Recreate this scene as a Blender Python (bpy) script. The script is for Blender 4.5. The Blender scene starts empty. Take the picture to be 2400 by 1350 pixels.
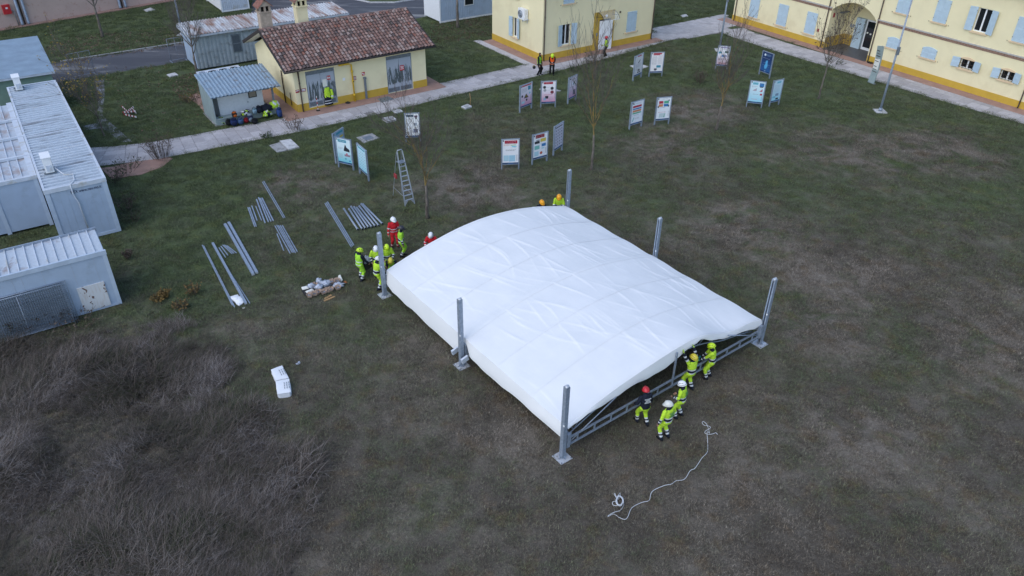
import bpy, bmesh, math, random
import numpy as np
from mathutils import Vector, Matrix, noise
sc = bpy.context.scene
col = sc.collection
random.seed(7)
rng = np.random.default_rng(7)
R = math.radians

# ---------------------------------------------------------------- camera, sky, sun, exposure
FPX, PITCH, ROLL, CAMZ = 1807.74, 0.5881, 0.013834, 20.8616      # solved from the photograph
FW = Vector((0, math.cos(PITCH), -math.sin(PITCH)))
UP = Vector((0, math.sin(PITCH), math.cos(PITCH)))
RI = Vector((1, 0, 0))
cr, sr = math.cos(ROLL), math.sin(ROLL)
r2 = RI * cr + UP * sr
u2 = UP * cr - RI * sr
cd = bpy.data.cameras.new('camera')
cd.sensor_width = 36.0
cd.lens = FPX / 2400 * 36
cd.clip_start = 0.1
cd.clip_end = 2000
cam = bpy.data.objects.new('camera', cd)
col.objects.link(cam)
mw = Matrix.Identity(4)
for i in range(3):
    mw[i][0], mw[i][1], mw[i][2] = r2[i], u2[i], -FW[i]
mw[2][3] = CAMZ
cam.matrix_world = mw
sc.camera = cam

SUN_AZ = math.atan2(-0.74, -0.67)          # direction towards the brightest part of the sky
SUN_EL = R(50)
wd = bpy.data.worlds.new('World')
sc.world = wd
wd.use_nodes = True
wn = wd.node_tree
wn.nodes.clear()
wo = wn.nodes.new('ShaderNodeOutputWorld')
wb = wn.nodes.new('ShaderNodeBackground')
sk = wn.nodes.new('ShaderNodeTexSky')
sk.sky_type = 'NISHITA'
sk.sun_disc = False
sk.sun_elevation = SUN_EL
sk.sun_rotation = math.pi / 2 - SUN_AZ
sk.air_density = 1.0
sk.dust_density = 1.0
sk.ozone_density = 1.0
hs = wn.nodes.new('ShaderNodeHueSaturation')
hs.inputs['Saturation'].default_value = 1.0
wb.inputs['Strength'].default_value = 0.15
wn.links.new(sk.outputs[0], hs.inputs['Color'])
wn.links.new(hs.outputs[0], wb.inputs['Color'])
wn.links.new(wb.outputs[0], wo.inputs['Surface'])
sd = bpy.data.lights.new('sun', 'SUN')
sd.energy = 0.75
sd.angle = R(75)
sd.color = (1.0, 0.98, 0.96)
sun = bpy.data.objects.new('sun', sd)
col.objects.link(sun)
sdir = Vector((math.cos(SUN_AZ) * math.cos(SUN_EL), math.sin(SUN_AZ) * math.cos(SUN_EL), math.sin(SUN_EL)))
sun.rotation_euler = (-sdir).to_track_quat('-Z', 'Y').to_euler()
sun.location = sdir * 60
vs = sc.view_settings
vs.view_transform = 'Standard'
vs.look = 'None'
vs.gamma = 1.0
vs.use_curve_mapping = False
vs.exposure = 0.62

# ---------------------------------------------------------------- pixels of the photograph -> points in the place
def ray(u, v):
    u -= 1200; v -= 675
    u, v = cr * u + sr * v, -sr * u + cr * v
    return FW * FPX + RI * u - UP * v

def G(u, v, z=0.0):
    d = ray(u, v)
    t = (z - CAMZ) / d.z
    return Vector((d.x * t, d.y * t, z))

def project(p):
    d = Vector(p) - Vector((0, 0, CAMZ))
    D = d.dot(FW)
    u = FPX * d.dot(RI) / D; v = -FPX * d.dot(UP) / D
    return 1200 + cr * u - sr * v, 675 + sr * u + cr * v

# ---------------------------------------------------------------- mesh builder
class M:
    def __init__(s):
        s.v = []; s.f = []; s.m = []; s.s = []
    def add(s, vs_, fs_, mi=0, smooth=False):
        b = len(s.v)
        s.v.extend([tuple(p) for p in vs_])
        for k, f in enumerate(fs_):
            s.f.append(tuple(i + b for i in f))
            s.m.append(mi[k] if isinstance(mi, (list, tuple)) else mi)
            s.s.append(smooth)
        return s
    BF = [(0, 3, 2, 1), (4, 5, 6, 7), (0, 1, 5, 4), (1, 2, 6, 5), (2, 3, 7, 6), (3, 0, 4, 7)]
    def box(s, x0, x1, y0, y1, z0, z1, mi=0):
        return s.add([(x0, y0, z0), (x1, y0, z0), (x1, y1, z0), (x0, y1, z0), (x0, y0, z1), (x1, y0, z1), (x1, y1, z1), (x0, y1, z1)], M.BF, mi)
    def obox(s, c, a, b, d, mi=0):
        c, a, b, d = Vector(c), Vector(a), Vector(b), Vector(d)
        return s.add([c - a - b - d, c + a - b - d, c + a + b - d, c - a + b - d, c - a - b + d, c + a - b + d, c + a + b + d, c - a + b + d], M.BF, mi)
    def bar(s, p, q, w, h=None, mi=0, up=(0, 0, 1)):
        p, q = Vector(p), Vector(q); h = h or w
        a = (q - p) / 2; t = a.normalized()
        b = t.cross(Vector(up))
        if b.length < 1e-3: b = t.cross(Vector((1, 0, 0)))
        b.normalize(); d = b.cross(t).normalized()
        return s.obox((p + q) / 2, a, b * w / 2, d * h / 2, mi)
    def tube(s, pts, rs, n=6, mi=0, cap=True, smooth=True):
        pts = [Vector(p) for p in pts]
        if not isinstance(rs, (list, tuple)): rs = [rs] * len(pts)
        vs_, fs_ = [], []
        prev = None
        for i, p in enumerate(pts):
            t = (pts[min(i + 1, len(pts) - 1)] - pts[max(i - 1, 0)])
            t = t.normalized() if t.length > 1e-9 else Vector((0, 0, 1))
            if prev is None:
                a = t.cross(Vector((0, 0, 1)))
                if a.length < 1e-2: a = t.cross(Vector((1, 0, 0)))
            else:
                a = prev - t * prev.dot(t)
                if a.length < 1e-5: a = t.cross(Vector((1, 0, 0)))
            a.normalize(); prev = a
            b = t.cross(a)
            for k in range(n):
                an = 2 * math.pi * k / n
                vs_.append(p + (a * math.cos(an) + b * math.sin(an)) * rs[i])
        for i in range(len(pts) - 1):
            for k in range(n):
                k2 = (k + 1) % n
                fs_.append((i * n + k, i * n + k2, (i + 1) * n + k2, (i + 1) * n + k))
        if cap:
            fs_.append(tuple(range(n - 1, -1, -1)))
            fs_.append(tuple((len(pts) - 1) * n + k for k in range(n)))
        return s.add(vs_, fs_, mi, smooth)
    def ell(s, c, rx, ry, rz, nu=10, nv=7, mi=0, rot=None, smooth=True, top_only=False):
        c = Vector(c); vs_, fs_ = [], []
        lo = 0.0 if top_only else -math.pi / 2
        for j in range(nv + 1):
            th = lo + (math.pi / 2 - lo) * j / nv
            for k in range(nu):
                ph = 2 * math.pi * k / nu
                p = Vector((rx * math.cos(th) * math.cos(ph), ry * math.cos(th) * math.sin(ph), rz * math.sin(th)))
                if rot is not None: p = rot @ p
                vs_.append(c + p)
        for j in range(nv):
            for k in range(nu):
                k2 = (k + 1) % nu
                fs_.append((j * nu + k, j * nu + k2, (j + 1) * nu + k2, (j + 1) * nu + k))
        if top_only: fs_.append(tuple(range(nu - 1, -1, -1)))
        return s.add(vs_, fs_, mi, smooth)
    def prism(s, poly, z0, z1, mi=0):
        n = len(poly)
        vs_ = [(p[0], p[1], z0) for p in poly] + [(p[0], p[1], z1) for p in poly]
        fs_ = [tuple(range(n - 1, -1, -1)), tuple(range(n, 2 * n))] + [(k, (k + 1) % n, n + (k + 1) % n, n + k) for k in range(n)]
        return s.add(vs_, fs_, mi)
    def sheet(s, poly, z, mi=0):
        return s.add([(p[0], p[1], z) for p in poly], [tuple(range(len(poly)))], mi)
    def mesh(s, name, mats):
        me = bpy.data.meshes.new(name)
        me.from_pydata(s.v, [], s.f)
        for m in (mats if isinstance(mats, (list, tuple)) else [mats]): me.materials.append(m)
        me.polygons.foreach_set('material_index', s.m)
        me.polygons.foreach_set('use_smooth', s.s)
        me.update()
        return me
    def obj(s, name, mats, parent=None, loc=None, rz=0.0):
        return ob(name, s.mesh(name, mats), parent, loc, rz)

def ob(name, me, parent=None, loc=None, rz=0.0):
    o = bpy.data.objects.new(name, me)
    col.objects.link(o)
    if parent is not None: o.parent = parent
    if loc is not None: o.location = loc
    if rz: o.rotation_euler = (0, 0, rz)
    return o

def tag(o, label, cat, group=None):
    o['label'] = label; o['category'] = cat
    if group: o['group'] = group
    return o

def thing(name, label, cat, loc=(0, 0, 0), rz=0.0, group=None):
    o = bpy.data.objects.new(name, None)
    o.empty_display_size = 0.2
    col.objects.link(o)
    o.location = loc; o.rotation_euler = (0, 0, rz)
    return tag(o, label, cat, group)

def struct(o):
    o['kind'] = 'structure'; return o

def stuff(o):
    o['kind'] = 'stuff'; return o

def orient_out(o):
    bm = bmesh.new(); bm.from_mesh(o.data); bmesh.ops.recalc_face_normals(bm, faces=bm.faces); bm.to_mesh(o.data); bm.free()

# ---------------------------------------------------------------- materials
def newmat(name):
    m = bpy.data.materials.new(name); m.use_nodes = True
    nt = m.node_tree
    return m, nt, nt.nodes['Principled BSDF']

def L(nt, a, b): nt.links.new(a, b)

def node(nt, t, **kw):
    n = nt.nodes.new(t)
    for k, v in kw.items(): setattr(n, k, v)
    return n

def noise_n(nt, vec, scale, detail=4, rough=0.55, dist=0.0):
    n = node(nt, 'ShaderNodeTexNoise'); n.inputs['Scale'].default_value = scale; n.inputs['Detail'].default_value = detail
    n.inputs['Roughness'].default_value = rough; n.inputs['Distortion'].default_value = dist
    if vec is not None: L(nt, vec, n.inputs['Vector'])
    return n.outputs['Fac']

def ramp(nt, fac, stops):
    n = node(nt, 'ShaderNodeValToRGB'); e = n.color_ramp.elements
    while len(e) < len(stops): e.new(0.5)
    for k, (p, c) in enumerate(stops):
        e[k].position = p; e[k].color = (c[0], c[1], c[2], 1) if not isinstance(c, (int, float)) else (c, c, c, 1)
    L(nt, fac, n.inputs['Fac'])
    return n.outputs['Color']

def mixc(nt, fac, a, b, mode='MIX'):
    n = node(nt, 'ShaderNodeMix', data_type='RGBA', blend_type=mode)
    for k, x in ((0, fac), (6, a), (7, b)):
        if isinstance(x, bpy.types.NodeSocket): L(nt, x, n.inputs[k])
        elif isinstance(x, (int, float)): n.inputs[k].default_value = x if k == 0 else (x, x, x, 1)
        else: n.inputs[k].default_value = (x[0], x[1], x[2], 1)
    return n.outputs[2]

def math_n(nt, op, a, b=None, clamp=False):
    n = node(nt, 'ShaderNodeMath', operation=op); n.use_clamp = clamp
    for k, x in ((0, a), (1, b)):
        if x is None: continue
        if isinstance(x, bpy.types.NodeSocket): L(nt, x, n.inputs[k])
        else: n.inputs[k].default_value = x
    return n.outputs[0]

def pos(nt): return node(nt, 'ShaderNodeNewGeometry').outputs['Position']
def objco(nt): return node(nt, 'ShaderNodeTexCoord').outputs['Object']

def mapping(nt, vec, scale=(1, 1, 1), rot=(0, 0, 0)):
    n = node(nt, 'ShaderNodeMapping'); n.inputs['Scale'].default_value = scale; n.inputs['Rotation'].default_value = rot
    L(nt, vec, n.inputs['Vector']); return n.outputs[0]

def bump(nt, bs, h, strength=0.3, dist=0.02):
    n = node(nt, 'ShaderNodeBump'); n.inputs['Strength'].default_value = strength; n.inputs['Distance'].default_value = dist
    L(nt, h, n.inputs['Height']); L(nt, n.outputs[0], bs.inputs['Normal'])

def mat(name, c, rough=0.6, metal=0.0, var=0.12, scale=6.0, spec=0.4, bmp=0.0, stain=None, stain_amt=0.0, stain_scale=2.0, aniso=None, world=False):
    m, nt, bs = newmat(name)
    bs.inputs['Roughness'].default_value = rough
    bs.inputs['Metallic'].default_value = metal
    bs.inputs['Specular IOR Level'].default_value = spec
    vec = pos(nt) if world else objco(nt)
    if aniso: vec = mapping(nt, vec, aniso)
    n1 = noise_n(nt, vec, scale, 5)
    lo = [x * (1 - var) for x in c]; hi = [min(1, x * (1 + var)) for x in c]
    cc = ramp(nt, n1, [(0.3, lo), (0.7, hi)])
    if stain is not None:
        n2 = noise_n(nt, vec, stain_scale, 6, 0.65)
        f = ramp(nt, n2, [(0.62 - stain_amt * 0.3, 0.0), (0.72 - stain_amt * 0.2, 1.0)])
        cc = mixc(nt, f, cc, stain)
    L(nt, cc, bs.inputs['Base Color'])
    if bmp: bump(nt, bs, n1, bmp)
    return m

MT = {}
def mk(name, *a, **k):
    MT[name] = mat(name, *a, **k); return MT[name]

mk('galv', (0.27, 0.32, 0.39), 0.45, 0.25, 0.2, 9)
mk('galv_dark', (0.2, 0.23, 0.26), 0.5, 0.4, 0.2, 9)
mk('steel_bright', (0.55, 0.58, 0.62), 0.4, 0.3, 0.1, 12)
mk('black', (0.012, 0.012, 0.014), 0.6)
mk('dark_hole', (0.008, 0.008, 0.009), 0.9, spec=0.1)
mk('white_paint', (0.78, 0.79, 0.8), 0.5, 0, 0.05)
mk('white_dirty', (0.52, 0.57, 0.64), 0.55, 0, 0.1, 2.5, stain=(0.42, 0.42, 0.4), stain_amt=0.3, stain_scale=1.3)
mk('cont_wall', (0.37, 0.455, 0.57), 0.55, 0, 0.06, 1.5, stain=(0.32, 0.39, 0.48), stain_amt=0.25, stain_scale=0.9)
mk('cont_frame', (0.44, 0.52, 0.62), 0.5, 0, 0.08, 3)
mk('glass_dark', (0.015, 0.018, 0.022), 0.06, 0, 0.05, 2, spec=0.6)
mk('shutter_blue', (0.46, 0.58, 0.66), 0.55, 0, 0.06, 3)
mk('cream', (0.80, 0.715, 0.46), 0.85, 0, 0.035, 0.8, bmp=0.05, stain=(0.74, 0.65, 0.41), stain_amt=0.3, stain_scale=0.45)
mk('cream_trim', (0.70, 0.53, 0.34), 0.8, 0, 0.08, 4)
mk('ochre', (0.54, 0.35, 0.05), 0.85, 0, 0.08, 1.5)
mk('brown_metal', (0.055, 0.035, 0.025), 0.45, 0.1, 0.2, 5)
mk('red', (0.5, 0.025, 0.03), 0.5)
mk('red_dull', (0.32, 0.04, 0.045), 0.6)
mk('yellow_gas', (0.72, 0.46, 0.03), 0.45, 0, 0.1)
mk('concrete', (0.33, 0.33, 0.33), 0.9, 0, 0.2, 5, stain=(0.2, 0.2, 0.19), stain_amt=0.4, bmp=0.15)
mk('concrete_light', (0.52, 0.52, 0.52), 0.9, 0, 0.15, 7, stain=(0.3, 0.3, 0.29), stain_amt=0.3)
mk('brick_trim', (0.30, 0.19, 0.14), 0.9, 0, 0.3, 14)
mk('mortar_cap', (0.42, 0.4, 0.37), 0.9, 0, 0.15, 6)
mk('cardboard', (0.36, 0.26, 0.20), 0.85, 0, 0.2, 8)
mk('wood', (0.42, 0.26, 0.12), 0.8, 0, 0.25, 8)
mk('paper', (0.75, 0.74, 0.68), 0.8, 0, 0.08, 10)
mk('tarp_white', (0.76, 0.78, 0.8), 0.6, 0, 0.04, 8)
mk('rope', (0.62, 0.64, 0.66), 0.85, 0, 0.15, 40)
mk('bag_plastic', (0.42, 0.46, 0.54), 0.25, 0, 0.5, 16)
mk('green_panel', (0.21, 0.30, 0.235), 0.6, 0, 0.12, 1.5)
mk('grey_green', (0.30, 0.37, 0.37), 0.5, 0, 0.1, 2)
mk('rubber', (0.02, 0.02, 0.02), 0.8)
mk('orange', (0.75, 0.16, 0.03), 0.6)
# ================================================================ GROUND, ROADS, PATHS
def W2(pts, z=0.0): return [G(u, v, z).xy for (u, v) in pts]
def K(x, y): return (x * 480 / 2025, y * 480 / 2025)
def S(x, y): return (400 + x * .275, y * .275)

def inpoly(P, poly):
    x, y = P[:, 0], P[:, 1]; c = np.zeros(len(P), bool); n = len(poly)
    for i in range(n):
        (x0, y0), (x1, y1) = poly[i][:2], poly[(i + 1) % n][:2]
        if y0 == y1: continue
        c ^= ((y0 > y) != (y1 > y)) & (x < (x1 - x0) * (y - y0) / (y1 - y0) + x0)
    return c

A35 = R(34.8)
def fr(o, ang, pts):
    ca, sa = math.cos(ang), math.sin(ang)
    return [(o[0] + ca * x - sa * y, o[1] + sa * x + ca * y) for x, y in pts]

TALL = W2([(-700, 815), (0, 800), (110, 790), (250, 775), (420, 745), (500, 790), (545, 850), (590, 930), (670, 1010), (735, 1080), (752, 1180), (700, 1290), (640, 1420), (-700, 1420)])

WORN = [(*G(*q).xy, r) for q, r in [((1990, 350), 6.0), ((2200, 350), 5.0), ((1770, 540), 4.0), ((1950, 640), 4.0), ((1640, 250), 4.0), ((1560, 330), 4.5), ((1200, 985), 2.5), ((2010, 1010), 2.6), ((1930, 760), 3.0), ((1120, 440), 4.0), ((2300, 800), 3.0), ((1780, 1180), 2.2), ((700, 430), 3.5), ((1850, 1280), 2.0)]]
def ground_colour(nt, P, rnd=None):
    sx = node(nt, 'ShaderNodeSeparateXYZ'); L(nt, P, sx.inputs[0])
    big = noise_n(nt, P, 0.11, 3, 0.55, 0.6)
    mid = noise_n(nt, P, 0.55, 5, 0.65, 0.4)
    fine = noise_n(nt, P, 5.0, 6, 0.75)
    by = node(nt, 'ShaderNodeMapRange'); L(nt, sx.outputs[1], by.inputs[0])
    by.inputs[1].default_value = 18; by.inputs[2].default_value = 66; by.inputs[3].default_value = -0.075; by.inputs[4].default_value = 0.22
    bx = node(nt, 'ShaderNodeMapRange'); L(nt, sx.outputs[0], bx.inputs[0])
    bx.inputs[1].default_value = -3; bx.inputs[2].default_value = -18; bx.inputs[3].default_value = 0.0; bx.inputs[4].default_value = 0.15
    bq = node(nt, 'ShaderNodeMapRange'); L(nt, sx.outputs[1], bq.inputs[0]); bq.inputs[1].default_value = 24; bq.inputs[2].default_value = 36
    bxo = math_n(nt, 'MULTIPLY', bx.outputs[0], bq.outputs[0])
    blot = noise_n(nt, P, 1.7, 4, 0.7, 0.8)
    lite = noise_n(nt, P, 0.23, 5, 0.65, 0.5)
    hue = noise_n(nt, P, 0.9, 4, 0.7, 0.3)
    g = math_n(nt, 'ADD', math_n(nt, 'MULTIPLY', big, 0.5), math_n(nt, 'MULTIPLY', mid, 0.4))
    g = math_n(nt, 'ADD', g, math_n(nt, 'MULTIPLY', blot, 0.25))
    g = math_n(nt, 'ADD', g, math_n(nt, 'ADD', by.outputs[0], bxo))
    r_ = rnd if rnd is not None else fine
    worn = None
    for (wx, wy, wr) in WORN:
        dn_ = node(nt, 'ShaderNodeVectorMath', operation='DISTANCE'); L(nt, P, dn_.inputs[0]); dn_.inputs[1].default_value = (wx, wy, 0)
        mr_ = node(nt, 'ShaderNodeMapRange', interpolation_type='SMOOTHSTEP'); L(nt, dn_.outputs['Value'], mr_.inputs[0])
        mr_.inputs[1].default_value = wr * 0.25; mr_.inputs[2].default_value = wr * 1.35; mr_.inputs[3].default_value = 1.0; mr_.inputs[4].default_value = 0.0
        worn = mr_.outputs[0] if worn is None else math_n(nt, 'MAXIMUM', worn, mr_.outputs[0])
    worn = math_n(nt, 'MULTIPLY', worn, ramp(nt, noise_n(nt, P, 0.5, 6, 0.7, 0.6), [(0.38, 0.0), (0.58, 1.0)]))
    g = math_n(nt, 'SUBTRACT', g, math_n(nt, 'MULTIPLY', worn, 0.26))
    g = math_n(nt, 'ADD', g, math_n(nt, 'MULTIPLY', math_n(nt, 'SUBTRACT', r_, 0.5), 0.30))
    lt = math_n(nt, 'ADD', lite, math_n(nt, 'MULTIPLY', math_n(nt, 'SUBTRACT', r_, 0.5), 0.25))
    lt = math_n(nt, 'ADD', lt, math_n(nt, 'MULTIPLY', worn, 0.14))
    dry = ramp(nt, lt, [(0.38, (0.062, 0.054, 0.045)), (0.52, (0.077, 0.068, 0.056)), (0.68, (0.116, 0.102, 0.086))])
    dry = mixc(nt, ramp(nt, hue, [(0.52, 0.0), (0.66, 0.5)]), dry, (0.086, 0.062, 0.038))
    grn = ramp(nt, hue, [(0.35, (0.044, 0.058, 0.031)), (0.55, (0.047, 0.066, 0.028)), (0.7, (0.060, 0.074, 0.028))])
    c = mixc(nt, ramp(nt, g, [(0.50, 0.0), (0.76, 0.9)]), dry, grn)
    c = mixc(nt, 1.0, c, (1.95, 1.92, 1.85), 'MULTIPLY')
    c = mixc(nt, 1.0, c, ramp(nt, noise_n(nt, P, 7.0, 6, 0.85), [(0.32, 0.66), (0.5, 1.0), (0.68, 1.38)]), 'MULTIPLY')
    return c, fine, mid

def ground_mat():
    m, nt, bs = newmat('lawn_soil')
    P = pos(nt)
    c, fine, mid = ground_colour(nt, P)
    vf = noise_n(nt, P, 22, 5, 0.8)
    dark = ramp(nt, vf, [(0.3, 0.45), (0.7, 1.25)])
    c = mixc(nt, 1.0, c, dark, 'MULTIPLY')
    L(nt, c, bs.inputs['Base Color'])
    bs.inputs['Roughness'].default_value = 0.95; bs.inputs['Specular IOR Level'].default_value = 0.1
    bump(nt, bs, vf, 0.8, 0.05)
    return m

def blade_mat(name, tall=False):
    m, nt, bs = newmat(name)
    P = pos(nt)
    at = node(nt, 'ShaderNodeAttribute', attribute_name='rnd')
    if tall:
        n = noise_n(nt, P, 0.35, 4, 0.6)
        f = math_n(nt, 'ADD', math_n(nt, 'MULTIPLY', n, 0.8), math_n(nt, 'MULTIPLY', at.outputs['Fac'], 0.58))
        c = ramp(nt, f, [(0.44, (0.046, 0.056, 0.030)), (0.54, (0.070, 0.059, 0.046)), (0.74, (0.118, 0.096, 0.082)), (0.90, (0.172, 0.147, 0.130)), (0.99, (0.27, 0.245, 0.23))])
    else:
        c, _, _ = ground_colour(nt, P, at.outputs['Fac'])
        c = mixc(nt, 1.0, c, ramp(nt, at.outputs['Fac'], [(0.0, 0.62), (0.7, 1.05), (0.92, 1.45), (1.0, 1.9)]), 'MULTIPLY')
    L(nt, c, bs.inputs['Base Color'])
    bs.inputs['Roughness'].default_value = 0.8; bs.inputs['Specular IOR Level'].default_value = 0.15
    return m

GM = ground_mat()
struct(M().sheet([(-300, -60), (300, -60), (300, 400), (-300, 400)], 0.0).obj('ground', GM))

# asphalt
def asphalt():
    m, nt, bs = newmat('asphalt')
    P = pos(nt)
    a = noise_n(nt, mapping(nt, P, (0.25, 1.1, 1), (0, 0, -A35)), 0.55, 6, 0.6, 1.0)
    f = noise_n(nt, P, 18, 4, 0.7)
    c = ramp(nt, a, [(0.40, (0.062, 0.064, 0.075)), (0.55, (0.085, 0.087, 0.098)), (0.60, (0.20, 0.20, 0.20)), (0.75, (0.26, 0.255, 0.25))])
    c = mixc(nt, 1.0, c, ramp(nt, f, [(0.3, 0.75), (0.7, 1.2)]), 'MULTIPLY')
    L(nt, c, bs.inputs['Base Color']); bs.inputs['Roughness'].default_value = 0.9
    bump(nt, bs, f, 0.3, 0.01)
    return m
ASP = asphalt()
road_o = G(*K(1050, 735)).xy
rd = fr(road_o, R(36.0), [(-60, 0), (15, 0), (15, 5.4), (-60, 5.4)])
ROAD1 = rd
struct(M().sheet(rd, 0.006).obj('road', ASP))
YARD = [G(*q).xy for q in [(588, 22), (600, 118), (985, 42), (1003, 38), (1003, -60), (600, -60)]]
struct(M().sheet(YARD, 0.010).obj('asphalt_yard', ASP))
ISL = [G(*q).xy for q in [(825, -2), (868, 7), (925, 7), (985, -2), (985, -40), (825, -40)]]
isl = M().prism(ISL, 0.0, 0.10)
struct(isl.obj('grass_island', GM))
kb = M()
for i in range(3):
    p, q = Vector((*ISL[i], 0.06)), Vector((*ISL[i + 1], 0.06))
    kb.bar(p, q, 0.15, 0.14)
struct(kb.obj('island_kerb', MT['concrete_light']))
# kerb stones along the far edge of the road
kst = thing('road_kerb', 'low worn kerb of concrete stones along the far edge of the road', 'kerb', (*road_o, 0), R(36.0))
for i in range(14):
    k = M().box(-0.47, 0.47, 0, 0.16, 0, 0.09).mesh('kerb_stone', MT['concrete']) if i == 0 else k
    o = ob('kerb_stone', k, kst, (-2.0 + i, 5.45, 0)); o.rotation_euler = (random.uniform(-.03, .03), 0, random.uniform(-.02, .02))

# ---- paver material: every slab its own tone
def paver_mat(name, base, v=0.16):
    m, nt, bs = newmat(name)
    oi = node(nt, 'ShaderNodeObjectInfo')
    P = pos(nt)
    f = noise_n(nt, P, 9, 5, 0.7); g = noise_n(nt, P, 1.2, 4, 0.6)
    c = ramp(nt, oi.outputs['Random'], [(0, [x * (1 - v) for x in base]), (1, [x * (1 + v) for x in base])])
    c = mixc(nt, 1.0, c, ramp(nt, f, [(0.3, 0.8), (0.7, 1.12)]), 'MULTIPLY')
    c = mixc(nt, ramp(nt, g, [(0.55, 0.0), (0.75, 0.5)]), c, (0.22, 0.21, 0.19))
    L(nt, c, bs.inputs['Base Color']); bs.inputs['Roughness'].default_value = 0.9
    bump(nt, bs, f, 0.2, 0.01)
    return m
PAV = paver_mat('paver', (0.415, 0.395, 0.40))
BASE = mat('path_bed', (0.20, 0.19, 0.185), 0.95, 0, 0.3, 8, world=True)

def polyline(pts, step):
    out = []; pts = [Vector(p) for p in pts]
    seg = [(pts[i + 1] - pts[i]).length for i in range(len(pts) - 1)]; tot = sum(seg)
    d = 0.0
    while d <= tot:
        x = d
        for i, l in enumerate(seg):
            if x <= l or i == len(seg) - 1: break
            x -= l
        t = (pts[i + 1] - pts[i]).normalized()
        # smooth tangent
        t0 = (pts[min(i + 2, len(pts) - 1)] - pts[max(i - 1, 0)]).normalized()
        out.append((pts[i] + t * x, (t * 0.4 + t0 * 0.6).normalized())); d += step
    return out

def slab_mesh(w, d, h, name, mt, bev=0.012):
    m = M(); a, b = w / 2, d / 2
    m.add([(-a, -b, 0), (a, -b, 0), (a, b, 0), (-a, b, 0), (-a, -b, h - bev), (a, -b, h - bev), (a, b, h - bev), (-a, b, h - bev),
           (-a + bev, -b + bev, h), (a - bev, -b + bev, h), (a - bev, b - bev, h), (-a + bev, b - bev, h)],
          [(0, 1, 5, 4), (1, 2, 6, 5), (2, 3, 7, 6), (3, 0, 4, 7), (4, 5, 9, 8), (5, 6, 10, 9), (6, 7, 11, 10), (7, 4, 8, 11), (8, 9, 10, 11)])
    return m.mesh(name, mt)
EXCL = [ROAD1, YARD]

def paved_path(name, near, ncol, pitch, side, lim, skip=None):
    pl = polyline(near, pitch)
    left = [p for p, t in pl]
    right = [p + Vector((-t.y, t.x)) * side * (ncol * pitch) for p, t in pl]
    poly = [tuple(p) for p in left] + [tuple(p) for p in reversed(right)]
    mb = M()
    for i in range(len(left) - 1):
        q = [left[i], left[i + 1], right[i + 1], right[i]]
        if side < 0: q.reverse()
        mb.add([(p.x, p.y, 0.012) for p in q], [(0, 1, 2, 3)])
    root = struct(mb.obj(name, BASE))
    EXCL.append(poly)
    me = slab_mesh(pitch - 0.016, pitch - 0.016, 0.035, 'paving_slab', PAV)
    rest = M(); n = 0
    for i, (p, t) in enumerate(pl[:-1]):
        nn = Vector((-t.y, t.x)) * side
        sh = (i % 2) * 0.0
        for c in range(ncol):
            q = p + t * pitch / 2 + nn * (c + 0.5) * pitch
            if skip and skip(q): continue
            if random.random() < 0.004: continue
            z = 0.008 + random.uniform(-0.004, 0.005)
            ang = math.atan2(t.y, t.x) + random.uniform(-.008, .008)
            if n < lim:
                o = ob('paving_slab', me, root, (q.x, q.y, z), ang); n += 1
                o.rotation_euler.x = random.uniform(-.008, .008); o.rotation_euler.y = random.uniform(-.008, .008)
            else:
                a = pitch / 2 - 0.012; ca, sa = math.cos(ang), math.sin(ang)
                rest.prism([(q.x + ca * x - sa * y, q.y + sa * x + ca * y) for x, y in ((-a, -a), (a, -a), (a, a), (-a, a))], 0.0, z + 0.035)
    if rest.v: stuff(rest.obj('far_paving_slabs', PAV, root))
    return root

NEAR = [(-27.6, 44.2), (-25.9, 44.5), (-23.0, 45.55), (-20.35, 47.1), (-14.94, 50.4), (-9.58, 54.22), (-4.84, 58.0), (1.52, 62.7), (8.83, 68.62), (14.22, 73.6), (19.9, 77.6)]
main_path = paved_path('path', NEAR, 4, 0.75, 1, 296)
NEAR2 = [(20.0, 77.3), (20.5, 75.9), (23.3, 71.6), (28.6, 64.6), (33.15, 58.6), (37.2, 53.8), (40.2, 50.0)]
side_path = paved_path('side_path', NEAR2, 4, 0.75, 1, 200)
# junction between the two houses
JN = [G(*q).xy for q in [(1528, 66), (1700, 33), (1722, 55), (1690, 78), (1545, 98)]]
JNW = JN
jm = slab_mesh(0.74, 0.74, 0.035, 'paving_slab', PAV)
jr = struct(M().sheet(JN, 0.014).obj('path_junction', BASE)); EXCL.append(JN)
jp = np.array([(x, y) for x in np.arange(-8, 14, 0.76) for y in np.arange(-6, 10, 0.76)])
jo = G(1620, 66).xy
jw = np.array(fr(jo, R(35), jp)); ok = inpoly(jw, JN)
for q in jw[ok][:120]: ob('paving_slab', jm, jr, (q[0], q[1], 0.006 + random.uniform(-.004, .004)), R(35))

# brick aprons round the buildings
def brickpave():
    m, nt, bs = newmat('brick_paving')
    P = mapping(nt, pos(nt), (1, 1, 1), (0, 0, -A35))
    b = node(nt, 'ShaderNodeTexBrick'); L(nt, P, b.inputs['Vector'])
    b.inputs['Color1'].default_value = (0.37, 0.215, 0.165, 1); b.inputs['Color2'].default_value = (0.32, 0.20, 0.16, 1); b.inputs['Mortar'].default_value = (0.25, 0.19, 0.165, 1)
    b.inputs['Scale'].default_value = 4.0; b.inputs['Mortar Size'].default_value = 0.012
    f = noise_n(nt, P, 1.4, 5, 0.65)
    c = mixc(nt, 1.0, b.outputs['Color'], ramp(nt, f, [(0.3, 0.82), (0.7, 1.12)]), 'MULTIPLY')
    L(nt, c, bs.inputs['Base Color']); bs.inputs['Roughness'].default_value = 0.9
    return m
BRK = brickpave()
SH_O = G(700, 265).xy                  # shed front-left corner
H1_O = Vector((2.33, 66.86))           # first house corner
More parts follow.
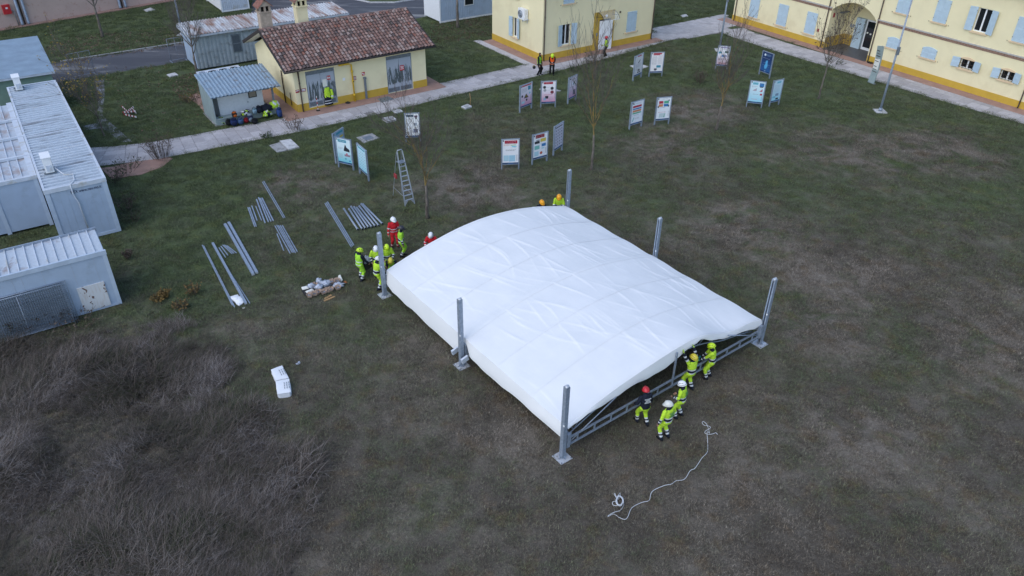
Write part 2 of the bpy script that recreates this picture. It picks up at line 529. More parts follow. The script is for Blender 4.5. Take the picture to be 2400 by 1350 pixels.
H2_O = Vector((22.25, 81.48)); A2 = R(-56.5)   # second house far corner and direction
def apron(poly, z=0.05, h=0.05):
    o = struct(M().prism(poly, z - h, z).obj('brick_apron', BRK)); EXCL.append(poly); return o
apron(fr(SH_O, A35, [(-1.3, -1.25), (11.9, -1.05), (11.9, 0.05), (-0.02, 0.05), (-0.02, 6.0), (-1.3, 6.0)]), 0.056)
apron(fr(SH_O, A35, [(10.7, 0.055), (11.9, 0.055), (11.9, 7.0), (10.7, 7.0)]), 0.056)
apron(fr(H1_O, A35, [(-1.05, -1.1), (13.5, -1.1), (13.5, 0.05), (-0.02, 0.05), (-0.02, 7.9), (-1.05, 7.9)]), 0.058)
stl = fr(H1_O, A35, [(-1.75, -0.9), (-1.06, -0.9), (-1.06, 8.4), (-1.75, 8.4)])
struct(M().prism(stl, 0, 0.05).obj('side_kerb_path', PAV)); EXCL.append(stl)
apron(fr(H2_O, A2, [(-1.0, -1.15), (33, -1.15), (33, 0.05), (-1.0, 0.05)]), 0.06)
apron([G(*q).xy for q in [(236, 395), (262, 392), (320, 378), (378, 366), (405, 372), (380, 392), (330, 410), (262, 420)]], 0.03, 0.03)
apron([G(*q).xy for q in [S(150, 830), S(235, 790), S(320, 920), S(400, 1075), S(330, 1010), S(240, 900)]], 0.03, 0.03)
# thin concrete track past the yellow shrub
TRK = [G(*q).xy for q in [(224, 190), (243, 186), (246, 215), (240, 270), (262, 290), (310, 332), (285, 333), (240, 300), (196, 305), (194, 296), (226, 288), (230, 240)]]
struct(M().sheet(TRK, 0.005).obj('track', mat('track_mat', (0.26, 0.265, 0.29), 0.95, 0, 0.35, 5, world=True, stain=(0.06, 0.07, 0.04), stain_amt=0.5, stain_scale=1.5)))
SOIL = [G(*q).xy for q in [K3 for K3 in [(60, 540), (135, 528), (150, 560), (60, 575)]]]

# ================================================================ GRASS (instanced clumps)
stash = bpy.data.collections.new('plant_sources')       # never linked to the scene: only instanced
def src(me):
    o = bpy.data.objects.new(me.name, me); stash.objects.link(o); return o

def clump(name, nb, rad, l0, l1, wid, lean, mt, seg=2, arc=0.0, up=1.0, seed=0):
    rr = random.Random(seed); v = []; f = []; att = []
    for b in range(nb):
        a = rr.uniform(0, 6.283); r = rad * math.sqrt(rr.random()); x, y = r * math.cos(a), r * math.sin(a)
        d = rr.uniform(0, 6.283) if arc == 0 else rr.gauss(0, 1.0)
        ln = rr.uniform(l0, l1); le = rr.uniform(lean[0], lean[1]); w = wid * rr.uniform(0.7, 1.2)
        px, py, pz = x, y, -0.01; th = rr.uniform(0.05, 0.3) if arc else le
        base = len(v); c = rr.random()
        tx, ty = -math.sin(d) * w / 2, math.cos(d) * w / 2
        for k in range(seg + 1):
            ww = 1.0 - (k / seg) ** 2
            if k < seg:
                v += [(px - tx * ww, py - ty * ww, pz), (px + tx * ww, py + ty * ww, pz)]
            else: v.append((px, py, pz))
            st = ln / seg
            px += math.cos(d) * math.sin(th) * st; py += math.sin(d) * math.sin(th) * st; pz += math.cos(th) * st * up
            th = min(th + (le - th) * 0.55 + arc * rr.uniform(0.5, 1.0), 1.75)
            if pz < 0.02: pz = 0.02 + rr.random() * 0.03
        for k in range(seg):
            i = base + 2 * k
            if k < seg - 1: f.append((i, i + 1, i + 3, i + 2))
            else: f.append((i, i + 1, i + 2))
            att.append(c)
    me = bpy.data.meshes.new(name); me.from_pydata(v, [], f); me.materials.append(mt)
    at = me.attributes.new('rnd', 'FLOAT', 'FACE'); at.data.foreach_set('value', att)
    return me

def scatter(name, P, rot, scl, idx, sources, z=0.0):
    me = bpy.data.meshes.new(name)
    n = len(P); co = np.zeros((n, 3), 'f'); co[:, :2] = P[:, :2]; co[:, 2] = P[:, 2] if P.shape[1] > 2 else z
    me.vertices.add(n); me.vertices.foreach_set('co', co.ravel())
    a = me.attributes.new('rot', 'FLOAT_VECTOR', 'POINT'); a.data.foreach_set('vector', np.asarray(rot, 'f').ravel())
    a = me.attributes.new('scl', 'FLOAT_VECTOR', 'POINT'); a.data.foreach_set('vector', np.asarray(scl, 'f').ravel())
    a = me.attributes.new('idx', 'INT', 'POINT'); a.data.foreach_set('value', np.asarray(idx, 'i'))
    me.update()
    o = ob(name, me)
    c = bpy.data.collections.new(name + '_src')
    for s_ in sources: c.objects.link(s_)
    g = bpy.data.node_groups.new(name + '_nodes', 'GeometryNodeTree')
    g.interface.new_socket('Geometry', in_out='INPUT', socket_type='NodeSocketGeometry')
    g.interface.new_socket('Geometry', in_out='OUTPUT', socket_type='NodeSocketGeometry')
    gi, go = g.nodes.new('NodeGroupInput'), g.nodes.new('NodeGroupOutput')
    ci = g.nodes.new('GeometryNodeCollectionInfo'); ci.inputs['Collection'].default_value = c
    ci.inputs['Separate Children'].default_value = True; ci.inputs['Reset Children'].default_value = True
    ip = g.nodes.new('GeometryNodeInstanceOnPoints'); ip.inputs['Pick Instance'].default_value = True
    def na(nm, t):
        q = g.nodes.new('GeometryNodeInputNamedAttribute'); q.data_type = t; q.inputs['Name'].default_value = nm; return q.outputs['Attribute']
    g.links.new(gi.outputs[0], ip.inputs['Points']); g.links.new(ci.outputs[0], ip.inputs['Instance'])
    g.links.new(na('idx', 'INT'), ip.inputs['Instance Index'])
    e2r = g.nodes.new('FunctionNodeEulerToRotation'); g.links.new(na('rot', 'FLOAT_VECTOR'), e2r.inputs[0])
    g.links.new(e2r.outputs[0], ip.inputs['Rotation']); g.links.new(na('scl', 'FLOAT_VECTOR'), ip.inputs['Scale'])
    g.links.new(ip.outputs[0], go.inputs[0])
    md = o.modifiers.new('scatter', 'NODES'); md.node_group = g
    return stuff(o)

BM_, BT_ = blade_mat('grass_blades'), blade_mat('dry_grass_blades', True)
short = [src(clump('lawn_clump%d' % k, 90, 0.26, 0.05, 0.13, 0.011, (0.5, 1.35), BM_, 2, 0.0, 0.8, 10 + k)) for k in range(5)]
tallc = [src(clump('dry_clump%d' % k, 34, 0.30, 0.35, 0.95, 0.013, (0.4, 1.45), BT_, 5, 0.28, 1.0, 30 + k)) for k in range(5)]

def vis(P, m=40):
    x, y = P[:, 0], P[:, 1]; D = y * FW.y + (0 - CAMZ) * FW.z; U = y * UP.y - CAMZ * UP.z
    u = FPX * x / D; v = -FPX * U / D
    U2 = 1200 + cr * u - sr * v; V2 = 675 + sr * u + cr * v
    return (U2 > -m) & (U2 < 2400 + m) & (V2 > -m) & (V2 < 1350 + m)

def field(dens, y0, y1, x0=-60, x1=60):
    n = int((x1 - x0) * (y1 - y0) * dens)
    P = np.stack([rng.uniform(x0, x1, n), rng.uniform(y0, y1, n)], 1)
    return P[vis(P)]
FOOT = []     # building footprints are added later, the scatter itself runs at the end of the script
# ================================================================ BUILDINGS
def T_face(o, ang):        # facade frame: x along the wall, -y outwards, z up, inside a building's own frame
    return Matrix.Translation(Vector((o[0], o[1], 0))) @ Matrix.Rotation(ang, 4, 'Z')

def xf(mb, T):
    mb.v = [tuple(T @ Vector(p)) for p in mb.v]; return mb

def wall_panel(mb, x0, x1, z0, z1, ops, dep=0.22, mi=0):
    xs = sorted(set([x0, x1] + [a for o in ops for a in o[:2]])); zs = sorted(set([z0, z1] + [a for o in ops for a in o[2:4]]))
    for i in range(len(xs) - 1):
        for j in range(len(zs) - 1):
            cx, cz = (xs[i] + xs[i + 1]) / 2, (zs[j] + zs[j + 1]) / 2
            if any(o[0] < cx < o[1] and o[2] < cz < o[3] for o in ops): continue
            mb.add([(xs[i], 0, zs[j]), (xs[i + 1], 0, zs[j]), (xs[i + 1], 0, zs[j + 1]), (xs[i], 0, zs[j + 1])], [(0, 1, 2, 3)], mi)
    for a, b, c, d in [o[:4] for o in ops]:
        mb.add([(a, 0, c), (a, dep, c), (a, dep, d), (a, 0, d)], [(0, 1, 2, 3)], mi)
        mb.add([(b, 0, c), (b, 0, d), (b, dep, d), (b, dep, c)], [(0, 1, 2, 3)], mi)
        mb.add([(a, 0, d), (a, dep, d), (b, dep, d), (b, 0, d)], [(0, 1, 2, 3)], mi)
        if c > z0: mb.add([(a, 0, c), (b, 0, c), (b, dep, c), (a, dep, c)], [(0, 1, 2, 3)], mi)
    return mb

def plinth(mb, segs, h, pr=0.025, th=0.1, mi=0):
    for a, b in segs: mb.box(a, b, -pr, th, 0.0, h, mi)
    return mb

def shutter_leaf(w, h, arch=0.0):
    m = M(); t = 0.04
    m.box(0, w, -t, 0, 0, h)
    for a, b in ((0.0, 0.07), (w - 0.07, w)): m.box(a, b, -t - 0.012, -t, 0, h)
    for c in (0.0, h * 0.5 - 0.04, h - 0.08): m.box(0.07, w - 0.07, -t - 0.010, -t, c, c + 0.08)
    k = int(h / 0.1)
    for i in range(k):
        z = 0.09 + i * (h - 0.18) / k
        if abs(z - h * 0.5) < 0.07: continue
        m.add([(0.07, -t - 0.002, z), (w - 0.07, -t - 0.002, z), (w - 0.07, -t - 0.008, z + 0.05), (0.07, -t - 0.008, z + 0.05)], [(0, 1, 2, 3)])
    for c in (0.15 * h, 0.85 * h): m.box(-0.02, 0.05, -t - 0.02, -t - 0.012, c, c + 0.03, 1)
    return m

def window(parent, T, x0, x1, z0, z1, mode, sill=True, bars=False, arch=0.0):
    w, h = x1 - x0, z1 - z0
    fm = M(); y = 0.16
    fm.box(x0, x0 + 0.06, y, y + 0.05, z0, z1); fm.box(x1 - 0.06, x1, y, y + 0.05, z0, z1)
    fm.box(x0 + 0.06, x1 - 0.06, y, y + 0.05, z0, z0 + 0.07); fm.box(x0 + 0.06, x1 - 0.06, y, y + 0.05, z1 - 0.07, z1)
    xm = (x0 + x1) / 2; fm.box(xm - 0.06, xm + 0.06, y - 0.005, y + 0.05, z0 + 0.07, z1 - 0.07)
    win = xf(fm, T).obj('window', MT['white_paint'] if mode == 'open' else MT['shutter_blue'], parent)
    for a, b in ((x0 + 0.06, xm - 0.06), (xm + 0.06, x1 - 0.06)):
        xf(M().box(a, b, y + 0.02, y + 0.03, z0 + 0.07, z1 - 0.07), T).obj('pane', MT['glass_dark'], win)
    mats = [MT['shutter_blue'], MT['black']]
    if mode == 'closed':
        for sgn, xx in ((1, x0 - 0.02), (-1, x1 + 0.02)):
            m = shutter_leaf(w / 2 + 0.014, h + 0.03)
            if sgn < 0: m.v = [(-p[0], p[1], p[2]) for p in m.v]; m.f = [tuple(reversed(q)) for q in m.f]
            m.v = [(p[0] + xx, p[1] - 0.012, p[2] + z0 - 0.01) for p in m.v]
            xf(m, T).obj('shutter', mats, win)
    else:
        for sgn, xx, an in ((-1, x0 - 0.02, R(14)), (1, x1 + 0.02, R(14))):
            m = shutter_leaf(w / 2 + 0.03, h + 0.02)
            m.v = [(p[0] * math.cos(an), p[1] - p[0] * math.sin(an) - 0.02, p[2] + z0) for p in m.v]
            if sgn < 0: m.v = [(-p[0], p[1], p[2]) for p in m.v]; m.f = [tuple(reversed(q)) for q in m.f]
            m.v = [(p[0] + xx, p[1], p[2]) for p in m.v]
            xf(m, T).obj('shutter', mats, win)
    if sill:
        xf(M().box(x0 - 0.14, x1 + 0.14, -0.13, 0.2, z0 - 0.12, z0 - 0.02), T).obj('sill', MT['cream_trim'], win)
        for xx in (x0 - 0.3, x1 + 0.3):
            if mode == 'closed': xf(M().bar((xx, -0.01, z0 - 0.1), (xx, -0.09, z0 - 0.04), 0.03), T).obj('shutter_stop', MT['black'], win)
    if bars:
        b = M(); yb = -0.03
        for k in range(5):
            xx = x0 + 0.03 + k * (w - 0.06) / 4; b.bar((xx, yb, z0), (xx, yb, z1 + 0.02), 0.022)
        for k in range(3):
            zz = z0 + 0.06 + k * (h - 0.1) / 2; b.bar((x0, yb, zz), (x1, yb, zz), 0.022)
        xf(b, T).obj('window_bars', MT['brown_metal'], win)
    if arch:
        a = M(); n = 8
        top = [(x0 - 0.04 + (w + 0.08) * k / n, z1 + arch * math.sin(math.pi * k / n) + 0.02) for k in range(n + 1)]
        for k in range(n):
            (xa, za), (xb, zb) = top[k], top[k + 1]
            a.add([(xa, -0.06, z1 - 0.02), (xb, -0.06, z1 - 0.02), (xb, -0.06, zb), (xa, -0.06, za), (xa, 0.02, za), (xb, 0.02, zb)], [(0, 1, 2, 3), (3, 2, 5, 4)])
        xf(a, T).obj('arched_head', MT['shutter_blue'] if mode == 'closed' else MT['cream_trim'], win)
    return win

def downpipe(parent, T, x, z1, z0=0.05, r=0.05, m='brown_metal', y=-0.08):
    p = M().tube([(x, y, z1), (x, y, z0 + 0.12), (x, y - 0.06, z0)], r, 8)
    for k in range(3): p.tube([(x, y, z0 + 0.5 + k * 1.6), (x, y, z0 + 0.55 + k * 1.6)], r * 1.25, 8)
    return xf(p, T).obj('downpipe', MT[m], parent)

# ---------------------------------------------------------------- first yellow house
h1 = thing('yellow_house', 'two storey cream house with ochre base and a canopied white door standing open', 'house', (*H1_O, 0), A35)
FOOT.append(fr(H1_O, A35, [(0, 0), (12.85, 0), (12.85, 7.9), (0, 7.9)]))
TF, TL = T_face((0, 0), 0), T_face((0, 7.9), -math.pi / 2)
HT1 = 6.4
ops = [(2.08, 3.05, 1.08, 2.86), (6.25, 7.6, 0.06, 2.72), (9.55, 10.65, 1.15, 2.94), (2.08, 3.2, 4.6, 6.0), (6.4, 7.5, 4.6, 6.0), (9.55, 10.65, 4.6, 6.0)]
xf(wall_panel(M(), 0, 12.85, 0, HT1, ops), TF).obj('wall', MT['cream'], h1)
opl = [(3.4, 4.15, 1.15, 2.85), (3.4, 4.15, 4.6, 6.0)]
xf(wall_panel(M(), 0, 7.9, 0, HT1, opl), TL).obj('wall', MT['cream'], h1)
xf(wall_panel(M(), 0, 12.85, 0, HT1, []), T_face((12.85, 7.9), math.pi)).obj('wall', MT['cream'], h1)
xf(wall_panel(M(), 0, 7.9, 0, HT1, []), T_face((12.85, 0), math.pi / 2)).obj('wall', MT['cream'], h1)
for sg in ((-0.025, 5.62), (8.0, 12.875)): xf(plinth(M(), [sg], 0.6), TF).obj('plinth', MT['ochre'], h1)
xf(plinth(M(), [(0, 7.87)], 0.62), TL).obj('plinth', MT['ochre'], h1)
pn = M(); pn.box(5.62, 6.25, -0.028, 0.1, 0, 3.4); pn.box(7.6, 8.0, -0.028, 0.1, 0, 3.4); pn.box(6.25, 7.6, -0.028, 0.1, 2.72, 3.4)
xf(pn, TF).obj('door_surround', MT['ochre'], h1)
window(h1, TF, 2.08, 3.05, 1.08, 2.86, 'open'); window(h1, TF, 9.55, 10.65, 1.15, 2.94, 'closed')
for a, b in ((2.08, 3.2), (6.4, 7.5), (9.55, 10.65)): window(h1, TF, a, b, 4.6, 6.0, 'closed')
window(h1, TL, 3.4, 4.15, 1.15, 2.85, 'open'); window(h1, TL, 3.4, 4.15, 4.6, 6.0, 'closed')
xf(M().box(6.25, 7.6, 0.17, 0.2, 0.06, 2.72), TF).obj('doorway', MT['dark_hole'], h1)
dr = M(); dr.box(0, 1.3, -0.025, 0.025, 0.08, 2.62); dr.box(0.05, 1.25, -0.032, -0.025, 0.14, 2.56)
dr.v = [(p[0] * math.cos(R(-14)) - p[1] * math.sin(R(-14)) + 6.27, p[0] * math.sin(R(-14)) + p[1] * math.cos(R(-14)) - 0.05, p[2]) for p in dr.v]
door = xf(dr, TF).obj('door', MT['white_paint'], h1)
hd = M().bar((7.42, -0.5, 1.15), (7.42, -0.36, 1.15), 0.03); xf(hd, TF).obj('handle', MT['black'], door)
# glazed canopy with curved brackets
cp = M()
for k in range(8):
    t0, t1 = k / 8, (k + 1) / 8
    q = lambda t: (-0.05 - 0.95 * math.sin(t * 1.45), 3.42 - 0.62 * (1 - math.cos(t * 1.5)))
    (ya, za), (yb, zb) = q(t0), q(t1)
    cp.add([(5.95, ya, za), (7.75, ya, za), (7.75, yb, zb), (5.95, yb, zb)], [(0, 1, 2, 3)])
gm_, gnt, gbs = newmat('clear_acrylic'); gbs.inputs['Base Color'].default_value = (0.75, 0.78, 0.75, 1); gbs.inputs['Roughness'].default_value = 0.15; gbs.inputs['Alpha'].default_value = 0.28
MT['acrylic'] = gm_
can = xf(cp, TF).obj('door_canopy', gm_, h1)
for xx in (5.95, 7.75):
    cb = M()
    cb.tube([(xx, q(k / 8)[0], q(k / 8)[1] - 0.02) for k in range(9)], 0.022, 6)
    cb.tube([(xx, -0.03, 3.4), (xx, -0.03, 2.95)], 0.022, 6); cb.tube([(xx, -0.03, 2.97), (xx, -0.35, 3.08), (xx, -0.75, 3.1)], 0.016, 6)
    xf(cb, TF).obj('canopy_bracket', MT['black'], can)
xf(M().bar((5.95, -1.0, 2.83), (7.75, -1.0, 2.83), 0.03), TF).obj('canopy_edge', MT['white_paint'], can)
downpipe(h1, TF, 0.13, HT1, 0.06); downpipe(h1, TF, 12.75, HT1, 0.06)
for lz, lx in ((3.0, 6.95), (4.75, 6.8)): xf(M().ell((lx, -0.12, lz), 0.13, 0.1, 0.13), TF).obj('bulkhead_lamp', MT['white_paint'], h1)
xf(M().box(8.55, 8.72, -0.03, 0, 3.0, 3.16), TF).obj('wall_vent', MT['brown_metal'], h1)
xf(M().box(5.95, 6.07, -0.06, -0.028, 1.35, 1.6), TF).obj('door_phone', MT['galv'], h1)
ac = M(); ac.box(4.75, 5.75, -0.42, -0.06, 3.1, 3.98)
acu = xf(ac, TL).obj('air_conditioner', MT['white_paint'], h1)
fan = M(); fan.tube([(5.1, -0.425, 3.53), (5.1, -0.44, 3.53)], 0.33, 20)
xf(fan, TL).obj('fan_grille', MT['galv_dark'], acu)
fr_ = M()
for k in range(5): fr_.tube([(5.1 + (0.06 * (k + 1)) * math.cos(a * math.pi / 8), -0.446, 3.53 + 0.06 * (k + 1) * math.sin(a * math.pi / 8)) for a in range(17)], 0.008, 4)
xf(fr_, TL).obj('fan_ring', MT['white_dirty'], acu)
for xx in (4.9, 5.6): xf(M().bar((xx, -0.45, 3.06), (xx, 0, 3.06), 0.04, 0.06).bar((xx, -0.02, 3.06), (xx, -0.02, 2.75), 0.04), TL).obj('bracket', MT['white_dirty'], acu)
br = M()
br.tube([(5.7, -0.2, 3.2), (5.82, -0.12, 3.1), (5.84, -0.03, 3.15)], 0.03, 6)
xf(br, TL).obj('pipe', MT['white_dirty'], acu)
rf = M(); o_ = 0.6
c4 = [(-o_, -o_, HT1), (12.85 + o_, -o_, HT1), (12.85 + o_, 7.9 + o_, HT1), (-o_, 7.9 + o_, HT1), (4, 3.95, HT1 + 1.6), (8.85, 3.95, HT1 + 1.6)]
rf.add(c4, [(0, 1, 5, 4), (1, 2, 5), (2, 3, 4, 5), (3, 0, 4), (0, 3, 2, 1)])
TILE0 = mk('roof_tile_far', (0.24, 0.13, 0.10), 0.85, 0, 0.35, 6)
rf.obj('roof', TILE0, h1)

# ---------------------------------------------------------------- second yellow house with the arched entrance
h2 = thing('arched_house', 'long cream house with ochre base, brick string course and arched entrance recess', 'house', (*H2_O, 0), A2)
FOOT.append(fr(H2_O, A2, [(0, 0), (33, 0), (33, 9), (0, 9)]))
HT2 = 8.0; T0 = T_face((0, 0), 0)
AX0, AX1, AZ = 11.35, 15.95, 4.56
lows = [(2.05, 3.16), (5.58, 6.69), (8.93, 10.04)]
small = [(17.45, 18.6), (20.7, 21.93), (24.0, 25.12), (27.25, 28.3), (30.6, 31.7)]
ups = [(17.45, 18.56), (20.8, 21.88), (24.08, 25.15), (27.2, 28.3), (30.5, 31.6)]
ops = [(a, b, 0.92, 2.82) for a, b in lows] + [(a, b, 1.74, 2.52) for a, b in small] + [(a, b, 4.63, 6.38) for a, b in ups] + [(a, b, 4.63, 6.38) for a, b in lows] + [(AX0, AX1, 0.0, AZ)]
wall_panel(wm := M(), 0, 33, 0, HT2, ops, 0.25)
xf(wm, T0).obj('wall', MT['cream'], h2)
sp = M(); n = 24; zs_ = 3.45
arc = [(AX0 + (AX1 - AX0) * k / n, zs_ + (4.5 - zs_) * math.sin(math.pi * k / n) ** 0.75) for k in range(n + 1)]
for k in range(n):
    (xa, za), (xb, zb) = arc[k], arc[k + 1]
    sp.add([(xa, 0, za), (xb, 0, zb), (xb, 0, AZ), (xa, 0, AZ), (xa, 0.3, za), (xb, 0.3, zb)], [(0, 1, 2, 3), (0, 4, 5, 1)])
xf(sp, T0).obj('entrance_arch', MT['cream'], h2)
rc = M(); D_ = 2.75
rc.add([(AX0, 0.25, 0), (AX0, D_, 0), (AX0, D_, AZ), (AX0, 0.25, AZ)], [(0, 1, 2, 3)])
rc.add([(AX1, 0.25, 0), (AX1, D_, 0), (AX1, D_, AZ), (AX1, 0.25, AZ)], [(3, 2, 1, 0)])
rc.add([(AX0, D_, 0), (AX1, D_, 0), (AX1, D_, AZ), (AX0, D_, AZ)], [(0, 1, 2, 3)])
rc.add([(AX0, 0.25, AZ - .01), (AX0, D_, AZ - .01), (AX1, D_, AZ - .01), (AX1, 0.25, AZ - .01)], [(0, 1, 2, 3)])
xf(rc, T0).obj('recess_wall', MT['cream'], h2)
po = M(); po.box(AX0, AX0 + 0.03, 0.0, D_, 0, 1.0); po.box(AX0 + 0.03, 12.35, D_ - 0.03, D_, 0, 1.0)
xf(po, T0).obj('recess_plinth', MT['ochre'], h2)
xf(M().box(AX0 + 0.03, AX1, -0.25, D_ - 0.035, 0.061, 0.085), T0).obj('recess_floor', mk('dark_tile', (0.085, 0.085, 0.09), 0.5, 0, 0.15, 5), h2)
dl = M(); dl.box(12.45, 13.35, D_ - 0.35, D_ - 0.05, 0.09, 2.75); dl.box(13.05, 13.12, D_ - 0.365, D_ - 0.35, 0.1, 2.74)
ed = xf(dl, T0).obj('entrance_door', MT['shutter_blue'], h2)
gf = M(); y = D_ - 0.06
for a, b, c, d in ((13.4, 13.53, 0.09, 2.75), (15.2, 15.33, 0.09, 2.75), (13.53, 15.2, 0.09, 0.32), (13.53, 15.2, 2.62, 2.75)): gf.box(a, b, y - 0.06, y, c, d)
gd = xf(gf, T0).obj('glass_door', MT['white_paint'], h2)
xf(M().box(13.53, 15.2, y - 0.04, y - 0.02, 0.32, 2.62), T0).obj('pane', MT['glass_dark'], gd)
for a, c in ((13.62, 1.55), (13.95, 1.5), (14.3, 1.52)): xf(M().box(a, a + 0.16, y - 0.048, y - 0.041, c, c + 0.13), T0).obj('paper_notice', MT['paper'], gd)
lt = M(); lt.box(AX0 + 0.05, AX0 + 0.3, 1.2, 2.2, 3.05, 3.15); xf(lt, T0).obj('wall_light', MT['galv_dark'], h2)
for a in (11.75, 12.0): xf(M().box(a, a + 0.17, D_ - 0.06, D_ - 0.031, 1.7, 2.0), T0).obj('notice_plate', MT['galv'], h2)
xf(M().box(AX0 + 0.002, AX0 + 0.03, 0.35, 0.6, 2.75, 3.15), T0).obj('red_plate', MT['red_dull'], h2)
xf(M().box(10.28, 10.5, -0.02, 0, 1.3, 1.58), T0).obj('red_plate', MT['red_dull'], h2)
for sg in ((-0.02, AX0 - 0.02), (AX1 + 0.02, 33)): xf(plinth(M(), [sg], 0.58), T0).obj('plinth', MT['ochre'], h2)
for (a, b) in lows: window(h2, T0, a, b, 0.92, 2.82, 'closed'); window(h2, T0, a, b, 4.63, 6.38, 'closed')
for k, (a, b) in enumerate(small): window(h2, T0, a, b, 1.74, 2.48, 'closed' if k < 2 else 'open', bars=k >= 2, arch=0.14)
for k, (a, b) in enumerate(ups): window(h2, T0, a, b, 4.63, 6.38, 'open' if k == 2 else 'closed')
# brick string course: cap course and single projecting bricks under it
for a, b in ((0, AX0), (AX1 + 0.1, 33)):
    cst = xf(M().box(a, b, -0.12, 0.0, 3.62, 3.72), T0).obj('string_course', MT['mortar_cap'], h2)
    xf(M().box(a, b, -0.035, 0.0, 3.40, 3.62), T0).obj('course_backing', MT['brick_trim'], cst)
    bk = M().box(0, 0.13, -0.085, -0.036, 0, 0.11).mesh('brick', MT['brick_trim'])
    nb = int((b - a) / 0.235)
    for k in range(nb): ob('brick', bk, cst, (a + 0.05 + k * 0.235, 0, 3.495))
for x in (0.3, AX0 - 0.28, AX1 + 0.2, 29.4): downpipe(h2, T0, x, HT2, 0.06)
xf(wall_panel(M(), 0, 9, 0, HT2, []), T_face((0, 9), -math.pi / 2)).obj('wall', MT['cream'], h2)
xf(M().box(0, 33, 8.9, 9, 0, HT2), T0).obj('wall', MT['cream'], h2)
rf = M(); rf.add([(-.6, -.6, HT2), (33.6, -.6, HT2), (33.6, 9.6, HT2), (-.6, 9.6, HT2), (4, 4.5, HT2 + 1.8), (29, 4.5, HT2 + 1.8)], [(0, 1, 5, 4), (1, 2, 5), (2, 3, 4, 5), (3, 0, 4), (0, 3, 2, 1)])
rf.obj('roof', TILE0, h2)
mt_ = M().box(16.3, 16.75, -0.35, -0.1, 0.06, 0.16); xf(mt_, T0).obj('boot_scraper', MT['black'], h2)

# ---------------------------------------------------------------- the small tiled shed
sh = thing('tiled_shed', 'small cream shed with red tiled gable roof, two chimneys and peeling grey doors', 'shed', (*SH_O, 0), A35)
FOOT.append(fr(SH_O, A35, [(0, 0), (10.7, 0), (10.7, 8), (0, 8)]))
SW, SD, RZ, EZ, RY = 10.7, 8.0, 5.12, 3.26, 3.95
TS = T_face((0, 0), 0)
dops = [(0.88, 3.12, 0.2, 2.88), (7.3, 9.48, 0.06, 2.92)]
xf(wall_panel(M(), 0, SW, 0, 3.05, dops, 0.16), TS).obj('wall', MT['cream'], sh)
def gable(x, flip):
    g = M(); pts = [(x, 0, 0), (x, SD, 0), (x, SD, 3.05), (x, RY, RZ - 0.32), (x, 0, 3.05)]
    g.add(pts, [(0, 1, 2, 3, 4) if flip else (4, 3, 2, 1, 0)]); return g.obj('gable_wall', MT['cream'], sh)
gable(0, False); gable(SW, True)
xf(wall_panel(M(), 0, SW, 0, 3.05, []), T_face((SW, SD), math.pi)).obj('wall', MT['cream'], sh)
p = plinth(M(), [(-0.025, 0.86), (3.14, 7.28)], 0.62); p.box(0.86, 3.14, -0.025, 0.1, 0, 0.19); xf(p, TS).obj('plinth', MT['ochre'], sh); xf(plinth(M(), [(9.5, SW + 0.025)], 0.62), TS).obj('plinth', MT['ochre'], sh)
xf(plinth(M(), [(0, SD - 0.03)], 0.62), T_face((0, SD), -math.pi / 2)).obj('plinth', MT['ochre'], sh)
def peel():
    m, nt, bs = newmat('peeling_grey')
    o = objco(nt); s_ = node(nt, 'ShaderNodeSeparateXYZ'); L(nt, o, s_.inputs[0])
    a = noise_n(nt, mapping(nt, o, (6, 1, 0.5)), 1.3, 6, 0.75, 0.5)
    zz = node(nt, 'ShaderNodeMapRange'); L(nt, s_.outputs[2], zz.inputs[0])
    zz.inputs[1].default_value = 2.5; zz.inputs[2].default_value = 1.7; zz.inputs[3].default_value = -0.2; zz.inputs[4].default_value = 0.02
    z2 = node(nt, 'ShaderNodeMapRange'); L(nt, s_.outputs[2], z2.inputs[0])
    z2.inputs[1].default_value = 0.45; z2.inputs[2].default_value = 0.8; z2.inputs[3].default_value = -0.3; z2.inputs[4].default_value = 0.0
    f = math_n(nt, 'ADD', math_n(nt, 'ADD', a, zz.outputs[0]), z2.outputs[0])
    k = ramp(nt, f, [(0.485, 0.0), (0.505, 1.0)])
    c = mixc(nt, k, (0.42, 0.46, 0.52), (0.085, 0.11, 0.115))
    L(nt, c, bs.inputs['Base Color']); bs.inputs['Roughness'].default_value = 0.5; return m
PEEL = peel()
for (a, b, c, d) in dops:
    xm = (a + b) / 2; fm = M()
    fm.box(a, a + 0.06, 0.06, 0.14, c, d); fm.box(b - 0.06, b, 0.06, 0.14, c, d); fm.box(a + 0.06, b - 0.06, 0.06, 0.14, d - 0.28, d)
    fr0 = xf(fm, TS).obj('door_frame', MT['galv'], sh)
    xf(M().box(a + 0.06, b - 0.06, 0.05, 0.06, d - 0.27, d - 0.02), TS).obj('transom_louvre', MT['galv_dark'], fr0)
    for x0_, x1_ in ((a + 0.06, xm - 0.01), (xm + 0.01, b - 0.06)):
        dm = M(); dm.box(x0_, x1_, 0.08, 0.12, c + 0.02, d - 0.3)
        nn = 10
        for k in range(nn): xx = x0_ + 0.02 + (x1_ - x0_ - 0.04) * k / nn; dm.box(xx, xx + (x1_ - x0_) / nn * 0.62, 0.068, 0.08, c + 0.42, d - 0.34)
        lf = xf(dm, TS).obj('door', PEEL, sh)
        gv = M(); gv.box(x0_ + 0.04, x1_ - 0.04, 0.072, 0.079, c + 0.06, c + 0.38)
        for k in range(6): gv.box(x0_ + 0.05, x1_ - 0.05, 0.06, 0.072, c + 0.08 + k * 0.05, c + 0.105 + k * 0.05)
        xf(gv, TS).obj('door_louvre', MT['galv_dark'], lf)
    xf(M().bar((xm + 0.05, 0.05, 1.15), (xm + 0.17, 0.05, 1.15), 0.03), TS).obj('door_handle', MT['black'], sh)
